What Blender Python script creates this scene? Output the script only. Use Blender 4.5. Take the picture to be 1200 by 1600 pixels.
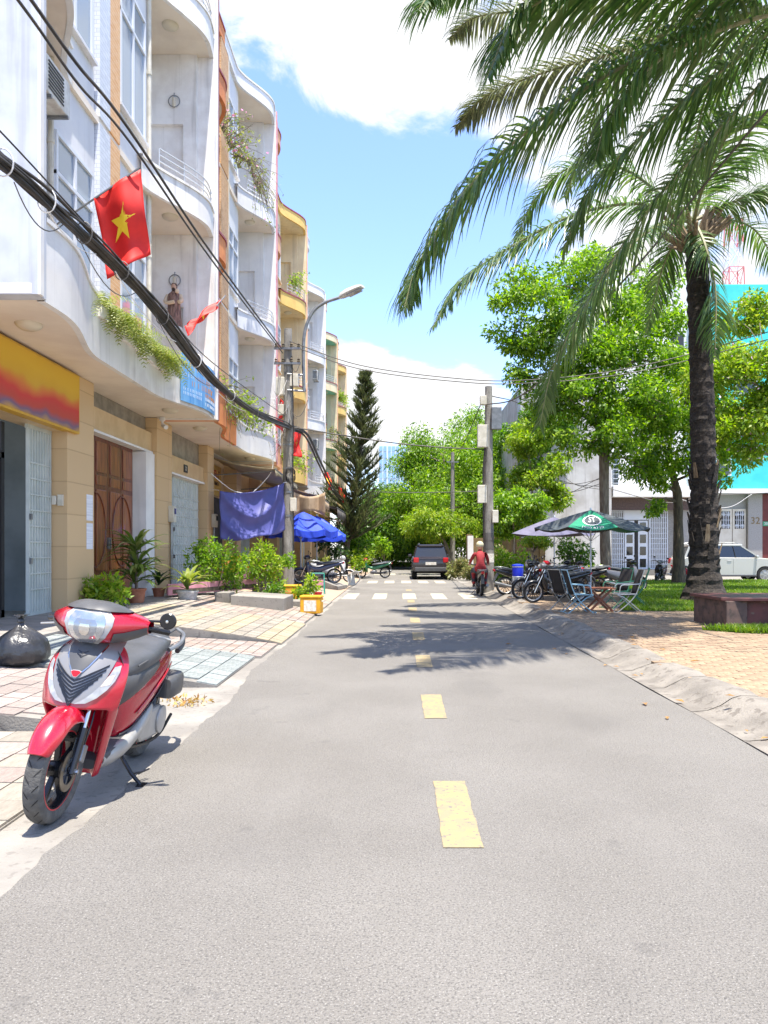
import bpy, math, random
import numpy as np
from mathutils import Vector, Matrix

scene = bpy.context.scene
for o in list(bpy.data.objects):
    bpy.data.objects.remove(o, do_unlink=True)
col = scene.collection
R = math.radians
PI = math.pi

# ------------------------------------------------------------------ camera
FPX, VPX, VPY, CAMH = 1200.0, 625.0, 858.0, 1.5
cam_d = bpy.data.cameras.new("camera")
cam = bpy.data.objects.new("camera", cam_d)
col.objects.link(cam)
cam.location = (0, 0, CAMH)
cam.rotation_euler = (R(90), 0, 0)
cam_d.sensor_fit = 'VERTICAL'
cam_d.sensor_height = 36.0
cam_d.sensor_width = 27.0
cam_d.lens = 27.0
cam_d.shift_x = -25.0 / 1600.0
cam_d.shift_y = 58.0 / 1600.0
cam_d.clip_start = 0.05
cam_d.clip_end = 3000
scene.camera = cam

def P(px, py, d):
    return Vector(((px - VPX) / FPX * d, d, CAMH + (VPY - py) / FPX * d))

# ------------------------------------------------------------------ light
SUN_DIR = Vector((0.10, -0.20, 1.0)).normalized()      # towards the sun
EL = math.asin(SUN_DIR.z)
AZ = math.atan2(SUN_DIR.x, SUN_DIR.y)
world = bpy.data.worlds.new("World")
scene.world = world
world.use_nodes = True
wn = world.node_tree.nodes
wl = world.node_tree.links
wn.clear()
w_out = wn.new('ShaderNodeOutputWorld')
w_bg = wn.new('ShaderNodeBackground')
w_bg.inputs['Strength'].default_value = 0.15
sky = wn.new('ShaderNodeTexSky')
sky.sky_type = 'NISHITA'
sky.sun_disc = False
sky.sun_elevation = EL
sky.sun_rotation = AZ
sky.altitude = 0
sky.air_density = 1.0
sky.dust_density = 0.6
sky.ozone_density = 1.0
tc = wn.new('ShaderNodeTexCoord')
sep = wn.new('ShaderNodeSeparateXYZ')
wl.new(tc.outputs['Generated'], sep.inputs[0])
def wmath(op, a, b=None, c=None):
    n = wn.new('ShaderNodeMath'); n.operation = op
    for i, s in enumerate((a, b, c)):
        if s is None: continue
        if isinstance(s, (int, float)): n.inputs[i].default_value = s
        else: wl.new(s, n.inputs[i])
    return n.outputs[0]
zden = wmath('ADD', wmath('MAXIMUM', sep.outputs[2], 0.0), 0.30)
cmb = wn.new('ShaderNodeCombineXYZ')
wl.new(wmath('DIVIDE', sep.outputs[0], zden), cmb.inputs[0])
wl.new(wmath('DIVIDE', sep.outputs[1], zden), cmb.inputs[1])
cmb.inputs[2].default_value = 3.7
nz = wn.new('ShaderNodeTexNoise')
nz.inputs['Scale'].default_value = 3.4
nz.inputs['Detail'].default_value = 9
nz.inputs['Roughness'].default_value = 0.62
nz.inputs['Distortion'].default_value = 0.5
wl.new(cmb.outputs[0], nz.inputs['Vector'])
val = nz.outputs['Fac']
# the cumulus banks that stand in the sky (direction, angular size, weight); between them the sky is clear
def bank(px, py, size, w):
    d = Vector(((px - VPX) / FPX, 1.0, (VPY - py) / FPX)).normalized()
    dp = wn.new('ShaderNodeVectorMath'); dp.operation = 'DOT_PRODUCT'
    wl.new(tc.outputs['Generated'], dp.inputs[0]); dp.inputs[1].default_value = d
    mr = wn.new('ShaderNodeMapRange'); mr.interpolation_type = 'SMOOTHSTEP'
    mr.inputs['From Min'].default_value = math.cos(size); mr.inputs['From Max'].default_value = 1.0
    mr.inputs['To Min'].default_value = 0.0; mr.inputs['To Max'].default_value = w
    wl.new(dp.outputs['Value'], mr.inputs['Value'])
    return mr.outputs[0]
for b in ((450, 60, .16, .15), (590, 110, .14, .17), (740, 60, .2, .15), (650, 650, .13, .26), (560, 610, .10, .18), (1180, 330, .2, .2), (1000, 200, .2, .12),
          (590, 330, .17, -.26), (430, 330, .2, -.2), (690, 420, .16, -.24), (660, 520, .08, -.12)):
    val = wmath('ADD', val, bank(*b))
cm = wn.new('ShaderNodeMapRange'); cm.interpolation_type = 'SMOOTHSTEP'
cm.inputs['From Min'].default_value = 0.49; cm.inputs['From Max'].default_value = 0.65
wl.new(val, cm.inputs['Value'])
mixc = wn.new('ShaderNodeMix'); mixc.data_type = 'RGBA'
wl.new(cm.outputs[0], mixc.inputs[0])
skm = wn.new('ShaderNodeMix'); skm.data_type = 'RGBA'; skm.blend_type = 'MULTIPLY'
skm.inputs[0].default_value = 1.0
skm.inputs[7].default_value = (0.84, 0.885, 1.06, 1)
wl.new(sky.outputs[0], skm.inputs[6])
wl.new(skm.outputs[2], mixc.inputs[6])
mixc.inputs[7].default_value = (3.0, 3.03, 3.12, 1)
wl.new(mixc.outputs[2], w_bg.inputs['Color'])
wl.new(w_bg.outputs[0], w_out.inputs['Surface'])

sun_d = bpy.data.lights.new("sun", 'SUN')
sun_d.energy = 4.3
sun_d.angle = R(0.53)
sun_d.color = (1.0, 0.94, 0.84)
sun = bpy.data.objects.new("sun", sun_d)
col.objects.link(sun)
sun.rotation_euler = (-SUN_DIR).to_track_quat('-Z', 'Y').to_euler()
sun.location = (0, 0, 40)

scene.view_settings.view_transform = 'Standard'
scene.view_settings.look = 'None'
scene.view_settings.exposure = 1.45
scene.view_settings.gamma = 1.0
scene.view_settings.use_curve_mapping = False
scene.cycles.max_bounces = 8
scene.cycles.transparent_max_bounces = 8

# ------------------------------------------------------------------ materials
def s2l(c):
    c = c / 255.0
    return c / 12.92 if c <= 0.04045 else ((c + 0.055) / 1.055) ** 2.4
def C(r, g, b):
    return (s2l(r), s2l(g), s2l(b), 1.0)

def NT(name):
    m = bpy.data.materials.new(name); m.use_nodes = True
    n = m.node_tree.nodes; l = m.node_tree.links
    return m, n, l, n['Principled BSDF']

def M(name, c, rough=0.6, metal=0.0, c2=None, scale=4.0, detail=4.0, stretch=(1, 1, 1), bump=0.0, bscale=60.0, coat=0.0,
      rand=0.0, spots=None, sscale=90.0, samt=0.5, spec=None, streak=0.0, lo=0.35, hi=0.65):
    """Principled material: two colours mixed by noise, value jitter per object, specks, vertical rain streaks, bump."""
    m, n, l, b = NT(name)
    b.inputs['Roughness'].default_value = rough
    b.inputs['Metallic'].default_value = metal
    if coat: b.inputs['Coat Weight'].default_value = coat; b.inputs['Coat Roughness'].default_value = 0.06
    if spec is not None: b.inputs['Specular IOR Level'].default_value = spec
    t = n.new('ShaderNodeTexCoord')
    out = None
    def noise(sc, det, st=(1, 1, 1), rough_=0.55):
        mp = n.new('ShaderNodeMapping'); mp.inputs['Scale'].default_value = st
        l.new(t.outputs['Object'], mp.inputs['Vector'])
        x = n.new('ShaderNodeTexNoise'); x.inputs['Scale'].default_value = sc; x.inputs['Detail'].default_value = det
        x.inputs['Roughness'].default_value = rough_
        l.new(mp.outputs[0], x.inputs['Vector'])
        return x.outputs['Fac']
    def mix(f, a, bb, blend='MIX'):
        x = n.new('ShaderNodeMix'); x.data_type = 'RGBA'; x.blend_type = blend
        if isinstance(f, float): x.inputs[0].default_value = f
        else: l.new(f, x.inputs[0])
        for i, s in ((6, a), (7, bb)):
            if isinstance(s, tuple): x.inputs[i].default_value = s
            else: l.new(s, x.inputs[i])
        return x.outputs[2]
    def rng(f, a, bb, o0=0.0, o1=1.0):
        x = n.new('ShaderNodeMapRange'); x.interpolation_type = 'SMOOTHSTEP'
        x.inputs['From Min'].default_value = a; x.inputs['From Max'].default_value = bb
        x.inputs['To Min'].default_value = o0; x.inputs['To Max'].default_value = o1
        l.new(f, x.inputs['Value']); return x.outputs[0]
    cur = c
    if c2 is not None:
        cur = mix(rng(noise(scale, detail, stretch), lo, hi), c, c2)
    if spots is not None:
        cur = mix(rng(noise(sscale, 2.0), 0.58, 0.66, 0.0, samt), cur, spots)
    if streak:
        f = rng(noise(1.0, 5.0, (7, 7, 0.35)), 0.50, 0.78, 0.0, streak)
        cur = mix(f, cur, (0.16, 0.14, 0.12, 1))
    if rand:
        oi = n.new('ShaderNodeObjectInfo')
        x = n.new('ShaderNodeMapRange')
        x.inputs['To Min'].default_value = 1 - rand; x.inputs['To Max'].default_value = 1 + rand * 0.6
        l.new(oi.outputs['Random'], x.inputs['Value'])
        hs = n.new('ShaderNodeHueSaturation')
        l.new(x.outputs[0], hs.inputs['Value'])
        if isinstance(cur, tuple): hs.inputs['Color'].default_value = cur
        else: l.new(cur, hs.inputs['Color'])
        cur = hs.outputs[0]
    if isinstance(cur, tuple): b.inputs['Base Color'].default_value = cur
    else: l.new(cur, b.inputs['Base Color'])
    if bump:
        bm = n.new('ShaderNodeBump'); bm.inputs['Strength'].default_value = bump; bm.inputs['Distance'].default_value = 0.02
        l.new(noise(bscale, 3.0), bm.inputs['Height']); l.new(bm.outputs[0], b.inputs['Normal'])
    return m

def leaf_mat(name, cs, trans=0.35, rough=0.45):
    """Leaf colour picked per leaf island from a short ramp; thin leaves let light through."""
    m, n, l, b = NT(name)
    g = n.new('ShaderNodeNewGeometry')
    r = n.new('ShaderNodeValToRGB')
    e = r.color_ramp.elements
    while len(e) < len(cs): e.new(0.5)
    for i, cc in enumerate(cs):
        e[i].position = i / max(1, len(cs) - 1); e[i].color = cc
    l.new(g.outputs['Random Per Island'], r.inputs[0])
    l.new(r.outputs[0], b.inputs['Base Color'])
    b.inputs['Roughness'].default_value = rough
    tr = n.new('ShaderNodeBsdfTranslucent')
    hs = n.new('ShaderNodeHueSaturation'); hs.inputs['Value'].default_value = 1.5; hs.inputs['Saturation'].default_value = 1.1
    l.new(r.outputs[0], hs.inputs['Color']); l.new(hs.outputs[0], tr.inputs['Color'])
    ms = n.new('ShaderNodeMixShader'); ms.inputs[0].default_value = trans
    l.new(b.outputs[0], ms.inputs[1]); l.new(tr.outputs[0], ms.inputs[2])
    l.new(ms.outputs[0], n['Material Output'].inputs['Surface'])
    return m

def glass_mat(name, c, rough=0.08):
    m, n, l, b = NT(name)
    b.inputs['Base Color'].default_value = c
    b.inputs['Roughness'].default_value = rough
    b.inputs['Specular IOR Level'].default_value = 0.9
    return m

# ------------------------------------------------------------------ mesh helpers
class MB:
    def __init__(s): s.v = []; s.f = []
    def add(s, vs, fs):
        k = len(s.v); s.v.extend(Vector(v) for v in vs); s.f.extend(tuple(i + k for i in f) for f in fs); return s
    def bx(s, x0, x1, y0, y1, z0, z1):
        return s.add([(x0, y0, z0), (x1, y0, z0), (x1, y1, z0), (x0, y1, z0), (x0, y0, z1), (x1, y0, z1), (x1, y1, z1), (x0, y1, z1)],
                     [(0, 3, 2, 1), (4, 5, 6, 7), (0, 1, 5, 4), (1, 2, 6, 5), (2, 3, 7, 6), (3, 0, 4, 7)])
    def box(s, c, d, mat=None):
        h = [x / 2 for x in d]
        vs = [Vector((sx * h[0], sy * h[1], sz * h[2])) for sz in (-1, 1) for sx, sy in ((-1, -1), (1, -1), (1, 1), (-1, 1))]
        if mat is not None: vs = [mat @ v for v in vs]
        c = Vector(c)
        return s.add([v + c for v in vs], [(0, 3, 2, 1), (4, 5, 6, 7), (0, 1, 5, 4), (1, 2, 6, 5), (2, 3, 7, 6), (3, 0, 4, 7)])
    def beam(s, a, b, w, h):
        a = Vector(a); b = Vector(b); d = b - a; L = d.length
        q = d.to_track_quat('X', 'Z').to_matrix()
        return s.box((a + b) / 2, (L, w, h), q)
    def tube(s, pts, r, n=8, caps=True):
        pts = [Vector(p) for p in pts]
        if not isinstance(r, (list, tuple)): r = [r] * len(pts)
        k = len(s.v); prev = None
        for i, p in enumerate(pts):
            t = (pts[min(i + 1, len(pts) - 1)] - pts[max(i - 1, 0)])
            if t.length < 1e-9: t = Vector((0, 0, 1))
            t.normalize()
            if prev is None:
                a = t.orthogonal().normalized()
            else:
                a = prev - t * prev.dot(t)
                a = a.normalized() if a.length > 1e-6 else t.orthogonal().normalized()
            prev = a
            b = t.cross(a)
            for j in range(n):
                an = 2 * PI * j / n
                s.v.append(p + (a * math.cos(an) + b * math.sin(an)) * r[i])
        for i in range(len(pts) - 1):
            for j in range(n):
                j2 = (j + 1) % n
                s.f.append((k + i * n + j, k + i * n + j2, k + (i + 1) * n + j2, k + (i + 1) * n + j))
        if caps:
            s.f.append(tuple(k + j for j in range(n - 1, -1, -1)))
            e = k + (len(pts) - 1) * n
            s.f.append(tuple(e + j for j in range(n)))
        return s
    def lathe(s, prof, n=16, c=(0, 0, 0), axis='Z', close=False, caps=True):
        c = Vector(c); k = len(s.v)
        for (r, z) in prof:
            for j in range(n):
                a = 2 * PI * j / n
                x, y = r * math.cos(a), r * math.sin(a)
                v = {'Z': (x, y, z), 'Y': (x, z, y), 'X': (z, x, y)}[axis]
                s.v.append(c + Vector(v))
        m = len(prof)
        for i in range(m if close else m - 1):
            i2 = (i + 1) % m
            for j in range(n):
                j2 = (j + 1) % n
                s.f.append((k + i * n + j, k + i * n + j2, k + i2 * n + j2, k + i2 * n + j))
        if not close and caps:
            if prof[0][0] > 1e-6: s.f.append(tuple(k + j for j in range(n)))
            if prof[-1][0] > 1e-6: s.f.append(tuple(k + (m - 1) * n + j for j in range(n - 1, -1, -1)))
        return s
    def grid(s, rows, closed=False):
        k = len(s.v); nc = len(rows[0])
        for r in rows: s.v.extend(Vector(p) for p in r)
        for i in range(len(rows) - 1):
            for j in range(nc if closed else nc - 1):
                j2 = (j + 1) % nc
                s.f.append((k + i * nc + j, k + i * nc + j2, k + (i + 1) * nc + j2, k + (i + 1) * nc + j))
        return s
    def prism(s, poly, d0, d1, axis='Z'):
        def mp(a, b, d): return {'Z': (a, b, d), 'Y': (a, d, b), 'X': (d, a, b)}[axis]
        n = len(poly)
        vs = [mp(a, b, d0) for a, b in poly] + [mp(a, b, d1) for a, b in poly]
        fs = [tuple(range(n - 1, -1, -1)), tuple(range(n, 2 * n))] + [(i, (i + 1) % n, (i + 1) % n + n, i + n) for i in range(n)]
        return s.add(vs, fs)
    def loft(s, secs, n=16, e=2.5):
        """rings across X: (x, zc, hw, hh[, yc]) superellipses"""
        k = len(s.v)
        for q in secs:
            x, zc, hw, hh = q[:4]; yc = q[4] if len(q) > 4 else 0
            for j in range(n):
                a = 2 * PI * j / n
                ca, sa = math.cos(a), math.sin(a)
                s.v.append(Vector((x, yc + hw * math.copysign(abs(ca) ** (2 / e), ca), zc + hh * math.copysign(abs(sa) ** (2 / e), sa))))
        for i in range(len(secs) - 1):
            for j in range(n):
                j2 = (j + 1) % n
                s.f.append((k + i * n + j, k + i * n + j2, k + (i + 1) * n + j2, k + (i + 1) * n + j))
        s.f.append(tuple(k + j for j in range(n - 1, -1, -1)))
        e_ = k + (len(secs) - 1) * n
        s.f.append(tuple(e_ + j for j in range(n)))
        return s
    def build(s, name, mat, parent=None, smooth=False, bevel=0.0, sub=0, solid=0.0, world_=True, normals=True):
        off = Vector((0, 0, 0))
        if parent is not None and world_:
            q = parent
            while q.parent: q = q.parent
            off = q.location
        me = bpy.data.meshes.new(name)
        me.from_pydata([tuple(v - off) for v in s.v], [], s.f)
        if normals: fix_normals(me)
        return finish(name, me, mat, parent, smooth, bevel, sub, solid)

import bmesh
def fix_normals(me):
    bm = bmesh.new(); bm.from_mesh(me)
    bmesh.ops.recalc_face_normals(bm, faces=bm.faces)
    bm.to_mesh(me); bm.free()

def finish(name, me, mat, parent=None, smooth=False, bevel=0.0, sub=0, solid=0.0):
    if mat is not None: me.materials.append(mat)
    if smooth:
        me.polygons.foreach_set('use_smooth', [True] * len(me.polygons))
        if not sub: me.set_sharp_from_angle(angle=R(40))
    o = bpy.data.objects.new(name, me); col.objects.link(o)
    if parent is not None: o.parent = parent
    if solid:
        md = o.modifiers.new('solid', 'SOLIDIFY'); md.thickness = solid; md.offset = 0
    if bevel:
        md = o.modifiers.new('bevel', 'BEVEL'); md.width = bevel; md.segments = 2; md.limit_method = 'ANGLE'; md.angle_limit = R(40)
    if sub:
        md = o.modifiers.new('sub', 'SUBSURF'); md.levels = sub; md.render_levels = sub
    return o

def raw(name, verts, faces, mat, parent=None, off=None):
    """mesh from numpy arrays; faces all of one size"""
    verts = np.asarray(verts, dtype=np.float32)
    if parent is not None and off is None:
        q = parent
        while q.parent: q = q.parent
        off = q.location
    if off is not None: verts = verts - np.array(off, dtype=np.float32)
    faces = np.asarray(faces, dtype=np.int32)
    k = faces.shape[1]
    me = bpy.data.meshes.new(name)
    me.vertices.add(len(verts)); me.vertices.foreach_set('co', verts.ravel())
    me.loops.add(faces.size); me.loops.foreach_set('vertex_index', faces.ravel())
    me.polygons.add(len(faces)); me.polygons.foreach_set('loop_start', np.arange(0, faces.size, k, dtype=np.int32))
    me.update(calc_edges=True)
    return finish(name, me, mat, parent)

def tag(o, label=None, cat=None, group=None, kind=None):
    if label: o['label'] = label
    if cat: o['category'] = cat
    if group: o['group'] = group
    if kind: o['kind'] = kind
    return o
def thing(name, label, cat, loc=(0, 0, 0), rz=0.0, group=None, rot=None):
    o = bpy.data.objects.new(name, None); col.objects.link(o)
    o.empty_display_size = 0.2
    o.location = loc; o.rotation_euler = rot if rot else (0, 0, rz)
    return tag(o, label, cat, group)
def struct(o):
    o['kind'] = 'structure'; return o
def copy_tree(o, parent=None):
    c = o.copy(); col.objects.link(c); c.parent = parent
    for ch in o.children: copy_tree(ch, c)
    return c
def crom(pts, n):
    """Catmull-Rom through the points"""
    pts = [Vector(p) for p in pts]
    q = [2 * pts[0] - pts[1]] + pts + [2 * pts[-1] - pts[-2]]
    out = []; m = len(pts) - 1
    for i in range(n + 1):
        t = i / n * m; k = min(int(t), m - 1); t -= k
        a, b, c, d = q[k:k + 4]
        out.append(0.5 * (2 * b + (c - a) * t + (2 * a - 5 * b + 4 * c - d) * t * t + (3 * b - a - 3 * c + d) * t ** 3))
    return out
def patch(func, A, B, m, off, name, mat, parent, smooth=True, solid=0.0):
    """piece laid on a surface func(a, b): between two lines of (a, b) points"""
    eps = 1e-3; rows = []
    for (a0, b0), (a1, b1) in zip(A, B):
        r = []
        for j in range(m + 1):
            t = j / m; a = a0 + (a1 - a0) * t; b = b0 + (b1 - b0) * t
            p = func(a, b)
            nn = (func(a + eps, b) - func(a - eps, b)).cross(func(a, b + eps) - func(a, b - eps))
            nn.normalize()
            if nn.x < 0: nn = -nn
            r.append(p + nn * off)
        rows.append(r)
    g = MB().grid(rows)
    return g.build(name, mat, parent, smooth, world_=False, solid=solid)
def sag(a, b, s, n=24):
    a = Vector(a); b = Vector(b)
    return [a.lerp(b, i / n) - Vector((0, 0, s * 4 * (i / n) * (1 - i / n))) for i in range(n + 1)]

# ---- leaves as numpy clouds
def leaf_cloud(cent, rad, n, size, rs, droop=0.4, aspect=0.42, shell=0.0):
    """n leaf blades (folded rhombi) in ellipsoid clumps"""
    cent = np.asarray(cent, float).reshape(-1, 3); rad = np.asarray(rad, float)
    if rad.ndim == 1: rad = np.repeat(rad[None, :], len(cent), 0)
    k = rs.randint(0, len(cent), n)
    d = rs.normal(size=(n, 3)); d /= np.linalg.norm(d, axis=1)[:, None]
    r = rs.rand(n) ** (1 / 3.0 if shell == 0 else 1 / (3.0 + 8 * shell))
    p = cent[k] + d * r[:, None] * rad[k]
    dirv = d * 0.6 + rs.normal(size=(n, 3)) * 0.6; dirv[:, 2] -= droop
    dirv /= np.linalg.norm(dirv, axis=1)[:, None] + 1e-9
    side = np.cross(dirv, rs.normal(size=(n, 3))); side /= np.linalg.norm(side, axis=1)[:, None] + 1e-9
    up = np.cross(side, dirv)
    L = size * (0.65 + 0.7 * rs.rand(n))[:, None]
    v = np.empty((n, 4, 3))
    v[:, 0] = p; v[:, 2] = p + dirv * L - up * L * 0.12
    mid = p + dirv * L * 0.45 + up * L * 0.08
    v[:, 1] = mid + side * L * aspect * 0.5; v[:, 3] = mid - side * L * aspect * 0.5
    f = np.arange(n * 4).reshape(n, 4)
    return v.reshape(-1, 3), f
def join_clouds(cl):
    vs, fs, k = [], [], 0
    for v, f in cl:
        vs.append(v); fs.append(f + k); k += len(v)
    return np.concatenate(vs), np.concatenate(fs)

# ------------------------------------------------------------------ material set
m_asphalt = M('asphalt', (.168, .155, .137, 1), .92, c2=(.198, .184, .164, 1), scale=.55, detail=7, bump=.9, bscale=95, spots=(.32, .305, .28, 1), sscale=125, samt=.75)
# second layer of wear on the asphalt: darker tar specks and dusty wheel tracks
def asphalt_extra(m):
    n = m.node_tree.nodes; l = m.node_tree.links; b = n['Principled BSDF']
    src = b.inputs['Base Color'].links[0].from_socket
    t = n.new('ShaderNodeTexCoord')
    def nz(sc, st, a, bb, amt, colr, cur, det=4):
        mp = n.new('ShaderNodeMapping'); mp.inputs['Scale'].default_value = st; mp.inputs['Location'].default_value = (sc, 3, 1)
        l.new(t.outputs['Object'], mp.inputs['Vector'])
        x = n.new('ShaderNodeTexNoise'); x.inputs['Scale'].default_value = sc; x.inputs['Detail'].default_value = det
        l.new(mp.outputs[0], x.inputs['Vector'])
        r = n.new('ShaderNodeMapRange'); r.interpolation_type = 'SMOOTHSTEP'
        r.inputs['From Min'].default_value = a; r.inputs['From Max'].default_value = bb; r.inputs['To Max'].default_value = amt
        l.new(x.outputs['Fac'], r.inputs['Value'])
        mx = n.new('ShaderNodeMix'); mx.data_type = 'RGBA'; l.new(r.outputs[0], mx.inputs[0]); l.new(cur, mx.inputs[6]); mx.inputs[7].default_value = colr
        return mx.outputs[2]
    cur = nz(105, (1, 1, 1), .53, .63, .58, (.07, .066, .062, 1), src, 2)
    cur = nz(1.0, (1.6, .16, 1), .5, .8, .22, (.22, .208, .19, 1), cur)
    cur = nz(.9, (1, .6, 1), .56, .70, .22, (.10, .094, .087, 1), cur, 7)
    cur = nz(3.3, (1, .8, 1), .66, .72, .3, (.09, .085, .08, 1), cur, 6)
    cur = nz(7.0, (1, 1, 1), .68, .78, .35, (.25, .235, .205, 1), cur)
    l.new(cur, b.inputs['Base Color'])
asphalt_extra(m_asphalt)
m_conc = M('concrete', (.19, .175, .155, 1), .9, c2=(.27, .25, .22, 1), scale=1.3, detail=8, bump=.4, bscale=60, spots=(.13, .115, .10, 1), sscale=16, samt=.45)
m_conc_d = M('old_concrete', (.15, .14, .125, 1), .9, c2=(.25, .23, .20, 1), scale=1.8, detail=8, bump=.4, bscale=50, spots=(.08, .07, .065, 1), sscale=9, samt=.5)
m_kerb = M('kerb_concrete', (.16, .143, .122, 1), .9, c2=(.24, .216, .185, 1), scale=2.4, detail=9, bump=.5, bscale=45, spots=(.10, .085, .07, 1), sscale=11, samt=.6)
m_ground = M('bare_ground', (.19, .17, .14, 1), .95, c2=(.26, .235, .19, 1), scale=.4, detail=6)
m_paver = M('clay_paver', C(136, 114, 92), .9, c2=C(156, 134, 108), scale=14, rand=.16, bump=.3, bscale=70, spots=C(95, 80, 66), sscale=40, samt=.35)
m_paver_mix = M('clay_paver_field', C(130, 110, 90), .9, c2=C(152, 131, 107), scale=5, bump=.3, bscale=70, spots=C(95, 80, 66), sscale=30, samt=.35)
m_joint = M('sand_joint', C(96, 82, 68), .95, c2=C(120, 104, 86), scale=6, bump=.3)
m_pink = M('pink_tile', C(140, 126, 119), .85, c2=C(150, 139, 131), scale=9, rand=.22, bump=.3, spots=C(112, 96, 88), sscale=26, samt=.4)
m_beige = M('beige_tile', C(137, 130, 119), .85, c2=C(148, 141, 129), scale=7, rand=.22, bump=.3, spots=C(118, 104, 88), sscale=20, samt=.35)
m_green = M('grey_green_tile', C(116, 122, 120), .8, c2=C(138, 143, 140), scale=9, rand=.2, bump=.3, spots=C(90, 96, 92), sscale=30, samt=.4)
m_yellow_t = M('yellow_tile', C(148, 135, 110), .85, c2=C(156, 145, 124), scale=9, rand=.2, bump=.25, spots=C(120, 106, 84), sscale=22, samt=.4)
m_grey_t = M('grey_tile', C(128, 122, 112), .85, c2=C(148, 140, 128), scale=9, rand=.15, bump=.25, spots=C(100, 94, 86), sscale=22, samt=.4)
m_red_t = M('red_brick_tile', C(134, 116, 106), .85, c2=C(146, 130, 119), scale=9, rand=.15, bump=.25)
m_paint_y = M('yellow_road_paint', (.33, .245, .115, 1), .8, c2=(.25, .205, .125, 1), scale=10, detail=8, bump=.3, bscale=150, spots=(.15, .14, .125, 1), sscale=38, samt=.9)
m_paint_w = M('white_road_paint', (.42, .40, .34, 1), .8, c2=(.36, .31, .21, 1), scale=4, detail=8, bump=.3, bscale=150, spots=(.15, .14, .13, 1), sscale=50, samt=.7)
m_grass = leaf_mat('grass_blade', [(.08, .17, .015, 1), (.13, .24, .02, 1), (.19, .30, .03, 1), (.27, .31, .06, 1)], .45)
m_soil = M('lawn_soil', (.05, .075, .02, 1), .95, c2=(.09, .12, .03, 1), scale=3)
m_dry = leaf_mat('dry_leaf', [C(190, 160, 90), C(160, 110, 60), C(205, 185, 110)], .2)

# ------------------------------------------------------------------ ground and road
rs = np.random.RandomState(4)
rnd = random.Random(11)
g = MB(); g.add([(-400, -60, -.05), (400, -60, -.05), (400, 1500, -.05), (-400, 1500, -.05)], [(0, 1, 2, 3)])
struct(g.build('ground', m_ground))

XL, XR = -1.70, 2.66
def frac_noise(y, seed=0):
    return .022 * math.sin(y * 1.1 + seed) + .014 * math.sin(y * 4.3 + 1.3 + seed) + .010 * math.sin(y * 11.1 + seed * 2) + .008 * math.sin(y * 23)
def sstep_(t):
    t = max(0., min(1., t)); return t * t * (3 - 2 * t)
ys = [-8 + i * .125 for i in range(560)]
rows = []
for y in ys:
    xl = XL + frac_noise(y) - .10 * sstep_((y - 7.8) / 1.5) 
    rows.append([(xl, y, .008), (-.6, y, .008), (.8, y, .008), (XR + .012 * math.sin(y * 2.1), y, .008)])
g = MB().grid(rows)
road = struct(g.build('road', m_asphalt))
# side street past the lawn and the crossing beyond the trees
g = MB().add([(2.68, 33.6, .006), (60, 33.6, .006), (60, 43.5, .006), (2.68, 43.5, .006)], [(0, 1, 2, 3)])
struct(g.build('side_street', m_conc))
g = MB().add([(-1.55, -8, .003), (-6.6, -8, .003), (-6.6, 66, .003), (-1.5, 66, .003)], [(0, 1, 2, 3)])
struct(g.build('roadside_gutter', m_conc))

def sheet(name, x0, x1, y0, y1, z, mat, parent, nx=1, ny=1, jit=.0):
    rows = []
    for i in range(ny + 1):
        y = y0 + (y1 - y0) * i / ny
        e = jit * (rnd.random() - .5)
        rows.append([(x0 + (x1 - x0) * j / nx + (jit * (rnd.random() - .5) if j in (0, nx) else 0), y + (e if i in (0, ny) else 0), z) for j in range(nx + 1)])
    return MB().grid(rows).build(name, mat, parent)
for k in range(9):                                       # 1 m dashes every 3 m
    y0 = 3.83 + k * 2.93
    if 22.3 < y0 + .5 < 26.5: continue
    sheet('lane_dash', .215, .415, y0, y0 + 1.1, .0125, m_paint_y, road, 3, 14, .008)
for yy, sp, cx, w, ln in ((24.3, .92, .29, .42, 2.9), (34.8, .76, .28, .44, 2.6), (45.5, .8, .3, .45, 2.6)):
    for j in range(-2, 3):
        sheet('crossing_stripe', cx + j * sp - w / 2, cx + j * sp + w / 2, yy - ln / 2, yy + ln / 2, .0125, m_paint_w, road, 2, 10, .02)

# rolled concrete kerb on the right: short cast lengths, each mouth dipping to the gutter
def kerb_h(y):
    w = .145 + .012 * math.sin(y * 1.9) + .008 * math.sin(y * 3.7 + 1)
    if y > 17: w = .135 + .02 * math.sin(y * 3.1)
    return max(.05, w)
kerb_root = None
prof = [(0.0, .004, 0), (.03, .02, 0), (.16, .03, .05), (.28, .2, .45), (.38, .0, .85), (.46, 0, 1.0), (.62, 0, 1.0)]
rows_all = []
yk = 3.6
kseg = 0
kerb = struct(MB().bx(XR + .02, XR + .6, 3, 34, -.04, .0).build('kerb', m_kerb))
while yk < 33:
    ln = 1.0 + .35 * rnd.random()
    y1 = min(yk + ln, 33.4)
    rows = []
    nn = 7
    for i in range(nn + 1):
        y = yk + .008 + (y1 - yk - .016) * i / nn
        h = kerb_h(y)
        pin = .02 if i in (0, nn) else 0
        row = []
        for (dx, a, b) in prof:
            x = XR + .02 + dx + (.016 * math.sin(y * 2.3) if 0 < dx < .6 else 0)
            z = .006 + (h - pin) * b + .006 * math.sin(y * 7 + dx * 20) * (1 if .1 < dx < .5 else 0)
            row.append((x, y, z))
        row.append((XR + .66, y, -.02))
        rows.append(row)
    g = MB().grid(rows)
    g.build('kerb_stone', m_kerb, kerb, smooth=True)
    yk = y1
    kseg += 1

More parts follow.
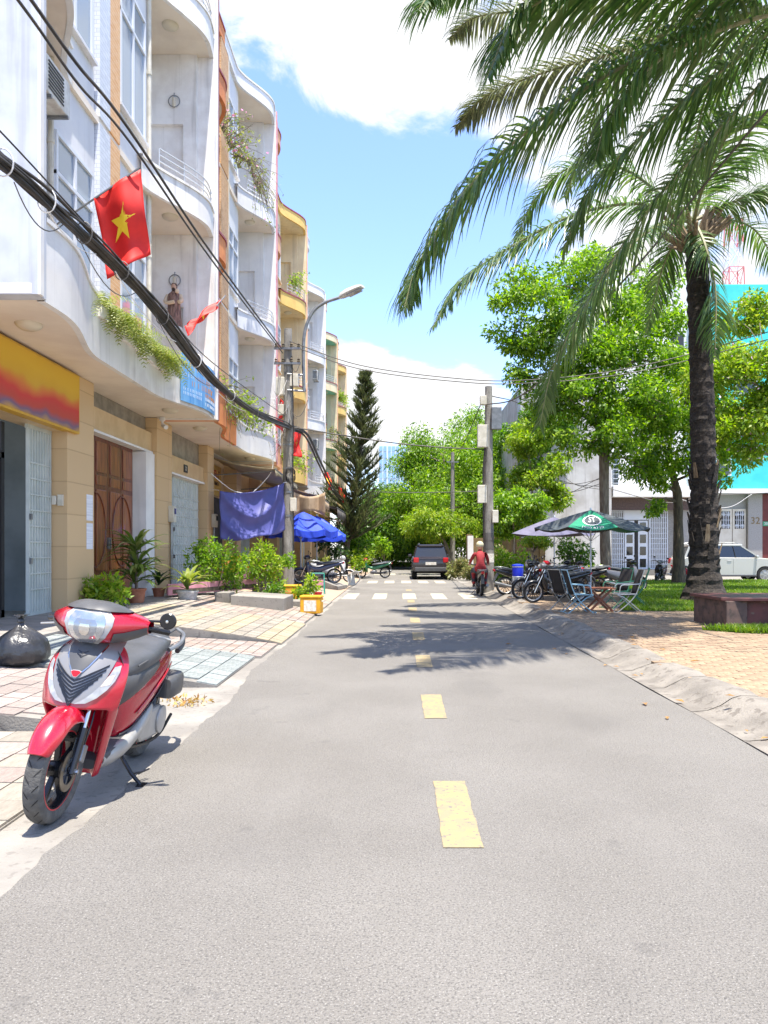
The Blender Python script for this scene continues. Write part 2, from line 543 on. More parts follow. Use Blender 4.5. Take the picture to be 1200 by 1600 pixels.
# right pavement: clay pavers, the nearest one by one, the rest as one field
PZ = .125
pav = struct(MB().bx(XR + .55, 13.5, 3, 33.5, -.03, PZ - .012).build('pavement', m_joint))
pm = MB().box((0, 0, 0), (.232, .112, .03)); pm_me = None
bl, bw = .24, .12
cells = []
jmax = int((28 - 5.0) / bw)
for j in range(jmax):
    y = 5.0 + j * bw
    x = XR + .42 + (bl / 2 if j % 2 else 0)
    while x < 11.5:
        if x / y < .62 and not (y > 17.2 and x > 4.75 + (y - 17) * .28):
            cells.append((x + bl / 2, y + bw / 2))
        x += bl
cells.sort(key=lambda c: c[1])
first = None
for i, (x, y) in enumerate(cells[:300]):
    if first is None:
        o = MB().box((0, 0, 0), (.231, .111, .03)).build('paver', m_paver, pav, bevel=.004, world_=False); first = o
    else:
        o = first.copy(); col.objects.link(o)
    o.location = (x, y, PZ - .012 + .004 * (rnd.random() - .5))
    o.rotation_euler = (R(.5) * (rnd.random() - .5), R(.5) * (rnd.random() - .5), R(1.2) * (rnd.random() - .5))
g = MB()
for (x, y) in cells[300:]:
    h = PZ - .001 + .006 * (rnd.random() - .5)
    a, b = .1155, .0555
    t = .004 * (rnd.random() - .5)
    g.add([(x - a, y - b, h - t), (x + a, y - b, h - t), (x + a, y + b, h + t), (x - a, y + b, h + t),
           (x - a, y - b, h - .03), (x + a, y - b, h - .03), (x + a, y + b, h - .03), (x - a, y + b, h - .03)],
          [(0, 1, 2, 3), (0, 4, 5, 1), (1, 5, 6, 2), (2, 6, 7, 3), (3, 7, 4, 0)])
o = g.build('paver_field', m_paver_mix, pav, normals=False); o['kind'] = 'stuff'

# lawn
lawn_poly = [(4.95, 17.2), (5.6, 17.0), (7.3, 16.95), (9, 16.9), (22, 16.5), (24, 33.0), (9.6, 33.0), (8.2, 27.5), (6.6, 22.5)]
g = MB().prism(lawn_poly, -.02, PZ + .012)
struct(g.build('lawn', m_soil))
def inpoly(x, y, poly):
    c = np.zeros(len(x), bool); n = len(poly); j = n - 1
    for i in range(n):
        xi, yi = poly[i]; xj, yj = poly[j]
        c ^= ((yi > y) != (yj > y)) & (x < (xj - xi) * (y - yi) / (yj - yi + 1e-12) + xi)
        j = i
    return c
def grass(name, poly, z, n, h, seed, label):
    r = np.random.RandomState(seed)
    pa = np.array(poly); lo, hi = pa.min(0), pa.max(0)
    x = lo[0] + r.rand(n * 3) * (hi[0] - lo[0]); y = lo[1] + (r.rand(n * 3) ** 1.3) * (hi[1] - lo[1])
    k = inpoly(x, y, poly) & (x / y < .52) ; x, y = x[k][:n], y[k][:n]
    m = len(x); a = r.rand(m) * 6.283; hh = h * (.5 + r.rand(m)); w = .006 + .007 * r.rand(m) + .0006 * y
    b = r.normal(size=(m, 2)) * .5
    v = np.empty((m, 3, 3))
    v[:, 0] = np.stack([x - np.cos(a) * w, y - np.sin(a) * w, np.full(m, z)], 1)
    v[:, 1] = np.stack([x + np.cos(a) * w, y + np.sin(a) * w, np.full(m, z)], 1)
    v[:, 2] = np.stack([x + b[:, 0] * hh, y + b[:, 1] * hh, z + hh], 1)
    o = raw(name, v.reshape(-1, 3), np.arange(m * 3).reshape(m, 3), m_grass)
    tag(o, label, 'grass', kind='stuff')
grass('grass', lawn_poly, PZ + .01, 60000, .075, 3, 'short bright green lawn grass around the palm')
patch_poly = [(5.15, 13.05), (5.6, 12.55), (7.0, 12.2), (7.6, 12.9), (7.0, 13.2)]
grass('grass_tuft', patch_poly, PZ, 5000, .09, 5, 'rough grass patch along the foot of the brown planter wall')

# ------------------------------------------------------------------ left pavement: one ramp of its own tiling before each house
def ramp(name, y0, y1, xf, zf, xb, zb, side_mat, tiles, nx, ny, pattern, gap=.012, skew=0.0, drop=0.0):
    """wedge from (xf, zf) up to (xb, zb); tiles laid one by one on its slope"""
    def top(u, v):
        x = xf + (xb - xf) * u; return Vector((x, y0 + (y1 - y0) * v + skew * u, zf + (zb - zf) * (u ** .8)))
    n = 10
    rows0 = [top(i / n, 0) for i in range(n + 1)]; rows1 = [top(i / n, 1) for i in range(n + 1)]
    g = MB()
    dn = Vector((0, 0, -.014))
    g.grid([[p + dn for p in rows0], [p + dn for p in rows1]])
    g.grid([[Vector((p.x, p.y, -.02)) for p in rows0], [p + dn for p in rows0]])
    g.grid([[Vector((p.x, p.y, -.02)) for p in rows1], [p + dn for p in rows1]])
    g.grid([[Vector((rows0[0].x, rows0[0].y, -.02)), Vector((rows1[0].x, rows1[0].y, -.02))], [rows0[0] + dn, rows1[0] + dn]])
    base = struct(g.build(name, side_mat))
    protos = {}
    for i in range(nx):
        for j in range(ny):
            off = .5 if (pattern == 'brick' and i % 2) else 0
            u0, u1 = i / nx, (i + 1) / nx
            v0, v1 = (j + off) / ny, (j + 1 + off) / ny
            v1 = min(v1, 1.0)
            if v1 - v0 < .3 / ny: continue
            mat = tiles[0] if len(tiles) == 1 else (tiles[(i // 2) % len(tiles)] if pattern == 'stripe' else tiles[rnd.randrange(len(tiles))])
            a, b = top(u0, v0), top(u1, v0)
            lx = (b - a).length - gap; ly = (v1 - v0) * (y1 - y0) - gap
            key = (mat.name, round(ly, 2))
            c = (top(u0, v0) + top(u1, v0) + top(u1, v1) + top(u0, v1)) / 4
            ang = math.atan2(b.z - a.z, -(b.x - a.x))
            if key not in protos:
                o = MB().box((0, 0, 0), (1, ly, .016)).build('tile', mat, base, world_=False); protos[key] = o
            else:
                o = protos[key].copy(); col.objects.link(o)
            o.scale = (lx, 1, 1)
            o.location = c + Vector((0, 0, -.007 + .004 * (rnd.random() - .5)))
            o.rotation_euler = (R(.4) * (rnd.random() - .5), ang, -math.atan2(skew, xb - xf) * 0)
    return base
ramp('roadside_tiling', 1.5, 6.15, -2.12, .03, -5.6, .06, m_conc, [m_beige, m_beige, m_pink], 11, 14, 'grid')
ramp('entrance_slab', 6.2, 8.25, -2.7, .12, -6.0, .36, m_conc_d, [m_pink], 16, 9, 'brick')
ramp('tiled_ramp', 8.30, 10.5, -1.98, .035, -4.7, .34, m_conc_d, [m_green], 12, 8, 'brick')
ramp('brick_strip', 10.52, 11.95, -1.9, .03, -4.7, .20, m_conc_d, [m_red_t, m_pink, m_pink], 18, 8, 'brick')
ramp('striped_ramp', 12.0, 15.1, -1.85, .03, -4.7, .44, m_conc_d, [m_yellow_t, m_grey_t], 14, 12, 'stripe')
ramp('brick_pavement', 15.15, 21.5, -1.9, .04, -4.7, .36, m_conc, [m_red_t, m_pink, m_beige], 16, 20, 'brick')
struct(MB().add([(-1.95, 21.5, .03), (-4.7, 21.5, .33), (-4.7, 62, .33), (-1.95, 62, .03), (-1.95, 21.5, -.02), (-1.95, 62, -.02), (-4.7, 21.5, -.02)],
                [(0, 1, 2, 3), (0, 3, 5, 4), (0, 4, 6, 1)]).build('far_pavement', M('dusty_paving', C(168, 142, 118), .9, c2=C(150, 134, 120), scale=2, bump=.3)))
struct(MB().bx(-6.6, -4.71, 6.0, 66, -.02, .37).build('doorstep', M('step_stone', C(124, 120, 114), .8, c2=C(146, 140, 132), scale=3, detail=6, bump=.3)))

# ------------------------------------------------------------------ townhouses on the left
m_white = M('white_plaster', C(231, 229, 226), .8, c2=C(218, 216, 214), scale=1.2, detail=6, streak=.16, bump=.08, bscale=30)
m_white2 = M('worn_white_plaster', C(236, 233, 229), .8, c2=C(222, 217, 212), scale=2.2, detail=8, streak=.36, bump=.1, bscale=30)
m_bluewhite = M('pale_blue_plaster', C(224, 223, 223), .8, c2=C(212, 212, 215), scale=1.0, detail=6, streak=.15, bump=.08, bscale=30)
m_soffit = M('soffit_plaster', C(232, 220, 204), .85, c2=C(220, 206, 190), scale=1.2, detail=6, bump=.06)
m_peach = M('peach_plaster', C(228, 172, 132), .8, c2=C(216, 156, 120), scale=1.6, detail=6, streak=.25, bump=.08)
m_orange = M('orange_plaster', C(224, 142, 84), .8, c2=C(206, 124, 76), scale=2.2, detail=6, streak=.3, bump=.08)
m_yellow = M('yellow_plaster', C(232, 196, 116), .8, c2=C(222, 182, 104), scale=1.6, detail=6, streak=.25, bump=.08)
m_cream = M('cream_plaster', C(232, 214, 178), .8, c2=C(220, 200, 164), scale=1.6, detail=6, streak=.25, bump=.08)
m_tealwall = M('teal_plaster', C(150, 206, 188), .8, c2=C(136, 194, 178), scale=1.6, detail=6, streak=.2, bump=.08)
m_maroon = M('maroon_trim', C(140, 58, 72), .6, c2=C(160, 84, 92), scale=5)
m_pinktrim = M('pink_trim', C(196, 120, 130), .6, c2=C(214, 160, 160), scale=3)
m_stone = M('beige_wall_tile', C(196, 166, 124), .35, c2=C(208, 180, 138), scale=2.2, detail=5, spec=.5)
m_stone_d = M('grey_marble', C(120, 116, 106), .35, c2=C(150, 144, 132), scale=4, detail=8)
m_frame = M('white_frame', C(214, 218, 224), .4)
m_glass = glass_mat('window_glass', C(140, 156, 172), .06)
m_glass_d = glass_mat('dark_glass', (.012, .014, .016, 1), .06)
m_dark = M('interior_shade', (.02, .02, .021, 1), .8, c2=(.05, .045, .04, 1), scale=2)  # near-black colour stands in for shade inside openings and behind gates
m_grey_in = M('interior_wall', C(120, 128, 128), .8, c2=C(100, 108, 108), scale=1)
m_steel = M('painted_rail', C(196, 200, 204), .35, metal=.3)
m_galv = M('galvanised_steel', C(150, 152, 154), .4, metal=.7, c2=C(128, 130, 132), scale=6)
m_wood = M('red_door_wood', C(118, 52, 24), .35, c2=C(84, 32, 14), scale=3, detail=8, stretch=(6, 6, .7), coat=.3)
m_wood_l = M('honey_door_wood', C(150, 82, 36), .35, c2=C(112, 54, 22), scale=3, detail=8, stretch=(6, 6, .7), coat=.3)
m_shutter = M('grey_green_shutter', C(190, 197, 192), .45, c2=C(176, 184, 180), scale=3, metal=.1)
m_lampglass = M('lamp_glass', C(206, 196, 176), .3)
m_black = M('black_plastic', (.015, .015, .016, 1), .5)
m_plast = M('cream_plastic', C(214, 208, 192), .45, c2=C(196, 190, 172), scale=6)
m_ac = M('air_con_white', C(220, 220, 214), .5, c2=C(196, 192, 184), scale=6, streak=.3)

def brick_mat(name, a, b, mortar, sc, off=0.5, ms=.012):
    m, n, l, p = NT(name)
    t = n.new('ShaderNodeTexCoord'); mp = n.new('ShaderNodeMapping'); mp.inputs['Rotation'].default_value = (R(90), 0, R(90))
    sx = n.new('ShaderNodeSeparateXYZ'); cx = n.new('ShaderNodeCombineXYZ')
    l.new(t.outputs['Object'], sx.inputs[0])
    ad = n.new('ShaderNodeMath'); ad.operation = 'ADD'
    l.new(sx.outputs[0], ad.inputs[0]); l.new(sx.outputs[1], ad.inputs[1])
    l.new(ad.outputs[0], cx.inputs[0]); l.new(sx.outputs[2], cx.inputs[1])
    br = n.new('ShaderNodeTexBrick'); br.inputs['Color1'].default_value = a; br.inputs['Color2'].default_value = b; br.inputs['Mortar'].default_value = mortar
    br.inputs['Scale'].default_value = sc; br.inputs['Mortar Size'].default_value = ms; br.inputs['Brick Width'].default_value = .55; br.inputs['Row Height'].default_value = .2; br.offset = off
    l.new(cx.outputs[0], br.inputs['Vector'])
    l.new(br.outputs['Color'], p.inputs['Base Color']); p.inputs['Roughness'].default_value = .75
    bm = n.new('ShaderNodeBump'); bm.inputs['Strength'].default_value = .5; bm.inputs['Distance'].default_value = .01; bm.invert = True
    l.new(br.outputs['Fac'], bm.inputs['Height']); l.new(bm.outputs[0], p.inputs['Normal'])
    return m
m_brick_o = brick_mat('orange_split_brick', C(214, 160, 108), C(226, 178, 128), C(232, 206, 172), 2.6)
m_brick_w = brick_mat('white_split_brick', C(216, 220, 228), C(200, 206, 216), C(180, 184, 192), 2.6)
m_brick_t = brick_mat('tan_split_brick', C(186, 142, 100), C(202, 160, 118), C(212, 186, 154), 2.6)
m_tilewall = brick_mat('square_wall_tile', C(200, 170, 128), C(205, 176, 134), C(186, 157, 117), .34, 0.0, .004)

XO = -4.60            # outer face of balconies and party fins
def sstep(t):
    t = max(0., min(1., t)); return t * t * (3 - 2 * t)

def house(y0, y1, fin, zs, c, label, bay_x=-5.56, xin0=-5.1, first_h=.78, extras=True, hp=.56, railing=True, win=(1.55, 1.9), fin_w=.24):
    L = y1 - y0
    def Y(u): return y0 + u if fin == 'hi' else y1 - u
    t = thing('townhouse', label, 'house', (-6.2, (y0 + y1) / 2, .37))
    def ybox(m, x0, x1, ua, ub, z0, z1):
        a, b = sorted((Y(ua), Y(ub))); m.bx(x0, x1, a, b, z0, z1)
    top = zs[3]
    m = MB(); m.bx(-15, -6.3, y0 + .005, y1 - .005, zs[0] - .02, top + .05)
    m.build('wall', c['wall'], t)
    def edge(u, f):
        xin = xin0 if f == 0 else -5.46
        a = 1.5 if f == 0 else 1.75
        s = sstep((u - a) / (L - .7 - a))
        b = .10 * math.sin(max(0, min(1, (u - a) / (L - a))) * PI)
        return xin + (XO - .05 - xin) * s + (b if f else b * .6)
    us = [L * i / 36 for i in range(37)]
    for f in range(4):
        zb = zs[f]
        poly = [(-6.4, Y(0))] + [(edge(u, f) - .03, Y(u)) for u in us] + [(-6.4, Y(L))]
        MB().prism(poly, zb, zb + .13).build('balcony_slab' if f < 3 else 'roof_slab', c['soffit'], t)
        ua = 0.0 if f in (0, 3) else 1.7
        h = (first_h if f == 0 else hp) if f < 3 else .42
        uu = [u for u in us if u >= ua and u <= L - fin_w + .02]
        rows = []
        for u in uu:
            x = edge(u, f)
            rows.append([(x, Y(u), zb - .02), (x, Y(u), zb + h), (x - .10, Y(u), zb + h), (x - .10, Y(u), zb - .02)])
        g = MB().grid(rows, closed=True)
        par = g.build('parapet', c['parapet'] if f < 3 else c.get('top', c['parapet']), t, smooth=True)
        rows = [[(edge(u, f) + .03, Y(u), zb + h + .002), (edge(u, f) + .03, Y(u), zb + h + .06), (edge(u, f) - .12, Y(u), zb + h + .06), (edge(u, f) - .12, Y(u), zb + h + .002)] for u in uu]
        MB().grid(rows, closed=True).build('coping', c['trim'], par, smooth=True)
        if f in (1, 2) or (f == 0 and c.get('rail0', True)):
            if railing:
                ru = [u for u in us if u >= max(ua, 2.35) and u <= L - fin_w]
                rl = MB()
                for dz in (.16, .30, .44):
                    rl.tube([(edge(u, f) - .05, Y(u), zb + h + .06 + dz) for u in ru], .017, 6)
                for k in range(0, len(ru), 5):
                    x = edge(ru[k], f) - .05
                    rl.tube([(x, Y(ru[k]), zb + h + .05), (x, Y(ru[k]), zb + h + .5)], .013, 6)
                rl.build('railing', m_steel, t, smooth=True)
        if f < 3:
            zt = zs[f + 1]
            b = MB(); ybox(b, -6.35, bay_x, .52, 2.45, zb + .125, zt + .01)
            b.build('window_bay', c['bay'], t)
            p = MB(); ybox(p, -6.35, bay_x + .10, -.001, .50, zb + .128, zt + .012)
            p.build('pilaster', c['brick'], t)
            # window: frame with mullions, panes of their own
            wu, wh = win
            z0 = zb + .13 + (zt - zb) * .22; ym = 1.42
            wf = MB(); fx = bay_x
            for (a, bb, z_, z2) in ((ym - wu / 2, ym - wu / 2 + .07, z0, z0 + wh), (ym + wu / 2 - .07, ym + wu / 2, z0, z0 + wh), (ym - .035, ym + .035, z0, z0 + wh)):
                ybox(wf, fx - .01, fx + .055, a, bb, z_, z2)
            for zz in (z0 - .07, z0 + wh * .72, z0 + wh):
                ybox(wf, fx - .01, fx + .06, ym - wu / 2 - .0, ym + wu / 2 + .0, zz, zz + .065)
            w = wf.build('window', m_frame, t)
            for (a, bb) in ((ym - wu / 2 + .07, ym - .035), (ym + .035, ym + wu / 2 - .07)):
                for (z_, z2) in ((z0, z0 + wh * .72), (z0 + wh * .72 + .065, z0 + wh)):
                    pn = MB(); ybox(pn, fx + .004, fx + .018, a, bb, z_, z2); pn.build('pane', m_glass, w)
            s = MB(); ybox(s, fx - .01, fx + .10, ym - wu / 2 - .08, ym + wu / 2 + .08, z0 - .13, z0 - .072); s.build('sill', c['bay'], w)
            # door at the back of the loggia
            d = MB(); ybox(d, -6.32, -6.27, 2.8, 3.9, zb + .13, zb + 2.4); d.build('balcony_door', m_frame, t)
            d = MB(); ybox(d, -6.275, -6.262, 2.9, 3.8, zb + .9, zb + 2.3); d.build('pane', m_glass_d, t)
            # soffit light
            lm = MB().lathe([(.0, zb - .10), (.10, zb - .09), (.17, zb - .05), (.19, zb - .02), (.19, zb)], 16, (-5.35, Y(3.4), 0))
            lm.build('ceiling_lamp', m_lampglass, t, smooth=True)
    # party fin
    f0, f1 = sorted((Y(L - fin_w), Y(L - .002)))
    ft = top + .55
    poly = [(-6.38, zs[0] - .01), (XO, zs[0] - .01), (XO, ft), (-6.38, ft)]
    MB().prism(poly, f0, f1, 'Y').build('party_fin', c['fin'], t)
    MB().bx(XO + .001, XO + .035, (f0 if fin == 'lo' else f1 - .10), (f0 + .10 if fin == 'lo' else f1), zs[0] - .012, ft).build('fin_trim', c['fintrim'], t)
    if fin == 'hi' and extras:      # raised surround of the niches on the fin, on the loggia side
        for f in (0, 1, 2):
            za, zt = zs[f] + .13, zs[f + 1]
            MB().bx(-6.3, -5.35, f0 - .12, f0 - .001, za + 2.6, zt - .002).bx(-5.35, -5.02, f0 - .12, f0 - .001, za, zt - .002).build('niche_surround', c['fin'], t)
    return t, Y, edge

def pillar(t, y0, y1, z1, mat=None):
    return MB().bx(-6.5, -6.0, y0, y1, .3, z1).build('pillar', mat or m_tilewall, t)
def lintel(t, y0, y1, zd, z1):
    MB().bx(-6.5, -6.12, y0, y1, zd, zd + .46).build('lintel', m_stone, t)
    MB().bx(-6.5, -6.28, y0, y1, zd + .46, z1).build('transom_panel', m_stone_d, t)
    MB().bx(-6.5, -6.09, y0, y1, zd - .05, zd - .002).build('door_head_trim', m_white, t)
def shutter_gate(t, y0, y1, z1, x=-6.3, n=None):
    """collapsible steel gate: upright slats with lattice bars behind"""
    n = n or int((y1 - y0) / .2)
    w = (y1 - y0) / n
    first = None
    gate = MB().bx(x - .03, x + .03, y0, y1, z1 - .07, z1).build('gate_track', m_shutter, t)
    MB().bx(x - .03, x + .03, y0, y1, .37, .42).build('floor_track', m_shutter, gate)
    for i in range(n):
        y = y0 + (i + .5) * w
        pts = [(x - .02, y - w * .33), (x + .035, y - w * .2), (x + .035, y + w * .2), (x - .02, y + w * .33)]
        o = MB().prism(pts, .42, z1 - .07)
        # plan polygon is (x, y)
        o.build('slat', m_shutter, gate)
    br = MB()
    zz = .8
    while zz < z1 - .4:
        br.bx(x + .037, x + .047, y0 + .05, y1 - .05, zz, zz + .025); zz += .27
    br.build('lattice_bar', m_shutter, gate)
    for zz in (1.25, 2.0): MB().bx(x + .04, x + .075, y0 + .02, y0 + .07, zz, zz + .1).build('latch', m_galv, gate)
def wood_door(t, y0, y1, z1, x=-6.34, n=4):
    w = (y1 - y0) / n
    for i in range(n):
        a, b = y0 + i * w + .006, y0 + (i + 1) * w - .006
        lf = MB().bx(x - .03, x + .02, a, b, .39, z1).build('door_leaf', m_wood, t)
        for (za, zb) in ((.5, .95), (1.05, 2.75), (2.85, 3.05), (3.12, z1 - .12)):
            MB().bx(x + .02, x + .042, a + .11, b - .11, za, zb).build('door_panel', m_wood_l, lf, bevel=.012)
        if i in (1, 2):
            yy = b - .05 if i == 1 else a + .05
            MB().bx(x + .021, x + .07, yy - .02, yy + .02, 1.5, 1.75).build('handle', m_galv, lf)
    for i in (0, 2):   # the carved curve that runs over two leaves
        cy = y0 + (i + 1) * w
        pts = [(x + .046, cy + .62 * math.cos(a) * w * 1.2, 1.9 + .78 * math.sin(a)) for a in [k * PI / 14 - PI / 2 for k in range(15)]]
        MB().tube(pts, .02, 6).build('carved_moulding', m_wood, t, smooth=True)
        pts = [(p[0], 2 * cy - p[1], p[2]) for p in pts]
        MB().tube(pts, .02, 6).build('carved_moulding', m_wood, t, smooth=True)

cA = dict(wall=m_bluewhite, parapet=m_white, trim=m_white, soffit=m_soffit, bay=m_bluewhite, brick=m_brick_w, fin=M('fin_grey_white', C(196, 200, 208), .85, c2=C(182, 186, 196), scale=2, detail=7, streak=.3), fintrim=m_white, rail0=False)
cB = dict(wall=m_white, parapet=m_white2, trim=m_white2, soffit=m_soffit, bay=m_bluewhite, brick=m_brick_o, fin=m_white2, fintrim=m_white2, rail0=False)
c1n = dict(wall=m_cream, parapet=m_orange, trim=m_maroon, soffit=m_soffit, bay=m_cream, brick=m_brick_t, fin=m_peach, fintrim=m_maroon, rail0=False)
c1f = dict(wall=m_bluewhite, parapet=m_bluewhite, trim=m_white, soffit=m_soffit, bay=m_bluewhite, brick=m_brick_t, fin=m_white, fintrim=m_pinktrim)
c2n = dict(wall=m_peach, parapet=m_peach, trim=m_maroon, soffit=m_soffit, bay=m_cream, brick=m_brick_t, fin=m_peach, fintrim=m_pinktrim)
c2f = dict(wall=m_cream, parapet=m_yellow, trim=m_maroon, soffit=m_cream, bay=m_cream, brick=m_brick_t, fin=m_cream, fintrim=m_peach)
c3n = dict(wall=m_white, parapet=m_white, trim=m_white, soffit=m_soffit, bay=m_white, brick=m_brick_w, fin=m_white, fintrim=m_white)
c3f = dict(wall=m_bluewhite, parapet=m_white, trim=m_white, soffit=m_soffit, bay=m_bluewhite, brick=m_brick_w, fin=m_white, fintrim=m_white)
c4n = dict(wall=m_tealwall, parapet=m_yellow, trim=m_maroon, soffit=m_tealwall, bay=m_cream, brick=m_brick_t, fin=m_cream, fintrim=m_peach)
c4f = dict(wall=m_tealwall, parapet=m_cream, trim=m_maroon, soffit=m_tealwall, bay=m_tealwall, brick=m_brick_t, fin=m_cream, fintrim=m_peach)
c5n = dict(wall=m_yellow, parapet=m_yellow, trim=m_maroon, soffit=m_cream, bay=m_yellow, brick=m_brick_t, fin=m_cream, fintrim=m_peach)
c5f = dict(wall=m_yellow, parapet=m_yellow, trim=m_maroon, soffit=m_cream, bay=m_yellow, brick=m_brick_t, fin=m_cream, fintrim=m_peach)

ZA = [4.75, 9.25, 13.7, 18.0]
HA = house(9.75, 14.48, 'lo', ZA, cA, 'pale blue townhouse above the yellow shop sign, white split-brick pilaster', first_h=1.02, railing=False, win=(1.5, 2.3))
HB = house(14.48, 19.3, 'hi', ZA, cB, 'worn white townhouse with carved wooden doors and blue sign on its balcony', win=(1.5, 2.5), first_h=.72)
Z1 = [4.75, 9.0, 13.15, 17.2]
H1n = house(19.3, 23.95, 'lo', Z1, c1n, 'orange townhouse with maroon trim and collapsible grey gate', railing=False)
H1f = house(23.95, 28.6, 'hi', Z1, c1f, 'pale blue townhouse with curved railed balconies behind the concrete pole')
Z2 = [4.65, 8.65, 12.8, 16.9]
H2n = house(28.6, 33.25, 'lo', Z2, c2n, 'peach townhouse with maroon copings next to the yellow one')
H2f = house(33.25, 37.9, 'hi', Z2, c2f, 'bright yellow townhouse with maroon coping and curved balconies')
Z3 = [4.6, 8.55, 12.6, 16.6]
H3n = house(37.9, 42.55, 'lo', Z3, c3n, 'plain white townhouse beyond the yellow one')
H3f = house(42.55, 47.2, 'hi', Z3, c3f, 'white townhouse with air conditioners below its balconies')
Z4 = [4.6, 8.7, 12.8, 16.4]
H4n = house(47.2, 51.85, 'lo', Z4, c4n, 'yellow townhouse with teal soffits beyond the white houses')
H4f = house(51.85, 56.5, 'hi', Z4, c4f, 'cream townhouse with teal walls inside its balconies')
H5n = house(56.5, 61.15, 'lo', Z4, c5n, 'yellow townhouse last but one in the row')
H5f = house(61.15, 65.8, 'hi', Z4, c5f, 'yellow townhouse at the far end of the row')

# ground floors
def ground_mass(t, y0, y1, z1, x=-6.42, mat=None):
    MB().bx(-15, x, y0 + .01, y1 - .01, .1, z1 - .03).build('ground_floor_wall', mat or m_stone, t)
tA, tB = HA[0], HB[0]
# house A: dark open shop front
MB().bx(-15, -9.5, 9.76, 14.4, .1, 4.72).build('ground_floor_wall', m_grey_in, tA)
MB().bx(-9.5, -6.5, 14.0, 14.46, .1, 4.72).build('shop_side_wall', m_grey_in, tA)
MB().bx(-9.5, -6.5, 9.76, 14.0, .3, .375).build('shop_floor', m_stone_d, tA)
pillar(tA, 13.85, 15.05, 4.74)
MB().bx(-6.5, -6.1, 9.8, 13.85, 3.62, 4.74).build('lintel', m_stone, tA)
shutter_gate(tA, 12.95, 13.83, 3.62, n=9)
fr = MB().bx(-6.62, -6.54, 9.8, 9.9, .37, 3.6).bx(-6.62, -6.54, 11.3, 11.4, .37, 3.6).bx(-6.62, -6.54, 12.6, 12.7, .37, 3.6).bx(-6.62, -6.54, 9.8, 12.7, 3.0, 3.1).bx(-6.62, -6.54, 9.8, 12.7, .37, .5)
fr.build('glass_door_frame', m_black, tA)
for a, b in ((9.9, 11.3), (11.4, 12.6)): MB().bx(-6.59, -6.575, a, b, .5, 3.0).build('glass_door', m_glass_d, tA)
# house B: carved red door
ground_mass(tB, 14.5, 19.3, 4.73)
pillar(tB, 18.95, 20.2, 4.74)
wood_door(tB, 15.08, 18.15, 3.88)
MB().bx(-6.5, -6.05, 18.3, 18.93, .37, 3.83).build('door_jamb', m_white, tB)
lintel(tB, 15.06, 18.94, 3.9, 4.74)
# house 1n: collapsible gate
t1 = H1n[0]
MB().bx(-15, -7.2, 19.32, 23.9, .1, 4.72).build('ground_floor_wall', m_dark, t1)  # back wall coloured near-black as the shade behind the gate
pillar(t1, 23.95, 24.75, 4.74)
shutter_gate(t1, 21.2, 23.9, 3.55)
lintel(t1, 20.21, 23.94, 3.57, 4.74)
for hh, kinds in ((H1f, 0), (H2n, 1), (H2f, 2), (H3n, 1), (H3f, 0), (H4n, 1), (H4f, 2), (H5n, 0), (H5f, 1)):
    t = hh[0]; ys_ = t.location.y; a, b = ys_ - 2.325, ys_ + 2.325
    z1 = 4.6
    ground_mass(t, a, b, z1 + .05, x=-6.46)
    if kinds == 0:
        MB().bx(-6.47, -6.43, a + .9, b - .8, .38, 3.3).build('shop_shade_panel', m_dark, t)  # flat dark panel, painted as the shade of an open shop
    elif kinds == 1:
        shutter_gate(t, a + .8, b - .8, 3.4, x=-6.38, n=18)
    else:
        wood_door(t, a + .9, b - .9, 3.4, x=-6.40, n=4)
    pillar(t, b - .4, b + .35, z1 + .04)

# fittings on the near fronts
def meter(px_y, x, z, w=.25, h=.42, label='', nm='electric_meter_box'):
    t = thing(nm, label, 'meter box', (x, px_y, z))
    MB().bx(x, x + .14, px_y - w / 2, px_y + w / 2, z, z + h).build('case', m_plast, t, bevel=.012)
    MB().bx(x + .141, x + .15, px_y - w * .3, px_y + w * .3, z + h * .5, z + h * .85).build('dial_window', m_glass_d, t)
    MB().tube([(x + .05, px_y, z + .01), (x + .05, px_y, .38)], .035, 8).build('conduit', m_galv, t)
meter(20.0, -5.998, 2.2, label='cream electric meter box on pillar beside the carved wooden doors')
meter(24.55, -5.998, 2.2, label='cream electric meter box on pillar behind the purple tarp')
for (y, z, w, h, lb) in ((13.97, 2.3, .10, .16, 'small white doorbell on the pillar beside the folded shutter'),):
    tag(MB().bx(-6.26, -6.18, 13.8, 13.848, z, z + h).build('doorbell', m_plast, bevel=.005), lb, 'doorbell')
tag(MB().bx(-6.16, -6.06, 13.8, 13.848, 2.28, 2.48).build('wall_switch', m_plast, bevel=.005), 'white switch box beside the doorbell on tiled pillar', 'switch')
for (a, z, lb) in ((14.86, 2.05, 'upper white paper notice taped to tiled pillar by the wooden doors'), (14.86, 1.5, 'lower white paper notice taped to tiled pillar by the wooden doors')):
    m_ = MB().bx(-5.998, -5.994, a - .17, a + .13, z, z + .5)
    o = m_.build('paper_notice', M('paper', C(224, 226, 232), .8, c2=C(206, 208, 216), scale=1, stretch=(1, 1, 30)))
    tag(o, lb, 'notice')
o = MB().bx(-6.28, -6.2, 18.9, 18.948, 2.2, 2.4).build('intercom', m_galv, bevel=.006)
tag(o, 'grey intercom panel on the pillar by the white door jamb', 'intercom')
# number plate on the lintel of the gate house
npl = thing('house_number_plate', 'small dark house number plate above the collapsible gate', 'number plate', (-6.11, 21.9, 3.75))
MB().bx(-6.119, -6.10, 21.72, 22.08, 3.68, 3.9).build('plate', m_black, npl)

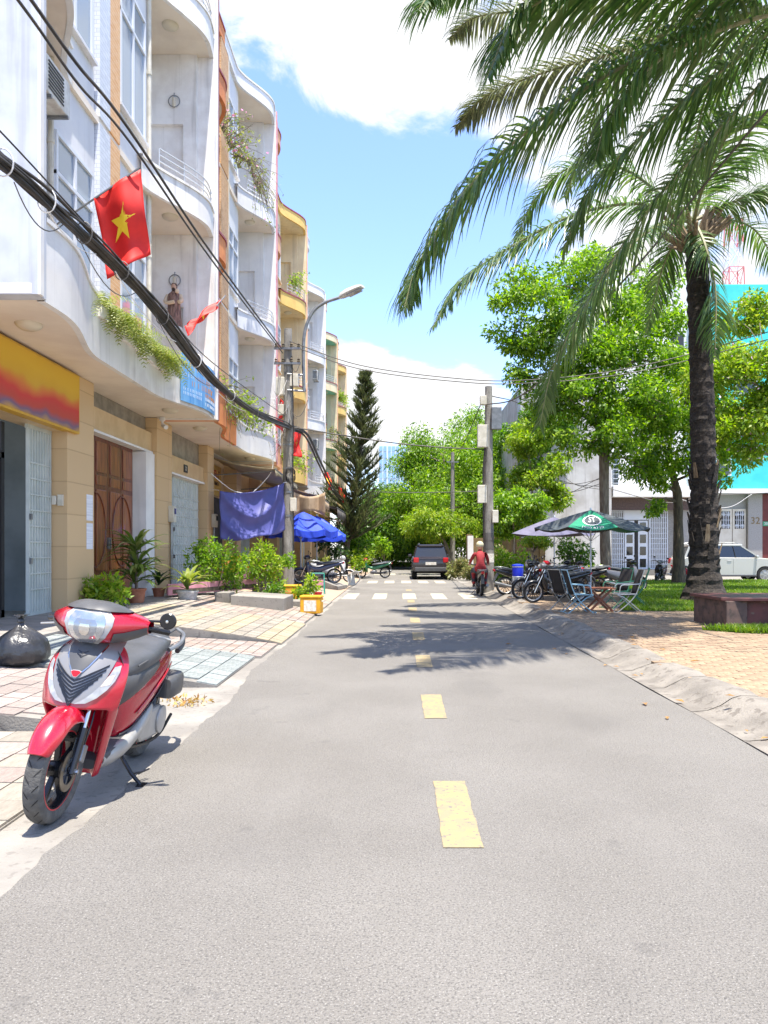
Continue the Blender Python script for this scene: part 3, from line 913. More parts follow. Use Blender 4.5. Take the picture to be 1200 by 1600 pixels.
def text_mesh(name, s, size, mat, parent, loc, rot, ext=.004, align='CENTER'):
    cu = bpy.data.curves.new(name, 'FONT'); cu.body = s; cu.size = size; cu.extrude = ext; cu.align_x = align; cu.align_y = 'CENTER'
    cu.resolution_u = 3
    ob = bpy.data.objects.new(name, cu); col.objects.link(ob)
    dg = bpy.context.evaluated_depsgraph_get()
    me = bpy.data.meshes.new_from_object(ob.evaluated_get(dg))
    bpy.data.objects.remove(ob, do_unlink=True)
    o = finish(name, me, mat, parent)
    off = Vector((0, 0, 0))
    if parent is not None:
        q = parent
        while q.parent: q = q.parent
        off = q.location
    o.location = Vector(loc) - off; o.rotation_euler = rot
    return o
FACE_ROAD = (R(90), 0, R(90))      # text on a wall that faces +x
text_mesh('number', '22', .16, m_plast, npl, (-6.099, 21.9, 3.79), FACE_ROAD, .002)

# camera dome and lamp under the canopy, air conditioners
cam_t = thing('security_camera', 'white security camera under the canopy by the wooden doors', 'camera', (-5.85, 18.9, 4.5))
MB().lathe([(0, 4.74), (.07, 4.74), (.07, 4.66), (.03, 4.64), (.03, 4.58)], 12, (-5.85, 18.9, 0)).build('mount', m_white, cam_t, smooth=True)
MB().tube([(-5.85, 18.95, 4.56), (-5.72, 18.78, 4.48)], [.05, .055], 10).build('camera_body', m_white, cam_t, smooth=True)
def aircon(loc, label, w=.8, h=.55, d=.3, grp=None):
    x, y, z = loc
    t = thing('air_conditioner', label, 'air conditioner', loc, group=grp)
    MB().bx(x, x + d, y, y + w, z, z + h).build('case', m_ac, t, bevel=.02)
    sl = MB()
    for k in range(8): sl.bx(x + d + .001, x + d + .012, y + .05, y + w - .25, z + .07 + k * .055, z + .095 + k * .055)
    sl.build('grille', m_black, t)
    s2 = MB()
    for k in range(9): s2.bx(x + .03, x + d - .03, y - .011, y - .001, z + .05 + k * .05, z + .075 + k * .05)
    s2.build('side_louvre', m_black, t)
    MB().bx(x, x + d + .02, y + .1, y + .14, z - .05, z - .002).bx(x, x + d + .02, y + w - .14, y + w - .1, z - .05, z - .002).build('bracket', m_galv, t)
aircon((-5.45, 11.2, 8.2), 'white air conditioner under the slab of the pale blue house by the brick pilaster')
aircon((-5.40, 19.75, 7.0), 'white air conditioner on the orange house beside the red flag')
aircon((-5.2, 45.6, 11.6), 'air conditioner under the top balcony of the white house')
aircon((-5.2, 45.6, 7.5), 'air conditioner under the middle balcony of the white house')

# yellow fascia sign whose print is out of focus bands of red and slate on yellow
def sign_print():
    m, n, l, b = NT('yellow_sign_print')
    t = n.new('ShaderNodeTexCoord'); s = n.new('ShaderNodeSeparateXYZ'); l.new(t.outputs['Object'], s.inputs[0])
    nz = n.new('ShaderNodeTexNoise'); nz.inputs['Scale'].default_value = 1.6; nz.inputs['Detail'].default_value = 1; l.new(t.outputs['Object'], nz.inputs['Vector'])
    ad = n.new('ShaderNodeMath'); ad.operation = 'MULTIPLY_ADD'; l.new(nz.outputs['Fac'], ad.inputs[0]); ad.inputs[1].default_value = .35; l.new(s.outputs[2], ad.inputs[2])
    r = n.new('ShaderNodeValToRGB'); e = r.color_ramp.elements
    pts = [(.0, C(206, 158, 40)), (.16, C(196, 150, 60)), (.28, C(110, 84, 110)), (.38, C(180, 60, 40)), (.55, C(196, 44, 34)), (.68, C(206, 110, 40)), (.8, C(206, 158, 30)), (1, C(214, 170, 40))]
    while len(e) < len(pts): e.new(.5)
    for i, (p, c_) in enumerate(pts): e[i].position = p; e[i].color = c_
    l.new(ad.outputs[0], r.inputs[0]); l.new(r.outputs[0], b.inputs['Base Color']); b.inputs['Roughness'].default_value = .5
    return m
sg = thing('fascia_sign', 'long yellow shop fascia sign with blurred red lettering band', 'sign', (-5.9, 11.5, 3.62))
MB().bx(-6.09, -5.92, 8.6, 14.2, 3.62, 4.70).build('sign_box', M('sign_yellow', C(206, 160, 44), .5, c2=C(190, 146, 50), scale=2), sg, bevel=.01)
MB().bx(-5.919, -5.912, 8.62, 14.15, 3.66, 4.66).build('sign_face', sign_print(), sg)

# blue painted sign on the balcony of the white house
bs = thing('balcony_sign', 'blue painted sign with yellow heading on the white balcony parapet', 'sign', (-4.6, 18.2, 4.78))
m_blue = M('sign_blue', C(70, 140, 206), .5, c2=C(120, 176, 222), scale=2.5, stretch=(1, 2.2, .3))
def strip_x(y): return HB[2](y - 14.48, 0) + .045
rows = [[(strip_x(y), y, 4.80), (strip_x(y), y, 5.86)] for y in [17.0 + i * .1 for i in range(21)]]
MB().grid(rows).build('sign_face', m_blue, bs, solid=.012)
rows2 = []
mt = M('sign_yellow_letters', C(226, 176, 70), .5); mw = M('sign_white_letters', C(222, 230, 238), .5); mo = M('sign_orange_letters', C(206, 138, 70), .5)
lt = {'y': MB(), 'w': MB(), 'o': MB()}
rr = random.Random(5)
def glyphs(g, ya, yb, z, h, w):
    y = ya
    while y < yb:
        x = strip_x(y) + .0085
        k = rr.random(); ww = w * (.8 + .4 * rr.random())
        g.bx(x, x + .004, y, y + ww * .28, z, z + h)
        if k < .7: g.bx(x, x + .004, y + ww * .3, y + ww * .72, z + h * .78, z + h)
        if k > .3: g.bx(x, x + .004, y + ww * .5, y + ww * .74, z, z + h * .7)
        if k > .6: g.bx(x, x + .004, y + ww * .3, y + ww * .6, z, z + h * .18)
        y += ww
        if rr.random() < .18: y += w * .6
glyphs(lt['y'], 17.2, 18.9, 5.56, .22, .15)
glyphs(lt['o'], 17.6, 18.4, 5.36, .10, .09)
glyphs(lt['o'], 17.45, 18.6, 5.20, .12, .10)
for z, a, b in ((5.38, 17.1, 17.5), (5.06, 17.1, 17.9), (4.96, 17.1, 17.9), (5.0, 18.1, 18.9), (4.88, 18.1, 18.9)): glyphs(lt['w'], a, b, z, .07, .06)
glyphs(lt['o'], 18.1, 18.9, 5.08, .08, .07)
for k, mm in (('y', mt), ('w', mw), ('o', mo)): lt[k].build('lettering', mm, bs)

# drain pipes down the fronts
for hh, yy, x_, lb in ((HA, 12.1, -5.50, 0), (HB, 16.85, -5.50, 0), (H1n, 19.62, -5.35, 0), (H1f, 24.55, -5.5, 0), (H2f, 33.6, -5.42, 0), (H3f, 42.9, -5.42, 0)):
    z0 = 4.9; g = MB().tube([(x_, yy, z0), (x_, yy, 17.2)], .045, 8)
    for k in range(6): g.lathe([(.058, z0 + 1 + 2 * k), (.058, z0 + 1.07 + 2 * k)], 8, (x_, yy, 0))
    g.build('drain_pipe', m_plast, hh[0], smooth=True)

# ------------------------------------------------------------------ vegetation
m_bark = M('tree_bark', (.13, .10, .075, 1), .95, c2=(.22, .185, .14, 1), scale=5, detail=8, stretch=(3, 3, .7), bump=.8, bscale=20)
m_bark_d = M('dark_bark', (.06, .048, .035, 1), .95, c2=(.12, .095, .06, 1), scale=5, detail=8, stretch=(3, 3, .7), bump=.8, bscale=20)
m_palmbark = M('palm_bark', (.014, .011, .009, 1), .95, c2=(.042, .032, .025, 1), scale=9, detail=8, stretch=(1, 1, 2.2), bump=1.0, bscale=18, spots=(.085, .07, .055, 1), sscale=22, samt=.5)
m_boot = M('palm_boot', (.16, .105, .06, 1), .9, c2=(.28, .21, .13, 1), scale=8, stretch=(2, 2, .6), bump=.6)
m_rachis = M('palm_rachis', (.16, .17, .07, 1), .6, c2=(.24, .22, .12, 1), scale=4)
m_palmleaf = leaf_mat('palm_leaflet', [(.042, .09, .022, 1), (.07, .135, .03, 1), (.10, .17, .04, 1), (.15, .20, .06, 1)], .38, .36)
m_palmdry = leaf_mat('palm_leaflet_pale', [(.10, .12, .05, 1), (.16, .17, .08, 1), (.07, .10, .04, 1)], .3, .4)
m_lf_bright = leaf_mat('bright_leaf', [(.06, .14, .012, 1), (.13, .26, .02, 1), (.21, .36, .03, 1), (.34, .46, .06, 1)], .52)
m_lf_mid = leaf_mat('mid_leaf', [(.035, .10, .012, 1), (.07, .17, .016, 1), (.12, .25, .022, 1), (.20, .32, .035, 1)], .46)
m_lf_dark = leaf_mat('dark_leaf', [(.015, .045, .010, 1), (.03, .07, .014, 1), (.05, .10, .018, 1)], .3)
m_lf_yel = leaf_mat('yellow_green_leaf', [(.12, .23, .018, 1), (.20, .33, .025, 1), (.28, .40, .04, 1), (.36, .40, .06, 1)], .5)
m_needle = leaf_mat('pine_needle', [(.05, .075, .028, 1), (.09, .115, .04, 1), (.14, .145, .06, 1)], .3, .6)
m_fern = leaf_mat('fern_leaf', [(.16, .22, .03, 1), (.25, .30, .05, 1), (.32, .33, .09, 1), (.11, .18, .03, 1)], .4)
m_straw = leaf_mat('dry_grass', [(.30, .26, .12, 1), (.22, .22, .07, 1), (.13, .18, .04, 1)], .3)
m_flower = leaf_mat('pink_flower', [C(214, 120, 170), C(226, 160, 200), C(200, 80, 140)], .3)
m_flower_w = leaf_mat('pale_flower', [C(220, 190, 214), C(206, 160, 196)], .3)

def tree(name, label, base, trunk, clumps, n, size, mat, grow=1.17, *, bark=None, group=None, droop=.4, seed=1, limbs=True, aspect=.42, cat='tree', extra=None):
    """trunk: [(x,y,z,r)...] world; clumps: [(x,y,z,rx,ry,rz)...] world"""
    r_ = np.random.RandomState(seed); q = random.Random(seed)
    clumps = [(c[0], c[1], c[2], c[3] * grow, c[4] * grow, c[5] * grow) for c in clumps]
    t = thing(name, label, cat, base, group=group)
    g = MB()
    tp = [Vector(p[:3]) for p in trunk]
    pts = crom(tp, 14) if len(tp) > 2 else [tp[0].lerp(tp[-1], i / 10) for i in range(11)]
    m_ = len(trunk) - 1
    rad = []
    for i in range(len(pts)):
        f = i / (len(pts) - 1) * m_; k = min(int(f), m_ - 1); f -= k
        rad.append((trunk[k][3] * (1 - f) + trunk[k + 1][3] * f) * (1 + .08 * q.uniform(-1, 1)))
    rad[0] *= 1.25
    g.tube(pts, rad, 10)
    if limbs:
        for (cx, cy, cz, rx, ry, rz) in clumps:
            c = Vector((cx, cy, cz))
            k = min(range(len(pts)), key=lambda i: (pts[i] - c).length + (0 if pts[i].z < cz - .2 else 1.5) + (3 if i < 6 else 0))
            a = pts[k]
            mid = a.lerp(c, .5) + Vector((q.uniform(-.2, .2), q.uniform(-.2, .2), .12 * (c - a).length))
            r0 = max(.02, min(rad[k] * .6, .03 * (c - a).length + .015))
            g.tube(crom([a, mid, c], 7), [r0 * (1 - .75 * i / 7) for i in range(8)], 6)
            for _ in range(3):
                e = c + Vector((q.uniform(-1, 1) * rx, q.uniform(-1, 1) * ry, q.uniform(-.6, .9) * rz)) * .8
                g.tube([c.lerp(a, .15), c.lerp(e, .5) + Vector((0, 0, .06)), e], [r0 * .35, r0 * .25, r0 * .08], 5)
    g.build('trunk', bark or m_bark, t, smooth=True)
    cl = []
    vol = np.array([c[3] * c[4] * c[5] for c in clumps]) ** .66; vol /= vol.sum()
    for c, w in zip(clumps, vol):
        k = max(8, int(n * w))
        # each clump is a handful of tufts
        nt = max(4, int(7 + 3 * c[3]))
        d = r_.normal(size=(nt, 3)); d /= np.linalg.norm(d, axis=1)[:, None]
        tc_ = np.array(c[:3]) + d * np.array(c[3:6]) * (r_.rand(nt, 1) ** .5) * .95
        tr_ = np.array(c[3:6]) * np.array([.52, .52, .42])
        cl.append(leaf_cloud(tc_, tr_, k, size, r_, droop, aspect))
    v, f = join_clouds(cl)
    raw('crown', v, f, mat, t)
    if extra:
        mat2, n2, s2 = extra
        cc = np.array([c[:3] for c in clumps]); rr_ = np.array([c[3:6] for c in clumps]) * 1.0
        v, f = leaf_cloud(cc, rr_, n2, s2, r_, .1, .6, shell=1)
        raw('blossom', v, f, mat2, t)
    return t

def clumps_in(cx, cy, cz, rx, ry, rz, n, cr, seed, flat=.75, lower=-1.0):
    q = random.Random(seed); out = []
    while len(out) < n:
        d = Vector((q.gauss(0, 1), q.gauss(0, 1), q.gauss(0, 1))).normalized() * (q.random() ** .45)
        if d.z < lower: continue
        s = cr * q.uniform(.65, 1.3)
        out.append((cx + d.x * rx, cy + d.y * ry, cz + d.z * rz, s, s, s * flat))
    return out

# ---- palms
def frond(pts, n, leaf, mat, parent, q, wid=.042, base_r=.035, start=.14, dz=1.0):
    sp = crom(pts, 40)
    rows = MB()
    L = len(sp) - 1
    rows.tube(sp, [base_r * (1 - .85 * (i / L)) for i in range(L + 1)], 5)
    ra = rows.build('frond', m_rachis, parent, smooth=True)
    V, F = [], []
    def at(t):
        f = t * L; k = min(int(f), L - 1); f -= k
        return sp[k].lerp(sp[k + 1], f), (sp[k + 1] - sp[k]).normalized()
    n = int(n * 1.5); leaf *= 1.36; wid *= 1.22
    for i in range(n):
        t = start + (1 - start) * (i + q.random() * .6) / n
        t = min(t, .999)
        p, T = at(t)
        side0 = T.cross(Vector((0, 0, 1)))
        if side0.length < .05: side0 = Vector((1, 0, 0))
        side0.normalize()
        up = side0.cross(T).normalized()
        env = math.sin(PI * min(1, (.12 + .92 * (t - start) / (1 - start)))) ** .55
        ll = leaf * max(.22, env) * q.uniform(.85, 1.12)
        for s in (-1, 1):
            dirv = (side0 * s * q.uniform(.65, 1.0) + T * (.40 + .5 * t) + up * q.uniform(-.3, .3)).normalized()
            pt = p.copy(); k0 = len(V)
            w = wid * q.uniform(.8, 1.2)
            segs = 4
            for j in range(segs + 1):
                f = j / segs
                wv = dirv.cross(up if j < 2 else side0)
                wv = dirv.cross(Vector((T.x, T.y, T.z)))
                wv = T if wv.length < .1 else T * 1.0
                wv = (T - dirv * T.dot(dirv))
                wv = wv.normalized() if wv.length > .05 else up
                ww = w * (.55 + .9 * f if f < .4 else (1 - f) * 1.5 + .02) * .5
                V.append(pt + wv * ww); V.append(pt - wv * ww)
                if j < segs:
                    pt = pt + dirv * ll / segs
                    dirv = (dirv + Vector((q.uniform(-.05, .05), q.uniform(-.05, .05), -(.27 + .42 * f) * dz))).normalized()
            for j in range(segs):
                a = k0 + 2 * j; F.append((a, a + 1, a + 3, a + 2))
    raw('leaflets', np.array([tuple(v) for v in V]), np.array(F), mat, ra)
    return ra

def palm_trunk(t, base, top, r0, r1, flare, seed, boots=True):
    q = random.Random(seed); g = MB(); rows = []
    n = 90; m = 20
    base = Vector(base); top = Vector(top)
    ph = [q.random() * 6 for _ in range(6)]
    for i in range(n + 1):
        f = i / n
        c = base.lerp(top, f) + Vector((.10 * math.sin(f * 2.6), 0, 0))
        h = f * (top.z - base.z)
        r = r0 + (r1 - r0) * f + flare * math.exp(-h / .55) + .03 * math.exp(-((h - 2.1) / .6) ** 2)
        row = []
        for j in range(m):
            a = 2 * PI * j / m
            rr_ = r * (1 + .055 * q.uniform(-1, 1) + (.05 if i % 3 == 0 else -.02))
            row.append(c + Vector((math.cos(a) * rr_, math.sin(a) * rr_, .02 * q.uniform(-1, 1))))
        rows.append(row)
    g.grid(rows, closed=True)
    tr = g.build('trunk', m_palmbark, t)
    if boots:
        # split leaf bases that still cling to the trunk
        for k in range(46):
            f = q.choice([q.uniform(.12, .36), q.uniform(.12, .36), q.uniform(.03, .95)])
            a = q.uniform(PI * .9, PI * 2.1)
            c = base.lerp(top, f) + Vector((.10 * math.sin(f * 2.6), 0, 0)); h = f * (top.z - base.z)
            r = r0 + (r1 - r0) * f + flare * math.exp(-h / .55)
            o = Vector((math.cos(a), math.sin(a), 0)); s = Vector((-o.y, o.x, 0))
            big = .12 < f < .36
            ln = q.uniform(.25, .5) if big else q.uniform(.07, .16); w = q.uniform(.05, .11) if big else .05
            p0 = c + o * (r - .02); p1 = c + o * (r + q.uniform(.04, .10) * (1 if big else .5)) + Vector((0, 0, ln))
            b = MB().add([p0 - s * w, p0 + s * w, p1 + s * w * .6, p1 - s * w * .5, p0 - s * w + o * .04, p0 + s * w + o * .04, p1 + s * w * .6 + o * .02, p1 - s * w * .5 + o * .02],
                         [(0, 1, 2, 3), (4, 7, 6, 5), (0, 4, 5, 1), (1, 5, 6, 2), (2, 6, 7, 3), (3, 7, 4, 0)])
            b.build('leaf_base', m_boot if q.random() < .22 and big else m_palmbark, t)
    return tr
def palm_heart(t, c, r, seed):
    q = random.Random(seed)
    for k in range(34):
        a = q.uniform(0, 2 * PI); e = q.uniform(.15, 1.0)
        d = Vector((math.cos(a) * (1 - e * .5), math.sin(a) * (1 - e * .5), .35 + e))
        p0 = Vector(c) + Vector((math.cos(a) * r * .7, math.sin(a) * r * .7, -.5 + e * .5)); L = q.uniform(.55, 1.0)
        d.normalize(); s = Vector((-math.sin(a), math.cos(a), 0))
        b = MB().tube([p0, p0 + d * L * .5, p0 + d * L], [.085, .06, .045], 6)
        b.build('leaf_base', m_boot, t, smooth=True)

q1 = random.Random(21)
PB1 = P(1100, 942, 19.9); PB1.z = PZ
PT1 = P(1084, 372, 19.9)
palm1 = thing('palm_tree', 'tall dark-trunked palm standing on the lawn with leaf bases still clinging', 'palm tree', PB1)
palm_trunk(palm1, PB1 - Vector((0, 0, .05)), PT1, .335, .265, .33, 3)
palm_heart(palm1, PT1 + Vector((0, 0, .15)), .3, 8)
C1 = PT1 + Vector((0, 0, .45))
def fr1(lst, d0, d1, n=95, leaf=1.0, mat=None, dz=1.0, wid=.045):
    k = len(lst)
    pts = [C1] + [P(x, y, d0 + (d1 - d0) * (i + 1) / k) for i, (x, y) in enumerate(lst)]
    frond(pts, n, leaf, mat or m_palmleaf, palm1, q1, wid, .055, .12, dz)
fr1([(1000, 318), (900, 335), (800, 385), (720, 440), (676, 512)], 19.9, 18.5, 110, 1.0)
fr1([(1102, 385), (1118, 455), (1117, 560)], 19.4, 19.0, 60, .85)
fr1([(1140, 318), (1200, 302), (1275, 360)], 19.9, 19.5, 70)
fr1([(1115, 295), (1180, 240), (1270, 225), (1340, 300)], 19.9, 20, 80)
fr1([(1090, 260), (1115, 160), (1170, 90), (1260, 80)], 20.5, 21, 80)
fr1([(1040, 310), (970, 262), (890, 262), (830, 320), (800, 400)], 20.3, 22, 90, 1.0)
fr1([(1035, 350), (985, 385), (925, 460), (890, 560)], 19, 16.5, 85, .95)
fr1([(1100, 290), (1150, 190), (1190, 190)], 19, 15.5, 80, .95)
fr1([(1060, 370), (1035, 420), (1010, 520)], 20.4, 22.5, 60, .8)
fr1([(1110, 340), (1180, 360), (1230, 450)], 20.6, 23, 60, .9)

q2 = random.Random(33)
PB2 = Vector((7.35, 12.0, PZ)); PT2 = Vector((7.25, 12.0, 9.7)); C2 = PT2 + Vector((0, 0, .45))
palm2 = thing('palm_tree', 'nearer palm beside the brown planter, only its arching fronds in view', 'palm tree', PB2)
palm_trunk(palm2, PB2 - Vector((0, 0, .05)), PT2, .33, .27, .3, 5, boots=False)
palm_heart(palm2, PT2 + Vector((0, 0, .15)), .3, 9)
def fr2(lst, d0, d1, n=105, leaf=1.05, mat=None, dz=1.0):
    k = len(lst)
    pts = [C2] + [P(x, y, d0 + (d1 - d0) * (i + 1) / k) for i, (x, y) in enumerate(lst)]
    frond(pts, n, leaf, mat or m_palmleaf, palm2, q2, .045, .05, .16, dz)
fr2([(1140, 25), (960, 110), (835, 195), (725, 300), (655, 410), (632, 480)], 11.9, 11.2, 130, 1.05)
fr2([(1220, 40), (1130, 108), (1040, 180), (930, 285), (880, 390)], 12.4, 13.4, 100, .95)
fr2([(1290, 20), (1200, 120), (1100, 228), (1015, 325), (930, 450), (866, 570), (843, 665)], 12.6, 14.5, 125, 1.0)
fr2([(1200, -30), (1060, -30), (920, -25), (810, 25), (762, 120)], 11.2, 9.8, 115, 1.0)
fr2([(1150, 0), (1000, 70), (860, 110), (760, 150), (712, 200)], 13, 15.5, 100, .75, m_palmdry)
fr2([(1150, -40), (950, -10), (820, 15), (740, 28), (702, 62)], 13, 16.5, 95, .75, m_palmdry)
fr2([(1180, -60), (980, -110), (800, -90), (690, -30), (655, 15)], 11, 9.0, 100, .8)
fr2([(1210, 20), (1090, 60), (1010, 110), (950, 190), (930, 250)], 11.5, 11.0, 100, 1.0)
for k in range(7):       # the fronds on the far side of the crown, which shade lawn and road
    a = R(-75 + k * 35); e = q2.uniform(1.2, 2.2); Ln = q2.uniform(5.0, 6.3)
    d = Vector((math.cos(a), math.sin(a), 0))
    frond([C2, C2 + d * Ln * .35 + Vector((0, 0, e)), C2 + d * Ln * .75 + Vector((0, 0, e * .6)), C2 + d * Ln + Vector((0, 0, -1.4))], 80, 1.0, m_palmleaf, palm2, q2, .045, .05)
# fronds reaching out over the road towards the camera side
for (a, Ln, dr) in ((217, 8.0, -3.2), (203, 7.9, -2.5), (188, 7.8, -2.5), (173, 6.6, -3)):
    a = R(a); d = Vector((math.cos(a), math.sin(a), 0))
    frond([C2, C2 + d * Ln * .35 + Vector((0, 0, 2.2)), C2 + d * Ln * .72 + Vector((0, 0, 1.9)), C2 + d * Ln + Vector((0, 0, 1.0 + dr * .2))], 95, 1.0, m_palmleaf, palm2, q2, .045, .05)

# ---- broadleaf trees on the right
b1 = P(948, 917, 27.5); b1.z = PZ
def PC(px, py, d, r, flat=.8):
    p = P(px, py, d); return (p.x, p.y, p.z, r, r, r * flat)
cl = [PC(800, 520, 27, .75), (PC(830, 450, 27.5, .9)), PC(890, 430, 28, 1.0), PC(950, 460, 28, 1.0), PC(860, 540, 27, .95), PC(920, 540, 27, 1.0), PC(980, 540, 27.5, 1.0), PC(1020, 500, 28.5, 1.0),
      PC(880, 620, 26.5, .8), PC(940, 620, 27, .9), PC(1000, 620, 27, .9), PC(1030, 570, 28, .9), PC(880, 685, 26.5, .6), PC(920, 695, 26.5, .5), PC(820, 590, 27, .6), PC(850, 640, 27, .6), PC(1000, 730, 28, .6), PC(960, 660, 26.5, .8), PC(870, 480, 26.5, .8), PC(900, 580, 27.5, .9), PC(980, 690, 27, .7), PC(790, 470, 27, .45), PC(1010, 440, 29, .9), PC(930, 400, 28.5, .6), PC(1030, 650, 27.5, .7)]
tr = [(b1.x, b1.y, PZ - .05, .22), (b1.x - .08, b1.y, 2.6, .18), (P(945, 700, 27.5).x, 27.5, P(945, 680, 27.5).z, .17), (P(958, 560, 27.5).x, 27.5, P(958, 560, 27.5).z, .11), (P(940, 470, 28).x, 28, P(940, 470, 28).z, .06)]
tree('broadleaf_tree', 'bright green tree with straight grey trunk behind the green parasol', (b1.x, b1.y, PZ), tr, cl, 36000, .175, m_lf_bright, 1.26, seed=4)
b2 = P(1061, 912, 30); b2.z = PZ
cl = [PC(1010, 690, 29, .8), PC(1000, 640, 29.5, .9), PC(1070, 660, 29, .9), PC(1120, 740, 29.5, .5), PC(1020, 720, 29, .6), PC(1040, 640, 30, 1.0), PC(1080, 600, 30, 1.0), PC(1130, 640, 30, 1.1), PC(1060, 720, 29, .6), PC(1100, 700, 29.5, .7), PC(1015, 750, 28.8, .55), PC(1030, 790, 28.6, .4), PC(1150, 700, 30, .8), PC(1180, 650, 30, 1.0), PC(1130, 560, 31, .9), PC(1060, 560, 31, .8)]
tr = [(b2.x, b2.y, PZ - .05, .24), (b2.x - .03, b2.y, 2.4, .19), (P(1058, 770, 30).x, 30, P(1058, 770, 30).z, .17), (P(1045, 700, 30).x, 30, P(1045, 700, 30).z, .08), (P(1075, 620, 30).x, 30, P(1075, 620, 30).z, .05)]
tree('broadleaf_tree', 'forked dark-barked tree on the lawn in front of the silver car', (b2.x, b2.y, PZ), tr, cl, 21000, .18, m_lf_bright, 1.26, bark=m_bark_d, seed=6)
cl = [PC(1110, 600, 25, .8), PC(1160, 570, 25, .9), PC(1200, 600, 25, 1.0), PC(1140, 660, 25, .7), PC(1190, 660, 25, .8), PC(1230, 560, 25, .8), PC(1150, 500, 27, .7), PC(1190, 490, 27, .7), PC(1170, 700, 25, .5), PC(1110, 680, 25, .5), PC(1230, 640, 25, .9)]
tr = [(12.9, 25.3, PZ, .16), (12.8, 25.2, 3.2, .13), (12.3, 25.1, 6.0, .08), (12.0, 25, 7.4, .04)]
tree('flowering_tree', 'yellow-green tree with pale pink blossoms right of the palm trunk', (12.9, 25.3, PZ), tr, cl, 16000, .17, m_lf_yel, seed=8, extra=(m_flower_w, 260, .11))

# ---- the wood that closes the street: each tree its own trunk and crown
bgt = [  # px, base depth, top py, half width m, mat, seed
    (695, 58, 668, 4.4, m_lf_bright, 11), (790, 52, 672, 4.0, m_lf_bright, 12), (645, 64, 772, 3.6, m_lf_mid, 13), (845, 57, 690, 3.8, m_lf_bright, 14),
    (745, 66, 632, 4.8, m_lf_bright, 15), (606, 60, 762, 2.8, m_lf_mid, 16)]
lbs = ['broad bright green tree right behind the parked dark car', 'full green tree behind the thick concrete pole with cabinets', 'dense green tree below the distant tower block', 'bright green tree against the blank white wall',
       'tallest tree of the wood closing the street', 'low leafy tree at the end of the street beside the pine']
for (px, d, py, hw, mt_, sd), lb in zip(bgt, lbs):
    top = P(px, py, d); H = top.z
    bx_ = top.x
    cl = clumps_in(bx_, d, H * .57, hw * .95, hw * .8, H * .38, 34, 1.25, sd)
    cl += clumps_in(bx_, d - hw * .6, H * .40, hw, hw * .4, H * .28, 20, 1.1, sd + 50)
    tr = [(bx_, d, 0, .3), (bx_ + .2, d, H * .3, .24), (bx_ - .1, d, H * .6, .15), (bx_, d, H * .85, .06)]
    tree('broadleaf_tree', lb, (bx_, d, 0), tr, cl, 48000, .25, mt_, 1.42, seed=sd, droop=.7, aspect=.36)
b = P(690, 900, 45); b.z = 0
cl = clumps_in(b.x - .3, 45, 3.0, 2.0, 1.4, .75, 13, .75, 31, .7)
tree('spreading_tree', 'small spreading tree with drooping bright leaves over the dark car', b, [(2.95, 45, 0, .13), (2.9, 45, 1.2, .1), (2.5, 45, 2.2, .08), (2.3, 45, 3.0, .04)], cl, 9000, .2, m_lf_yel, seed=31, droop=.9, aspect=.34)
# creeper-covered bushes before the blank wall
for i, (px, py, d, hw, h, mt_, lb) in enumerate((
    (830, 745, 40, 1.9, 2.6, m_lf_yel, 'climbing bush with yellow-green leaves at the corner of the blank wall'),
    (800, 800, 38, 1.5, 1.6, m_lf_bright, 'leafy bush hanging over the ochre wall behind the pole'),
    (845, 690, 43, 2.0, 2.2, m_lf_mid, 'tall dark creeper clinging to the edge of the blank wall'))):
    c = P(px, py, d)
    cl = clumps_in(c.x, d, c.z, hw, 1.0, h, 16, .62, 60 + i)
    tree('climbing_bush', lb, (c.x, d, 0), [(c.x, d, 0, .08), (c.x + .1, d, c.z * .6, .06), (c.x, d, c.z, .03)], cl, 11000, .2, mt_, seed=60 + i, cat='bush', droop=.6)

# ---- pine beside the road
pb = P(537, 898, 40); pb.z = .05
pine = thing('pine_tree', 'slender dark conifer leaning over the left verge', 'pine tree', pb)
tp = crom([pb, P(545, 830, 40), P(557, 760, 40), P(566, 680, 40), P(572, 592, 40)], 30)
MB().tube(tp, [.17 * (1 - .9 * i / 30) + .01 for i in range(31)], 8).build('trunk', m_bark_d, pine, smooth=True)
qp = random.Random(9); rp = np.random.RandomState(9)
br = MB(); cents = []; V = []; F = []
for i in range(5, 31):
    f = i / 30
    for k in range(8):
        a = qp.uniform(0, 2 * PI); ln = (2.5 * (1 - f) ** .75 + .22) * qp.uniform(.6, 1.15)
        d = Vector((math.cos(a), math.sin(a), .25 + .5 * f)).normalized()
        p0 = tp[i]; pts = [p0]
        dd = d.copy(); p = p0.copy()
        for s in range(5):
            p = p + dd * ln / 5; pts.append(p.copy()); dd = (dd + Vector((0, 0, .10))).normalized()
        br.tube(pts, [.025 * (1 - f * .6) * (1 - .8 * s / 5) + .004 for s in range(6)], 4)
        for s in range(1, 6):
            for _ in range(15):
                c = pts[s].lerp(pts[s - 1], qp.random())
                nd = (dd + Vector((qp.uniform(-1, 1), qp.uniform(-1, 1), qp.uniform(-.3, .9))) * .75).normalized()
                L_ = qp.uniform(.22, .46); sd = nd.cross(Vector((qp.random(), qp.random(), qp.random() - .5))).normalized() * .022
                k0 = len(V); V += [c - sd, c + sd, c + nd * L_ + sd * .4, c + nd * L_ - sd * .4]; F.append((k0, k0 + 1, k0 + 2, k0 + 3))
br.build('branches', m_bark_d, pine)
raw('crown', np.array([tuple(v) for v in V]), np.array(F), m_needle, pine)

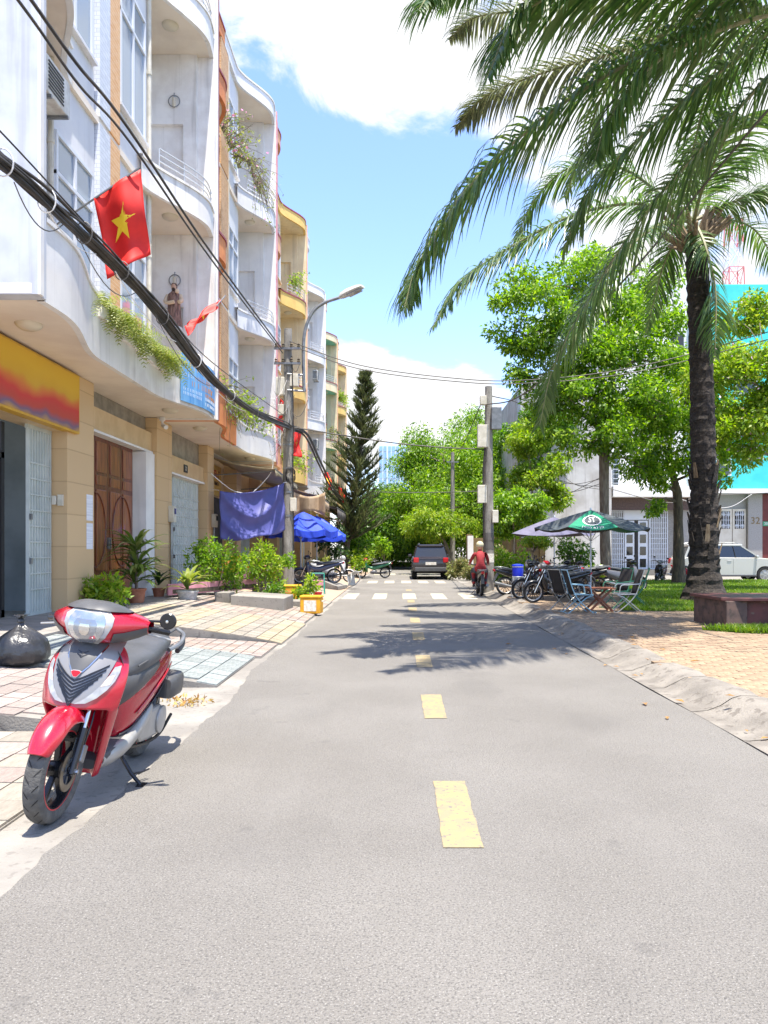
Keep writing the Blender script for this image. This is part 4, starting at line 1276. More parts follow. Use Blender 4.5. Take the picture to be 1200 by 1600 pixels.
# ---- shrubs, pot plants and hanging plants
def shrub(name, label, base, cl, n, size, mat, stems=5, seed=1, cat='shrub', droop=.2, aspect=.45, group=None, extra=None):
    t = thing(name, label, cat, base, group=group); q = random.Random(seed); r_ = np.random.RandomState(seed)
    g = MB(); b = Vector(base)
    for i in range(max(stems, 1)):
        c = cl[i % len(cl)]; e = Vector(c[:3]) + Vector((q.uniform(-.3, .3) * c[3], q.uniform(-.3, .3) * c[4], .2 * c[5]))
        g.tube(crom([b + Vector((q.uniform(-.05, .05), q.uniform(-.05, .05), 0)), b.lerp(e, .5) + Vector((q.uniform(-.06, .06), q.uniform(-.06, .06), .05)), e], 6), [.016 * (1 - .7 * k / 6) for k in range(7)], 5)
    g.build('stems', m_bark, t)
    cs = [leaf_cloud(np.array(c[:3])[None], np.array(c[3:6]), max(6, int(n / len(cl))), size, r_, droop, aspect) for c in cl]
    v, f = join_clouds(cs); raw('foliage', v, f, mat, t)
    if extra:
        v, f = leaf_cloud([c[:3] for c in cl], np.array([c[3:6] for c in cl]), extra[1], extra[2], r_, 0, .7, shell=1); raw('blossom', v, f, extra[0], t)
    return t
def strap_leaves(g_center, n, L, w, q, up=.9, droop=.35, segs=5):
    V, F = [], []
    for i in range(n):
        a = q.uniform(0, 2 * PI); el = q.uniform(.15, 1.0) * up
        d = Vector((math.cos(a), math.sin(a), el * 1.6)).normalized(); p = Vector(g_center) + Vector((0, 0, q.uniform(-.1, .12)))
        ll = L * q.uniform(.7, 1.15); s = Vector((-math.sin(a), math.cos(a), 0)); k0 = len(V)
        for j in range(segs + 1):
            f = j / segs; ww = w * math.sin(PI * min(1, .16 + .84 * f)) * .5 + .002
            V += [p + s * ww + Vector((0, 0, ww * .4)), p.copy(), p - s * ww + Vector((0, 0, ww * .4))]
            if j < segs:
                p = p + d * ll / segs; d = (d + Vector((0, 0, -droop * (.4 + f)))).normalized()
        for j in range(segs):
            a_ = k0 + 3 * j; F += [(a_, a_ + 1, a_ + 4, a_ + 3), (a_ + 1, a_ + 2, a_ + 5, a_ + 4)]
    return np.array([tuple(v) for v in V]), np.array(F)
def pot(t, c, r, h, mat, ribs=False):
    x, y, z = c
    prof = [(r * .72, z), (r * .78, z + h * .1), (r * .95, z + h * .85), (r * 1.05, z + h * .87), (r * 1.05, z + h), (r * .9, z + h), (r * .88, z + h * .88), (0.0, z + h * .86)]
    MB().lathe(prof, 20, (x, y, 0)).build('pot', mat, t, smooth=True)
m_terra = M('terracotta', C(150, 92, 66), .8, c2=C(170, 112, 84), scale=6)
m_potw = M('white_woven_pot', C(200, 196, 190), .7, c2=C(168, 164, 160), scale=16, stretch=(1, 1, 3), bump=.6, bscale=50)

qd = random.Random(3)
d0 = P(213, 925, 16.2); d0.z = .37
dr = thing('dragon_plant', 'tall potted plant with drooping strap leaves before the carved wooden doors', 'plant', (d0.x, d0.y, .37))
pot(dr, (d0.x, d0.y, .37), .2, .3, m_terra)
MB().tube([(d0.x, d0.y, .6), (d0.x + .02, d0.y, 1.5)], [.035, .03], 8).build('stem', m_bark, dr, smooth=True)
for (dx, dy, dz, n) in ((0, 0, 1.45, 34), (.05, -.05, 1.1, 30), (-.05, .05, .85, 26)):
    v, f = strap_leaves((d0.x + dx, d0.y + dy, dz), n, .78, .085, qd, .8, .36)
    raw('leaves', v, f, leaf_mat('strap_leaf', [(.06, .12, .02, 1), (.12, .19, .03, 1), (.24, .29, .09, 1), (.30, .33, .14, 1)], .35), dr)
s0 = P(160, 930, 14.6); s0.z = .37
shrub('umbrella_shrub', 'low pale-leaved shrub at the foot of the pillar behind the scooter', (s0.x, 14.6, .37),
      [(s0.x + dx, 14.6 + dy, .37 + dz, .2, .2, .15) for dx, dy, dz in ((-.25, 0, .45), (0, -.1, .3), (.22, .05, .35), (.1, .1, .5), (-.12, -.12, .22), (.32, -.1, .22), (-.3, .1, .3))], 620, .13, m_lf_yel, seed=41)
def pot_plant(px, py, d, label, kind, potr, mat, n=24, L=.5, w=.07, leafm=None, h=.28, seed=2, z0=None, name='pot_plant'):
    p = P(px, py, d); z = p.z if z0 is None else z0
    t = thing(name, label, 'plant', (p.x, d, z)); pot(t, (p.x, d, z), potr, h, mat)
    q = random.Random(seed)
    v, f = strap_leaves((p.x, d, z + h + .12), n, L, w, q, .9, .3); raw('leaves', v, f, leafm or m_lf_mid, t)
    return t
pot_plant(293, 940, 17.4, 'fan-leaved plant in a white woven pot by the pink planter board', 0, .24, m_potw, 26, .62, .10, m_fern, .26, 5, z0=.30)
pot_plant(248, 928, 18.3, 'dark fan-leaved plant at the foot of the tiled pillar', 0, .15, m_terra, 16, .5, .08, m_lf_dark, .2, 6, z0=.37)
# ferns that spill over the balcony of the white house
def fern(c, n, L, seed, label):
    t = thing('fern', label, 'fern', c, group='ferns on the white balcony'); q = random.Random(seed); V = []; F = []
    pl = MB().bx(c[0] - .14, c[0] + .03, c[1] - .25, c[1] + .25, c[2] - .22, c[2] - .02); pl.build('planter', m_white2, t)
    for i in range(n):
        a = q.uniform(-.5 * PI, .5 * PI); d = Vector((math.cos(a), math.sin(a) * 1.2, q.uniform(.1, 1.1))).normalized(); p = Vector(c) + Vector((0, q.uniform(-.25, .25), 0))
        ll = L * q.uniform(.6, 1.15); N = 13
        for j in range(N):
            p2 = p + d * ll / N; s = d.cross(Vector((0, 0, 1)));
            s = s.normalized() if s.length > .1 else Vector((0, 1, 0))
            w = .13 * math.sin(PI * (.12 + .86 * j / N)) ; up = s.cross(d).normalized()
            for sg_ in (-1, 1):
                k0 = len(V); e = p + s * sg_ * w + d * .03 - Vector((0, 0, .25 * w)); V += [p, p + d * .022, e + d * .012, e]; F.append((k0, k0 + 1, k0 + 2, k0 + 3))
            p = p2; d = (d + Vector((0, 0, -.17))).normalized()
    raw('fronds', np.array([tuple(v) for v in V]), np.array(F), m_fern, t)
for i, (y, dz) in enumerate(((13.2, .1), (13.8, .05), (14.3, 0), (14.9, 0), (15.5, -.02), (16.0, -.05), (16.4, -.05))):
    u = abs(y - 14.48); x = (HA if y < 14.48 else HB)[2](u, 0)
    fern((x + .04, y, 5.55 + dz), 22, .85, 70 + i, 'yellow-green fern spilling over the white balcony parapet')
# bare bougainvillea on the balconies of the orange and blue houses
def creeper(name, label, pts, n, seed, fl=None, leafn=260, ls=.10, spread=.5, drop=.6, mat=None):
    t = thing(name, label, 'climbing plant', pts[0]); q = random.Random(seed); r_ = np.random.RandomState(seed); g = MB(); ends = []
    for i in range(n):
        b = Vector(pts[q.randrange(len(pts))]) + Vector((0, q.uniform(-.4, .4), 0))
        d = Vector((q.uniform(.1, 1) * spread, q.uniform(-1, 1) * spread, q.uniform(.2, 1))); p = b.copy(); P_ = [p.copy()]
        for s in range(7):
            p = p + d * .17; P_.append(p.copy()); d = d + Vector((q.uniform(-.2, .25), q.uniform(-.25, .25), -drop * q.uniform(.1, .7)))
            ends.append(tuple(p))
        g.tube(P_, [.010 * (1 - .8 * s / 7) + .002 for s in range(8)], 4, caps=False)
    g.build('twigs', m_bark, t)
    v, f = leaf_cloud(np.array(ends), (.08, .08, .08), leafn, ls, r_, .3); raw('foliage', v, f, mat or m_fern, t)
    if fl:
        v, f = leaf_cloud(np.array(ends), (.12, .12, .12), fl, .085, r_, 0, .8); raw('blossom', v, f, m_flower, t)
creeper('bougainvillea', 'straggling bougainvillea with pink flowers high on the orange balcony', [(-5.2, y, 13.75) for y in (22.5, 23.2, 23.8, 24.4)], 60, 81, 40, 420, .11, .6, .35)
creeper('bougainvillea', 'dry hanging bougainvillea trailing below the top balcony of the blue house', [(-4.8, y, 13.6) for y in (24.4, 25.2, 25.8)], 60, 82, 6, 300, .09, .5, .95)
creeper('trailing_plant', 'leafy trailing plant on the first balcony beside the blue sign', [(-5.0, y, 5.6) for y in (21.2, 22.2, 23.0, 23.6)], 55, 83, None, 900, .13, .7, .5, m_lf_yel)
creeper('dry_creeper', 'dry creeper over the orange first-floor parapet', [(-4.75, y, 5.6) for y in (20.3, 20.9, 21.5)], 50, 84, None, 200, .09, .4, .85)
creeper('balcony_plant', 'small green plant on the yellow balcony', [(-4.9, y, 13.5) for y in (34.5, 35.2)], 26, 85, None, 300, .12, .5, .5, m_lf_yel)
creeper('balcony_plant', 'dry plant hanging from the teal and yellow balcony', [(-4.75, y, 9.4) for y in (51.5, 52.2, 53)], 40, 86, None, 160, .14, .6, .9)
creeper('balcony_plant', 'green plant on the far yellow balcony', [(-4.75, y, 13.3) for y in (60, 61)], 40, 87, None, 500, .16, .6, .6, m_lf_yel)
creeper('balcony_plant', 'leafy plant on the yellow first balcony behind the pole', [(-4.8, y, 5.3) for y in (32, 33, 34)], 45, 88, None, 700, .14, .6, .5, m_lf_yel)

# roadside planting on the left
def bush(px, py, d, r, n, size, mat, label, seed, z0=None, h=1.0, k=8, extra=None, name='bush'):
    p = P(px, py, d); z = p.z if z0 is None else z0
    q = random.Random(seed)
    cl = [(p.x + q.uniform(-.7, .7) * r, d + q.uniform(-.5, .5) * r, z + r * h * q.uniform(.35, 1.5), r * .42, r * .42, r * .4 * h) for _ in range(k)]
    return shrub(name, label, (p.x, d, z), cl, n, size, mat, stems=6, seed=seed, cat='bush', extra=extra)
bush(338, 935, 19.2, .75, 2300, .10, m_lf_bright, 'leafy green bush behind the pink planter board', 91, .28, 1.15, 12)
bush(408, 935, 20.0, .62, 1700, .10, m_lf_yel, 'yellow-green bush between the planter board and the pole', 92, .2, 1.3, 10)
bush(425, 940, 19.0, .33, 500, .09, m_lf_mid, 'low green bush behind the concrete block', 93, .15, .9, 7)
bush(446, 885, 25.2, .32, 420, .10, m_lf_bright, 'round green plant against the concrete pole', 94, .9, .9, 7)
bush(478, 925, 19.2, .34, 520, .10, m_lf_yel, 'pale potted shrub behind the yellow cool box', 95, .25, 1.0, 8)
bush(563, 870, 39, .75, 900, .16, m_lf_yel, 'bright round bush beside the parked red motorbike', 96, .3, 1.0, 9)
bush(560, 850, 41, .9, 900, .2, m_lf_mid, 'green bush under the pine', 97, .6, 1.2, 9)
bush(600, 868, 47, .6, 500, .2, m_lf_bright, 'leafy sapling at the kerb beyond the red motorbike', 98, .8, 1.4, 7)
bush(505, 868, 33, .55, 500, .15, m_fern, 'spiky yellow-green plants under the blue parasols', 99, .3, .9, 7)
bush(515, 840, 36, .8, 700, .2, m_lf_dark, 'dark green bush behind the leaning pine trunk', 100, .6, 1.4, 8)
# right verge
bush(718, 900, 37, .6, 1100, .16, m_straw, 'dry straw-coloured weeds at the foot of the thin pole', 101, .05, .9, 9)
bush(735, 900, 36, .45, 700, .15, m_straw, 'dry weeds behind the motorbike rider', 102, .05, .9, 7)
bush(795, 890, 29.5, .8, 1500, .14, m_lf_bright, 'wild green bush behind the row of motorbikes', 103, .1, 1.1, 10)
bush(895, 865, 29.5, .85, 1500, .15, m_lf_mid, 'round flowering bush under the green parasol', 104, .15, 1.2, 11, (m_flower_w, 60, .06))
bush(928, 895, 26.5, .45, 700, .11, m_lf_yel, 'low yellow-green bush at the foot of the straight trunk', 105, .13, 1.0, 8)
tpz = P(832, 900, 28)
tree('topiary_tree', 'small flat-topped bright yellow-green tree among the motorbikes', (tpz.x, 28, .1), [(tpz.x, 28, .1, .07), (tpz.x + .08, 28, .7, .05), (tpz.x, 28, 1.35, .03)],
     clumps_in(tpz.x + .05, 28, 1.72, .5, .4, .2, 9, .26, 44, .6), 1700, .11, m_lf_yel, seed=44)
bush(775, 872, 35, .7, 800, .18, m_straw, 'yellowing bush against the ochre wall', 106, .4, 1.1, 8)

# fallen leaves
lfp = None
fl_rnd = random.Random(6)
lf_spots = [(4.0 + fl_rnd.random() * 6) for _ in range(0)]
for i in range(34):
    y = fl_rnd.uniform(5.6, 15); x = XR + fl_rnd.choice([.05, .1, .15, .2, -.3, -1.0, .5, .9, 1.6]) + fl_rnd.uniform(-.08, .08)
    if x / y > .49: continue
    z = .018 if x < XR else (.03 if x < XR + .22 else (kerb_h(y) + .03 if x < XR + .6 else PZ + .014))
    if lfp is None:
        g = MB().add([(0, 0, 0), (.045, .02, .012), (.10, 0, .004), (.045, -.022, .014), (.05, 0, .002)], [(0, 4, 1), (1, 4, 2), (2, 4, 3), (3, 4, 0)])
        o = g.build('fallen_leaf', m_dry); lfp = o
    else:
        o = lfp.copy(); col.objects.link(o)
    o.location = (x, y, z); o.rotation_euler = (0, 0, fl_rnd.uniform(0, 6.3)); s = fl_rnd.uniform(.6, 1.3); o.scale = (s, s, s)
    tag(o, 'dry yellow leaf fallen near the right kerb', 'leaf', 'fallen leaves by the kerb')
v, f = leaf_cloud([(-2.05, 7.35, .03), (-2.2, 7.5, .035), (-1.95, 7.45, .03)], (.16, .1, .015), 90, .06, np.random.RandomState(3), .0)
tag(raw('leaf_litter', v, f, m_dry), 'small heap of brown leaf litter behind the red scooter', 'leaf litter', kind='stuff')

# ------------------------------------------------------------------ the red scooter
m_red = M('scooter_red', (.44, .003, .022, 1), .25, c2=(.36, .003, .016, 1), scale=3, coat=.9, spots=(.55, .10, .10, 1), sscale=120, samt=.12)
m_char = M('charcoal_plastic', (.060, .060, .062, 1), .42, c2=(.075, .075, .076, 1), scale=5)
m_silver = M('silver_plastic', (.42, .41, .39, 1), .35, metal=.35, c2=(.36, .35, .33, 1), scale=6)
m_seat = M('seat_vinyl', (.055, .058, .062, 1), .42, c2=(.07, .073, .078, 1), scale=8, bump=.12, bscale=200)
m_rubber = M('tyre_rubber', (.075, .072, .067, 1), .85, c2=(.12, .115, .105, 1), scale=14, detail=6, bump=.3, bscale=60)
m_tread = M('tread_groove', (.018, .017, .016, 1), .9)
m_rimb = M('black_rim', (.010, .010, .012, 1), .25)
m_redl = M('red_rim_tape', (.5, .02, .03, 1), .4)
m_disc = M('brake_disc_steel', C(160, 150, 134), .3, metal=.85, c2=C(130, 118, 100), scale=9)
m_chrome = M('chrome', C(200, 200, 200), .12, metal=1.0)
m_lens = M('clear_lens', (.38, .38, .375, 1), .08, c2=(.29, .29, .29, 1), scale=24, detail=3, coat=.6, spots=(.55, .35, .2, 1), sscale=14, samt=.25)
m_head = M('headlight_reflector', (.55, .57, .60, 1), .14, metal=.85, coat=.8)
m_amber = M('amber_lens', (.62, .50, .42, 1), .2)
m_tail = M('tail_lens', (.45, .01, .015, 1), .15)

def wheel(t, x, r, w, rim_m=None, tape=True, disc=0, spokes=5, tyre_m=None, groove=True, z=None):
    """wheel in the XZ plane at (x, 0, r); disc: side on which the brake disc sits"""
    zc = r if z is None else z
    rr_ = r * .74; c = (x, 0, zc)
    g = MB()
    g.lathe([(rr_ * 1.0, -w * .30), (rr_ * .93, -w * .34), (rr_ * .90, -w * .2), (rr_ * .88, 0), (rr_ * .90, w * .2), (rr_ * .93, w * .34), (rr_, w * .30), (rr_ * .98, 0)], 40, c, 'Y', close=True)
    g.lathe([(.0, -.035), (.045, -.035), (.05, 0), (.045, .035), (0, .035)], 16, c, 'Y')
    for k in range(spokes):
        a = 2 * PI * k / spokes + .35
        for off in (-.06, .06):
            p0 = Vector((x + .035 * math.cos(a), 0, zc + .035 * math.sin(a))); p1 = Vector((x + rr_ * .92 * math.cos(a + off), 0, zc + rr_ * .92 * math.sin(a + off)))
            g.beam(p0, p1, .028, .022)
    wh = g.build('wheel', rim_m or m_rimb, t, smooth=True, world_=False)
    prof = [(rr_ * .97, -w * .32), (rr_ * 1.10, -w * .47), (r * .90, -w * .50), (r * .965, -w * .40), (r * .992, -w * .2), (r, 0), (r * .992, w * .2), (r * .965, w * .40), (r * .90, w * .50), (rr_ * 1.10, w * .47), (rr_ * .97, w * .32)]
    MB().lathe(prof, 56, c, 'Y', caps=False).build('tyre', tyre_m or m_rubber, wh, smooth=True, world_=False)
    if groove:
        gr = MB(); n = 22
        for k in range(n):
            for s in (-1, 1):
                pts = []
                for j in range(5):
                    f = j / 4; yy = s * w * (.06 + .36 * f); a = 2 * PI * (k + (.5 if s > 0 else 0)) / n + .16 * f
                    ro = np.interp(abs(yy) / w, [0, .2, .40, .5], [r, r * .992, r * .965, r * .90]) + .0012
                    pts.append(Vector((x + ro * math.cos(a), yy, zc + ro * math.sin(a))))
                V = []
                for j, p in enumerate(pts):
                    tn = Vector((-(p.z - zc), 0, p.x - x)).normalized() * (.0045 if 0 < j < 4 else .001)
                    V.append((p - tn, p + tn))
                gr.grid([[a_, b_] for a_, b_ in V])
        o = gr.build('tread', m_tread, wh, world_=False); o['kind'] = 'stuff'
    if tape:
        for s in (-1, 1):
            MB().lathe([(rr_ * .965, s * w * .375), (rr_ * 1.0, s * w * .375)], 48, c, 'Y', caps=False).build('rim_tape', m_redl, wh, world_=False)
    if disc:
        y = disc * (w * .5 + .018)
        MB().lathe([(.075, y), (.112, y), (.112, y + .005), (.075, y + .005)], 36, c, 'Y', close=True).build('brake_disc', m_disc, wh, world_=False)
        h = MB()
        for k in range(5):
            a = 2 * PI * k / 5; h.beam((x + .03 * math.cos(a), y + .002, zc + .03 * math.sin(a)), (x + .078 * math.cos(a), y + .002, zc + .078 * math.sin(a)), .004, .016)
        h.build('disc_carrier', m_char, wh, world_=False)
    return wh

sc = thing('scooter', 'glossy red motor scooter with charcoal seat leaning on its side stand', 'scooter', (-1.93, 4.90, .004), rot=(R(-7.5), 0, R(-90)))
WB = .68; WR = .29
def sb(mb, name, mat, parent=None, **k): return mb.build(name, mat, parent or sc, world_=False, **k)
wf = wheel(sc, WB, WR, .105, disc=1)
wheel(sc, -WB, WR, .12, disc=0)
# fork legs, caliper
fk = MB()
for s in (-1, 1):
    top = Vector((.44, s * .085, .80)); ax = Vector((WB, s * .085, WR)); d = (top - ax)
    o = sb(MB().tube([ax - d * .03, ax + d * .42], [.024, .026], 12), 'fork_slider', m_rimb, smooth=True)
    sb(MB().tube([ax + d * .42, top], [.016, .016], 12), 'stanchion', m_chrome, o, smooth=True)
    sb(MB().tube([ax + Vector((0, s * .0, 0)), ax + Vector((0, s * .04, 0))], [.016, .014], 8), 'axle_nut', m_chrome, o, smooth=True)
sb(MB().box((WB - .105, .083, WR + .07), (.06, .05, .10), Matrix.Rotation(R(-25), 3, 'Y')), 'brake_caliper', m_galv, bevel=.008)
sb(MB().tube(crom([(WB - .1, .10, WR + .12), (WB - .14, .115, .55), (.46, .10, .72)], 10), .005, 6), 'brake_hose', m_rimb, smooth=True)
# front fender: shell over the wheel, longer behind
rows = []
for i in range(19):
    a = R(28 + 128 * i / 18); r = WR + .035 + .012 * math.sin(PI * i / 18)
    tip = math.sin(PI * min(1, (i + .6) / 5) / 2)
    hw = .082 * (.62 + .38 * tip) + .012 * (i / 18)
    row = []
    for j in range(9):
        u = -1 + j / 4
        rr_ = r - .075 * abs(u) ** 3.0 * (.5 + .5 * tip) + .006 * (1 - u * u)
        y = hw * math.copysign(abs(u) ** .8, u)
        row.append((WB + rr_ * math.cos(a), y, WR + rr_ * math.sin(a)))
    rows.append(row)
sb(MB().grid(rows), 'front_fender', m_red, smooth=True, sub=1, solid=.006)

# leg shield: upper nose, arch over the wheel, flanks
def lerp_tab(z, tab):
    zs_ = [p[0] for p in tab]; return float(np.interp(z, zs_, [p[1] for p in tab]))
W_T = [(.15, .10), (.25, .128), (.40, .165), (.55, .205), (.62, .222), (.72, .235), (.80, .236), (.88, .215), (.94, .165), (.975, .10)]
X_T = [(.60, .625), (.70, .600), (.80, .560), (.88, .515), (.94, .47), (.975, .43)]
def SH(y, z):
    """outer nose surface at (y, z)"""
    w = lerp_tab(z, W_T); u = min(1.15, abs(y) / w)
    return Vector((lerp_tab(z, X_T) - .15 * u ** 2.3 - .018 * u, y, z))
us = [-1, -.93, -.82, -.68, -.5, -.25, 0, .25, .5, .68, .82, .93, 1]
rows = []
for z in (.975, .96, .935, .90, .86, .81, .76, .71, .67, .64, .62, .605):
    rows.append([SH(u * lerp_tab(z, W_T), z) for u in us])
for z in (.598, .575, .53, .47, .40, .33, .26, .20, .16):
    w = lerp_tab(z, W_T); f = (z - .16) / (.598 - .16)
    xc = .30 + .03 * f; xf = .365 + .15 * f ** 1.2; xs = .30 + .13 * f
    prof_u = [(0, xc), (.50, xc), (.68, xc + .25 * (xf - xc)), (.82, xf), (.93, xf - .02), (1, xs)]
    rows.append([(float(np.interp(abs(u), [p[0] for p in prof_u], [p[1] for p in prof_u])), u * w, z) for u in us])
shield = sb(MB().grid(rows), 'leg_shield', m_red, smooth=True, sub=2, solid=.012)
# rider-side lining
rows = []
for z in (.93, .85, .75, .6, .45, .33):
    w = lerp_tab(z, W_T) * .96; xb = .30 + .06 * (z - .33)
    rows.append([(xb + .02 - .02 * (1 - u * u) + (.06 if abs(u) > .9 else 0), u * w, z) for u in (-1, -.8, -.4, 0, .4, .8, 1)])
sb(MB().grid(rows), 'inner_lining', m_char, shield, smooth=True, sub=1, solid=.01)
def mir(A): return [(-a, b) for a, b in A]
# silver garnish
A = [(-.15, .955), (-.165, .90), (-.158, .84), (-.142, .77), (-.112, .70), (-.07, .662), (-.03, .642)]
m_garn = M('garnish_grey', (.27, .26, .25, 1), .32, metal=.4)
patch(SH, A, mir(A), 16, .0125, 'garnish', m_garn, shield)
# charcoal spear on the top
A = [(-.095, .965), (-.086, .92), (-.070, .88), (-.048, .84), (-.024, .808), (-.004, .792)]
patch(SH, A, mir(A), 10, .020, 'centre_spear', m_char, shield)
A2 = [(-.102, .966), (-.094, .92), (-.078, .88), (-.056, .838), (-.030, .803), (-.004, .784)]
patch(SH, A2, mir(A2), 10, .0165, 'spear_edge', m_chrome, shield)
for zc_ in (.905, .888):
    for s in (-1, 1):
        patch(SH, [(s * .0, zc_ - .012), (s * .026, zc_ + .004)], [(s * 0, zc_ - .002), (s * .029, zc_ + .008)], 4, .0225, 'chevron', m_rimb, shield)
# the winged badge
patch(SH, [(-.024, .803), (-.012, .808), (.012, .808), (.024, .803)], [(-.012, .786), (-.006, .779), (.006, .779), (.012, .786)], 4, .024, 'badge', m_tail, shield)
patch(SH, [(-.028, .806), (-.012, .812), (.012, .812), (.028, .806)], [(-.014, .783), (-.006, .775), (.006, .775), (.014, .783)], 4, .0225, 'badge_rim', m_silver, shield)
# grille: dark V slots
for k in range(8):
    z0 = .79 - k * .0185; wv = .142 - .006 * k - .0014 * k * k; rise = .085 - .004 * k
    for s in (-1, 1):
        n = 6; Aa, Bb = [], []
        for i in range(n + 1):
            f = i / n; y = s * wv * f; zz = z0 - .03 + rise * f ** 1.15 - .006
            Aa.append((y, zz)); Bb.append((y, zz + .0118))
        patch(SH, Aa, Bb, 1, .0155, 'grille_slot', m_rimb, shield)
# clear indicator lenses
for s in (-1, 1):
    A = [(s * .166, .838), (s * .156, .80), (s * .134, .75), (s * .104, .705), (s * .068, .668), (s * .026, .640)]
    B = [(s * .190, .845), (s * .194, .81), (s * .184, .765), (s * .160, .718), (s * .124, .676), (s * .080, .646)]
    patch(SH, A, B, 6, .0135, 'indicator_lens', m_lens, shield)
    A3 = [(s * .150, .79), (s * .128, .735)]; B3 = [(s * .180, .80), (s * .165, .745)]
    patch(SH, A3, B3, 3, .0142, 'indicator_bulb', m_amber, shield)

# handlebar cover with headlight
def HB_(y, ph):
    """surface round the bar: y along, ph angle (0 = forward, 90 = up)"""
    s = min(1.0, abs(y) / .285)
    rx = .155 * (1 - s ** 2.2) + .055 * s; rz = .098 * (1 - s ** 2.0) + .036 * s
    cx = .375 - .13 * s ** 1.6; cz = 1.055 + .012 * s
    c_, s_ = math.cos(R(ph)), math.sin(R(ph))
    return Vector((cx + rx * math.copysign(abs(c_) ** .85, c_), y, cz + rz * math.copysign(abs(s_) ** .9, s_) + .02 * max(0, s_) * (1 - s)))
rows = [[HB_(y, ph) for ph in range(0, 360, 15)] for y in [-.285, -.27, -.24, -.2, -.15, -.1, -.05, 0, .05, .1, .15, .2, .24, .27, .285]]
hb = sb(MB().grid(rows, closed=True), 'handlebar_cover', m_red, smooth=True, sub=1)
A = [(-.10, 54), (-.135, 34), (-.135, 6), (-.105, -28), (-.055, -62)]
patch(HB_, A, mir(A), 12, .006, 'headlight', m_lens, hb)
A = [(-.08, 42), (-.10, 22), (-.098, -4), (-.074, -30), (-.035, -50)]
patch(HB_, A, mir(A), 12, .0105, 'reflector', m_head, hb)
m_facet = M('reflector_facet', (.30, .32, .35, 1), .12, metal=.6, coat=.6)
patch(HB_, [(a * .62, b * .6 - 4) for a, b in A], [(-a * .62, b * .6 - 4) for a, b in A], 8, .0125, 'reflector_bowl', m_facet, hb)
patch(HB_, [(a * .30, b * .3 - 3) for a, b in A], [(-a * .30, b * .3 - 3) for a, b in A], 4, .0145, 'bulb_cap', m_chrome, hb)
def VIS(y, ph):
    p = HB_(y, ph); k = max(0, math.sin(R(ph - 20))); return p + Vector((-.01 * k, 0, .030 * k * max(0, 1 - (y / .2) ** 2)))
A = [(-.165, 128), (-.185, 105), (-.19, 84), (-.18, 66), (-.14, 52), (-.10, 46)]
patch(VIS, A, mir(A), 14, .008, 'visor', m_char, hb)
for s in (-1, 1):
    A = [(s * .145, -14), (s * .19, -12), (s * .24, -4), (s * .28, 8)]; B = [(s * .12, -58), (s * .18, -66), (s * .24, -66), (s * .28, -56)]
    patch(HB_, A, B, 6, .005, 'lower_trim', m_char, hb)
    sb(MB().tube([(.235, s * .26, 1.055), (.15, s * .37, 1.035)], [.017, .018], 10), 'grip', m_rimb, hb, smooth=True)
    sb(MB().tube([(.262, s * .25, 1.03), (.235, s * .30, 1.02), (.20, s * .40, 1.0)], [.008, .006, .006], 6), 'brake_lever', m_silver, hb, smooth=True)
sb(MB().loft([(.36, 1.00, .11, .05), (.32, .965, .085, .05), (.29, .94, .06, .03)], 14), 'steering_neck', m_rimb, smooth=True)
mr = sb(MB().tube([(.27, .235, 1.085), (.262, .26, 1.105), (.255, .375, 1.115)], [.010, .008, .008], 8), 'mirror_stem', m_rimb, hb, smooth=True)
sb(MB().lathe([(0, .007), (.044, .006), (.050, .0), (.050, -.010), (.046, -.014), (0, -.014)], 28, (.258, .385, 1.118), 'X'), 'mirror', m_rimb, hb, smooth=True)
sb(MB().lathe([(0, .02), (.009, .019), (.010, .010)], 12, (.258, .385, 1.118), 'X'), 'mirror_boss', m_chrome, hb, smooth=True)

# floor, under body, rear body
sb(MB().loft([(.36, .235, .10, .03), (.30, .275, .145, .035), (.05, .285, .155, .03), (-.06, .30, .15, .04)], 16, 4), 'floorboard', m_char, smooth=True)
for s in (-1, 1):
    rows = []
    for (x, zt, zb, yo) in ((.33, .285, .20, .13), (.22, .30, .19, .158), (.05, .305, .19, .168), (-.12, .34, .22, .172), (-.28, .41, .27, .175), (-.42, .47, .33, .165)):
        rows.append([(x, s * (yo - .05), zt + .004), (x, s * yo, zt), (x, s * (yo + .006), (zt + zb) / 2), (x, s * (yo - .03), zb), (x, s * (yo - .08), zb - .01)])
    sb(MB().grid(rows), 'side_sill', m_silver, smooth=True, sub=1, solid=.008)
body = sb(MB().loft([(.06, .44, .085, .14), (.0, .455, .125, .17), (-.12, .49, .158, .185), (-.30, .545, .176, .165), (-.50, .605, .178, .135), (-.70, .665, .165, .105), (-.88, .72, .125, .075), (-1.0, .755, .075, .045), (-1.03, .765, .04, .025)], 24, 2.8), 'rear_body', m_red, smooth=True, sub=1)
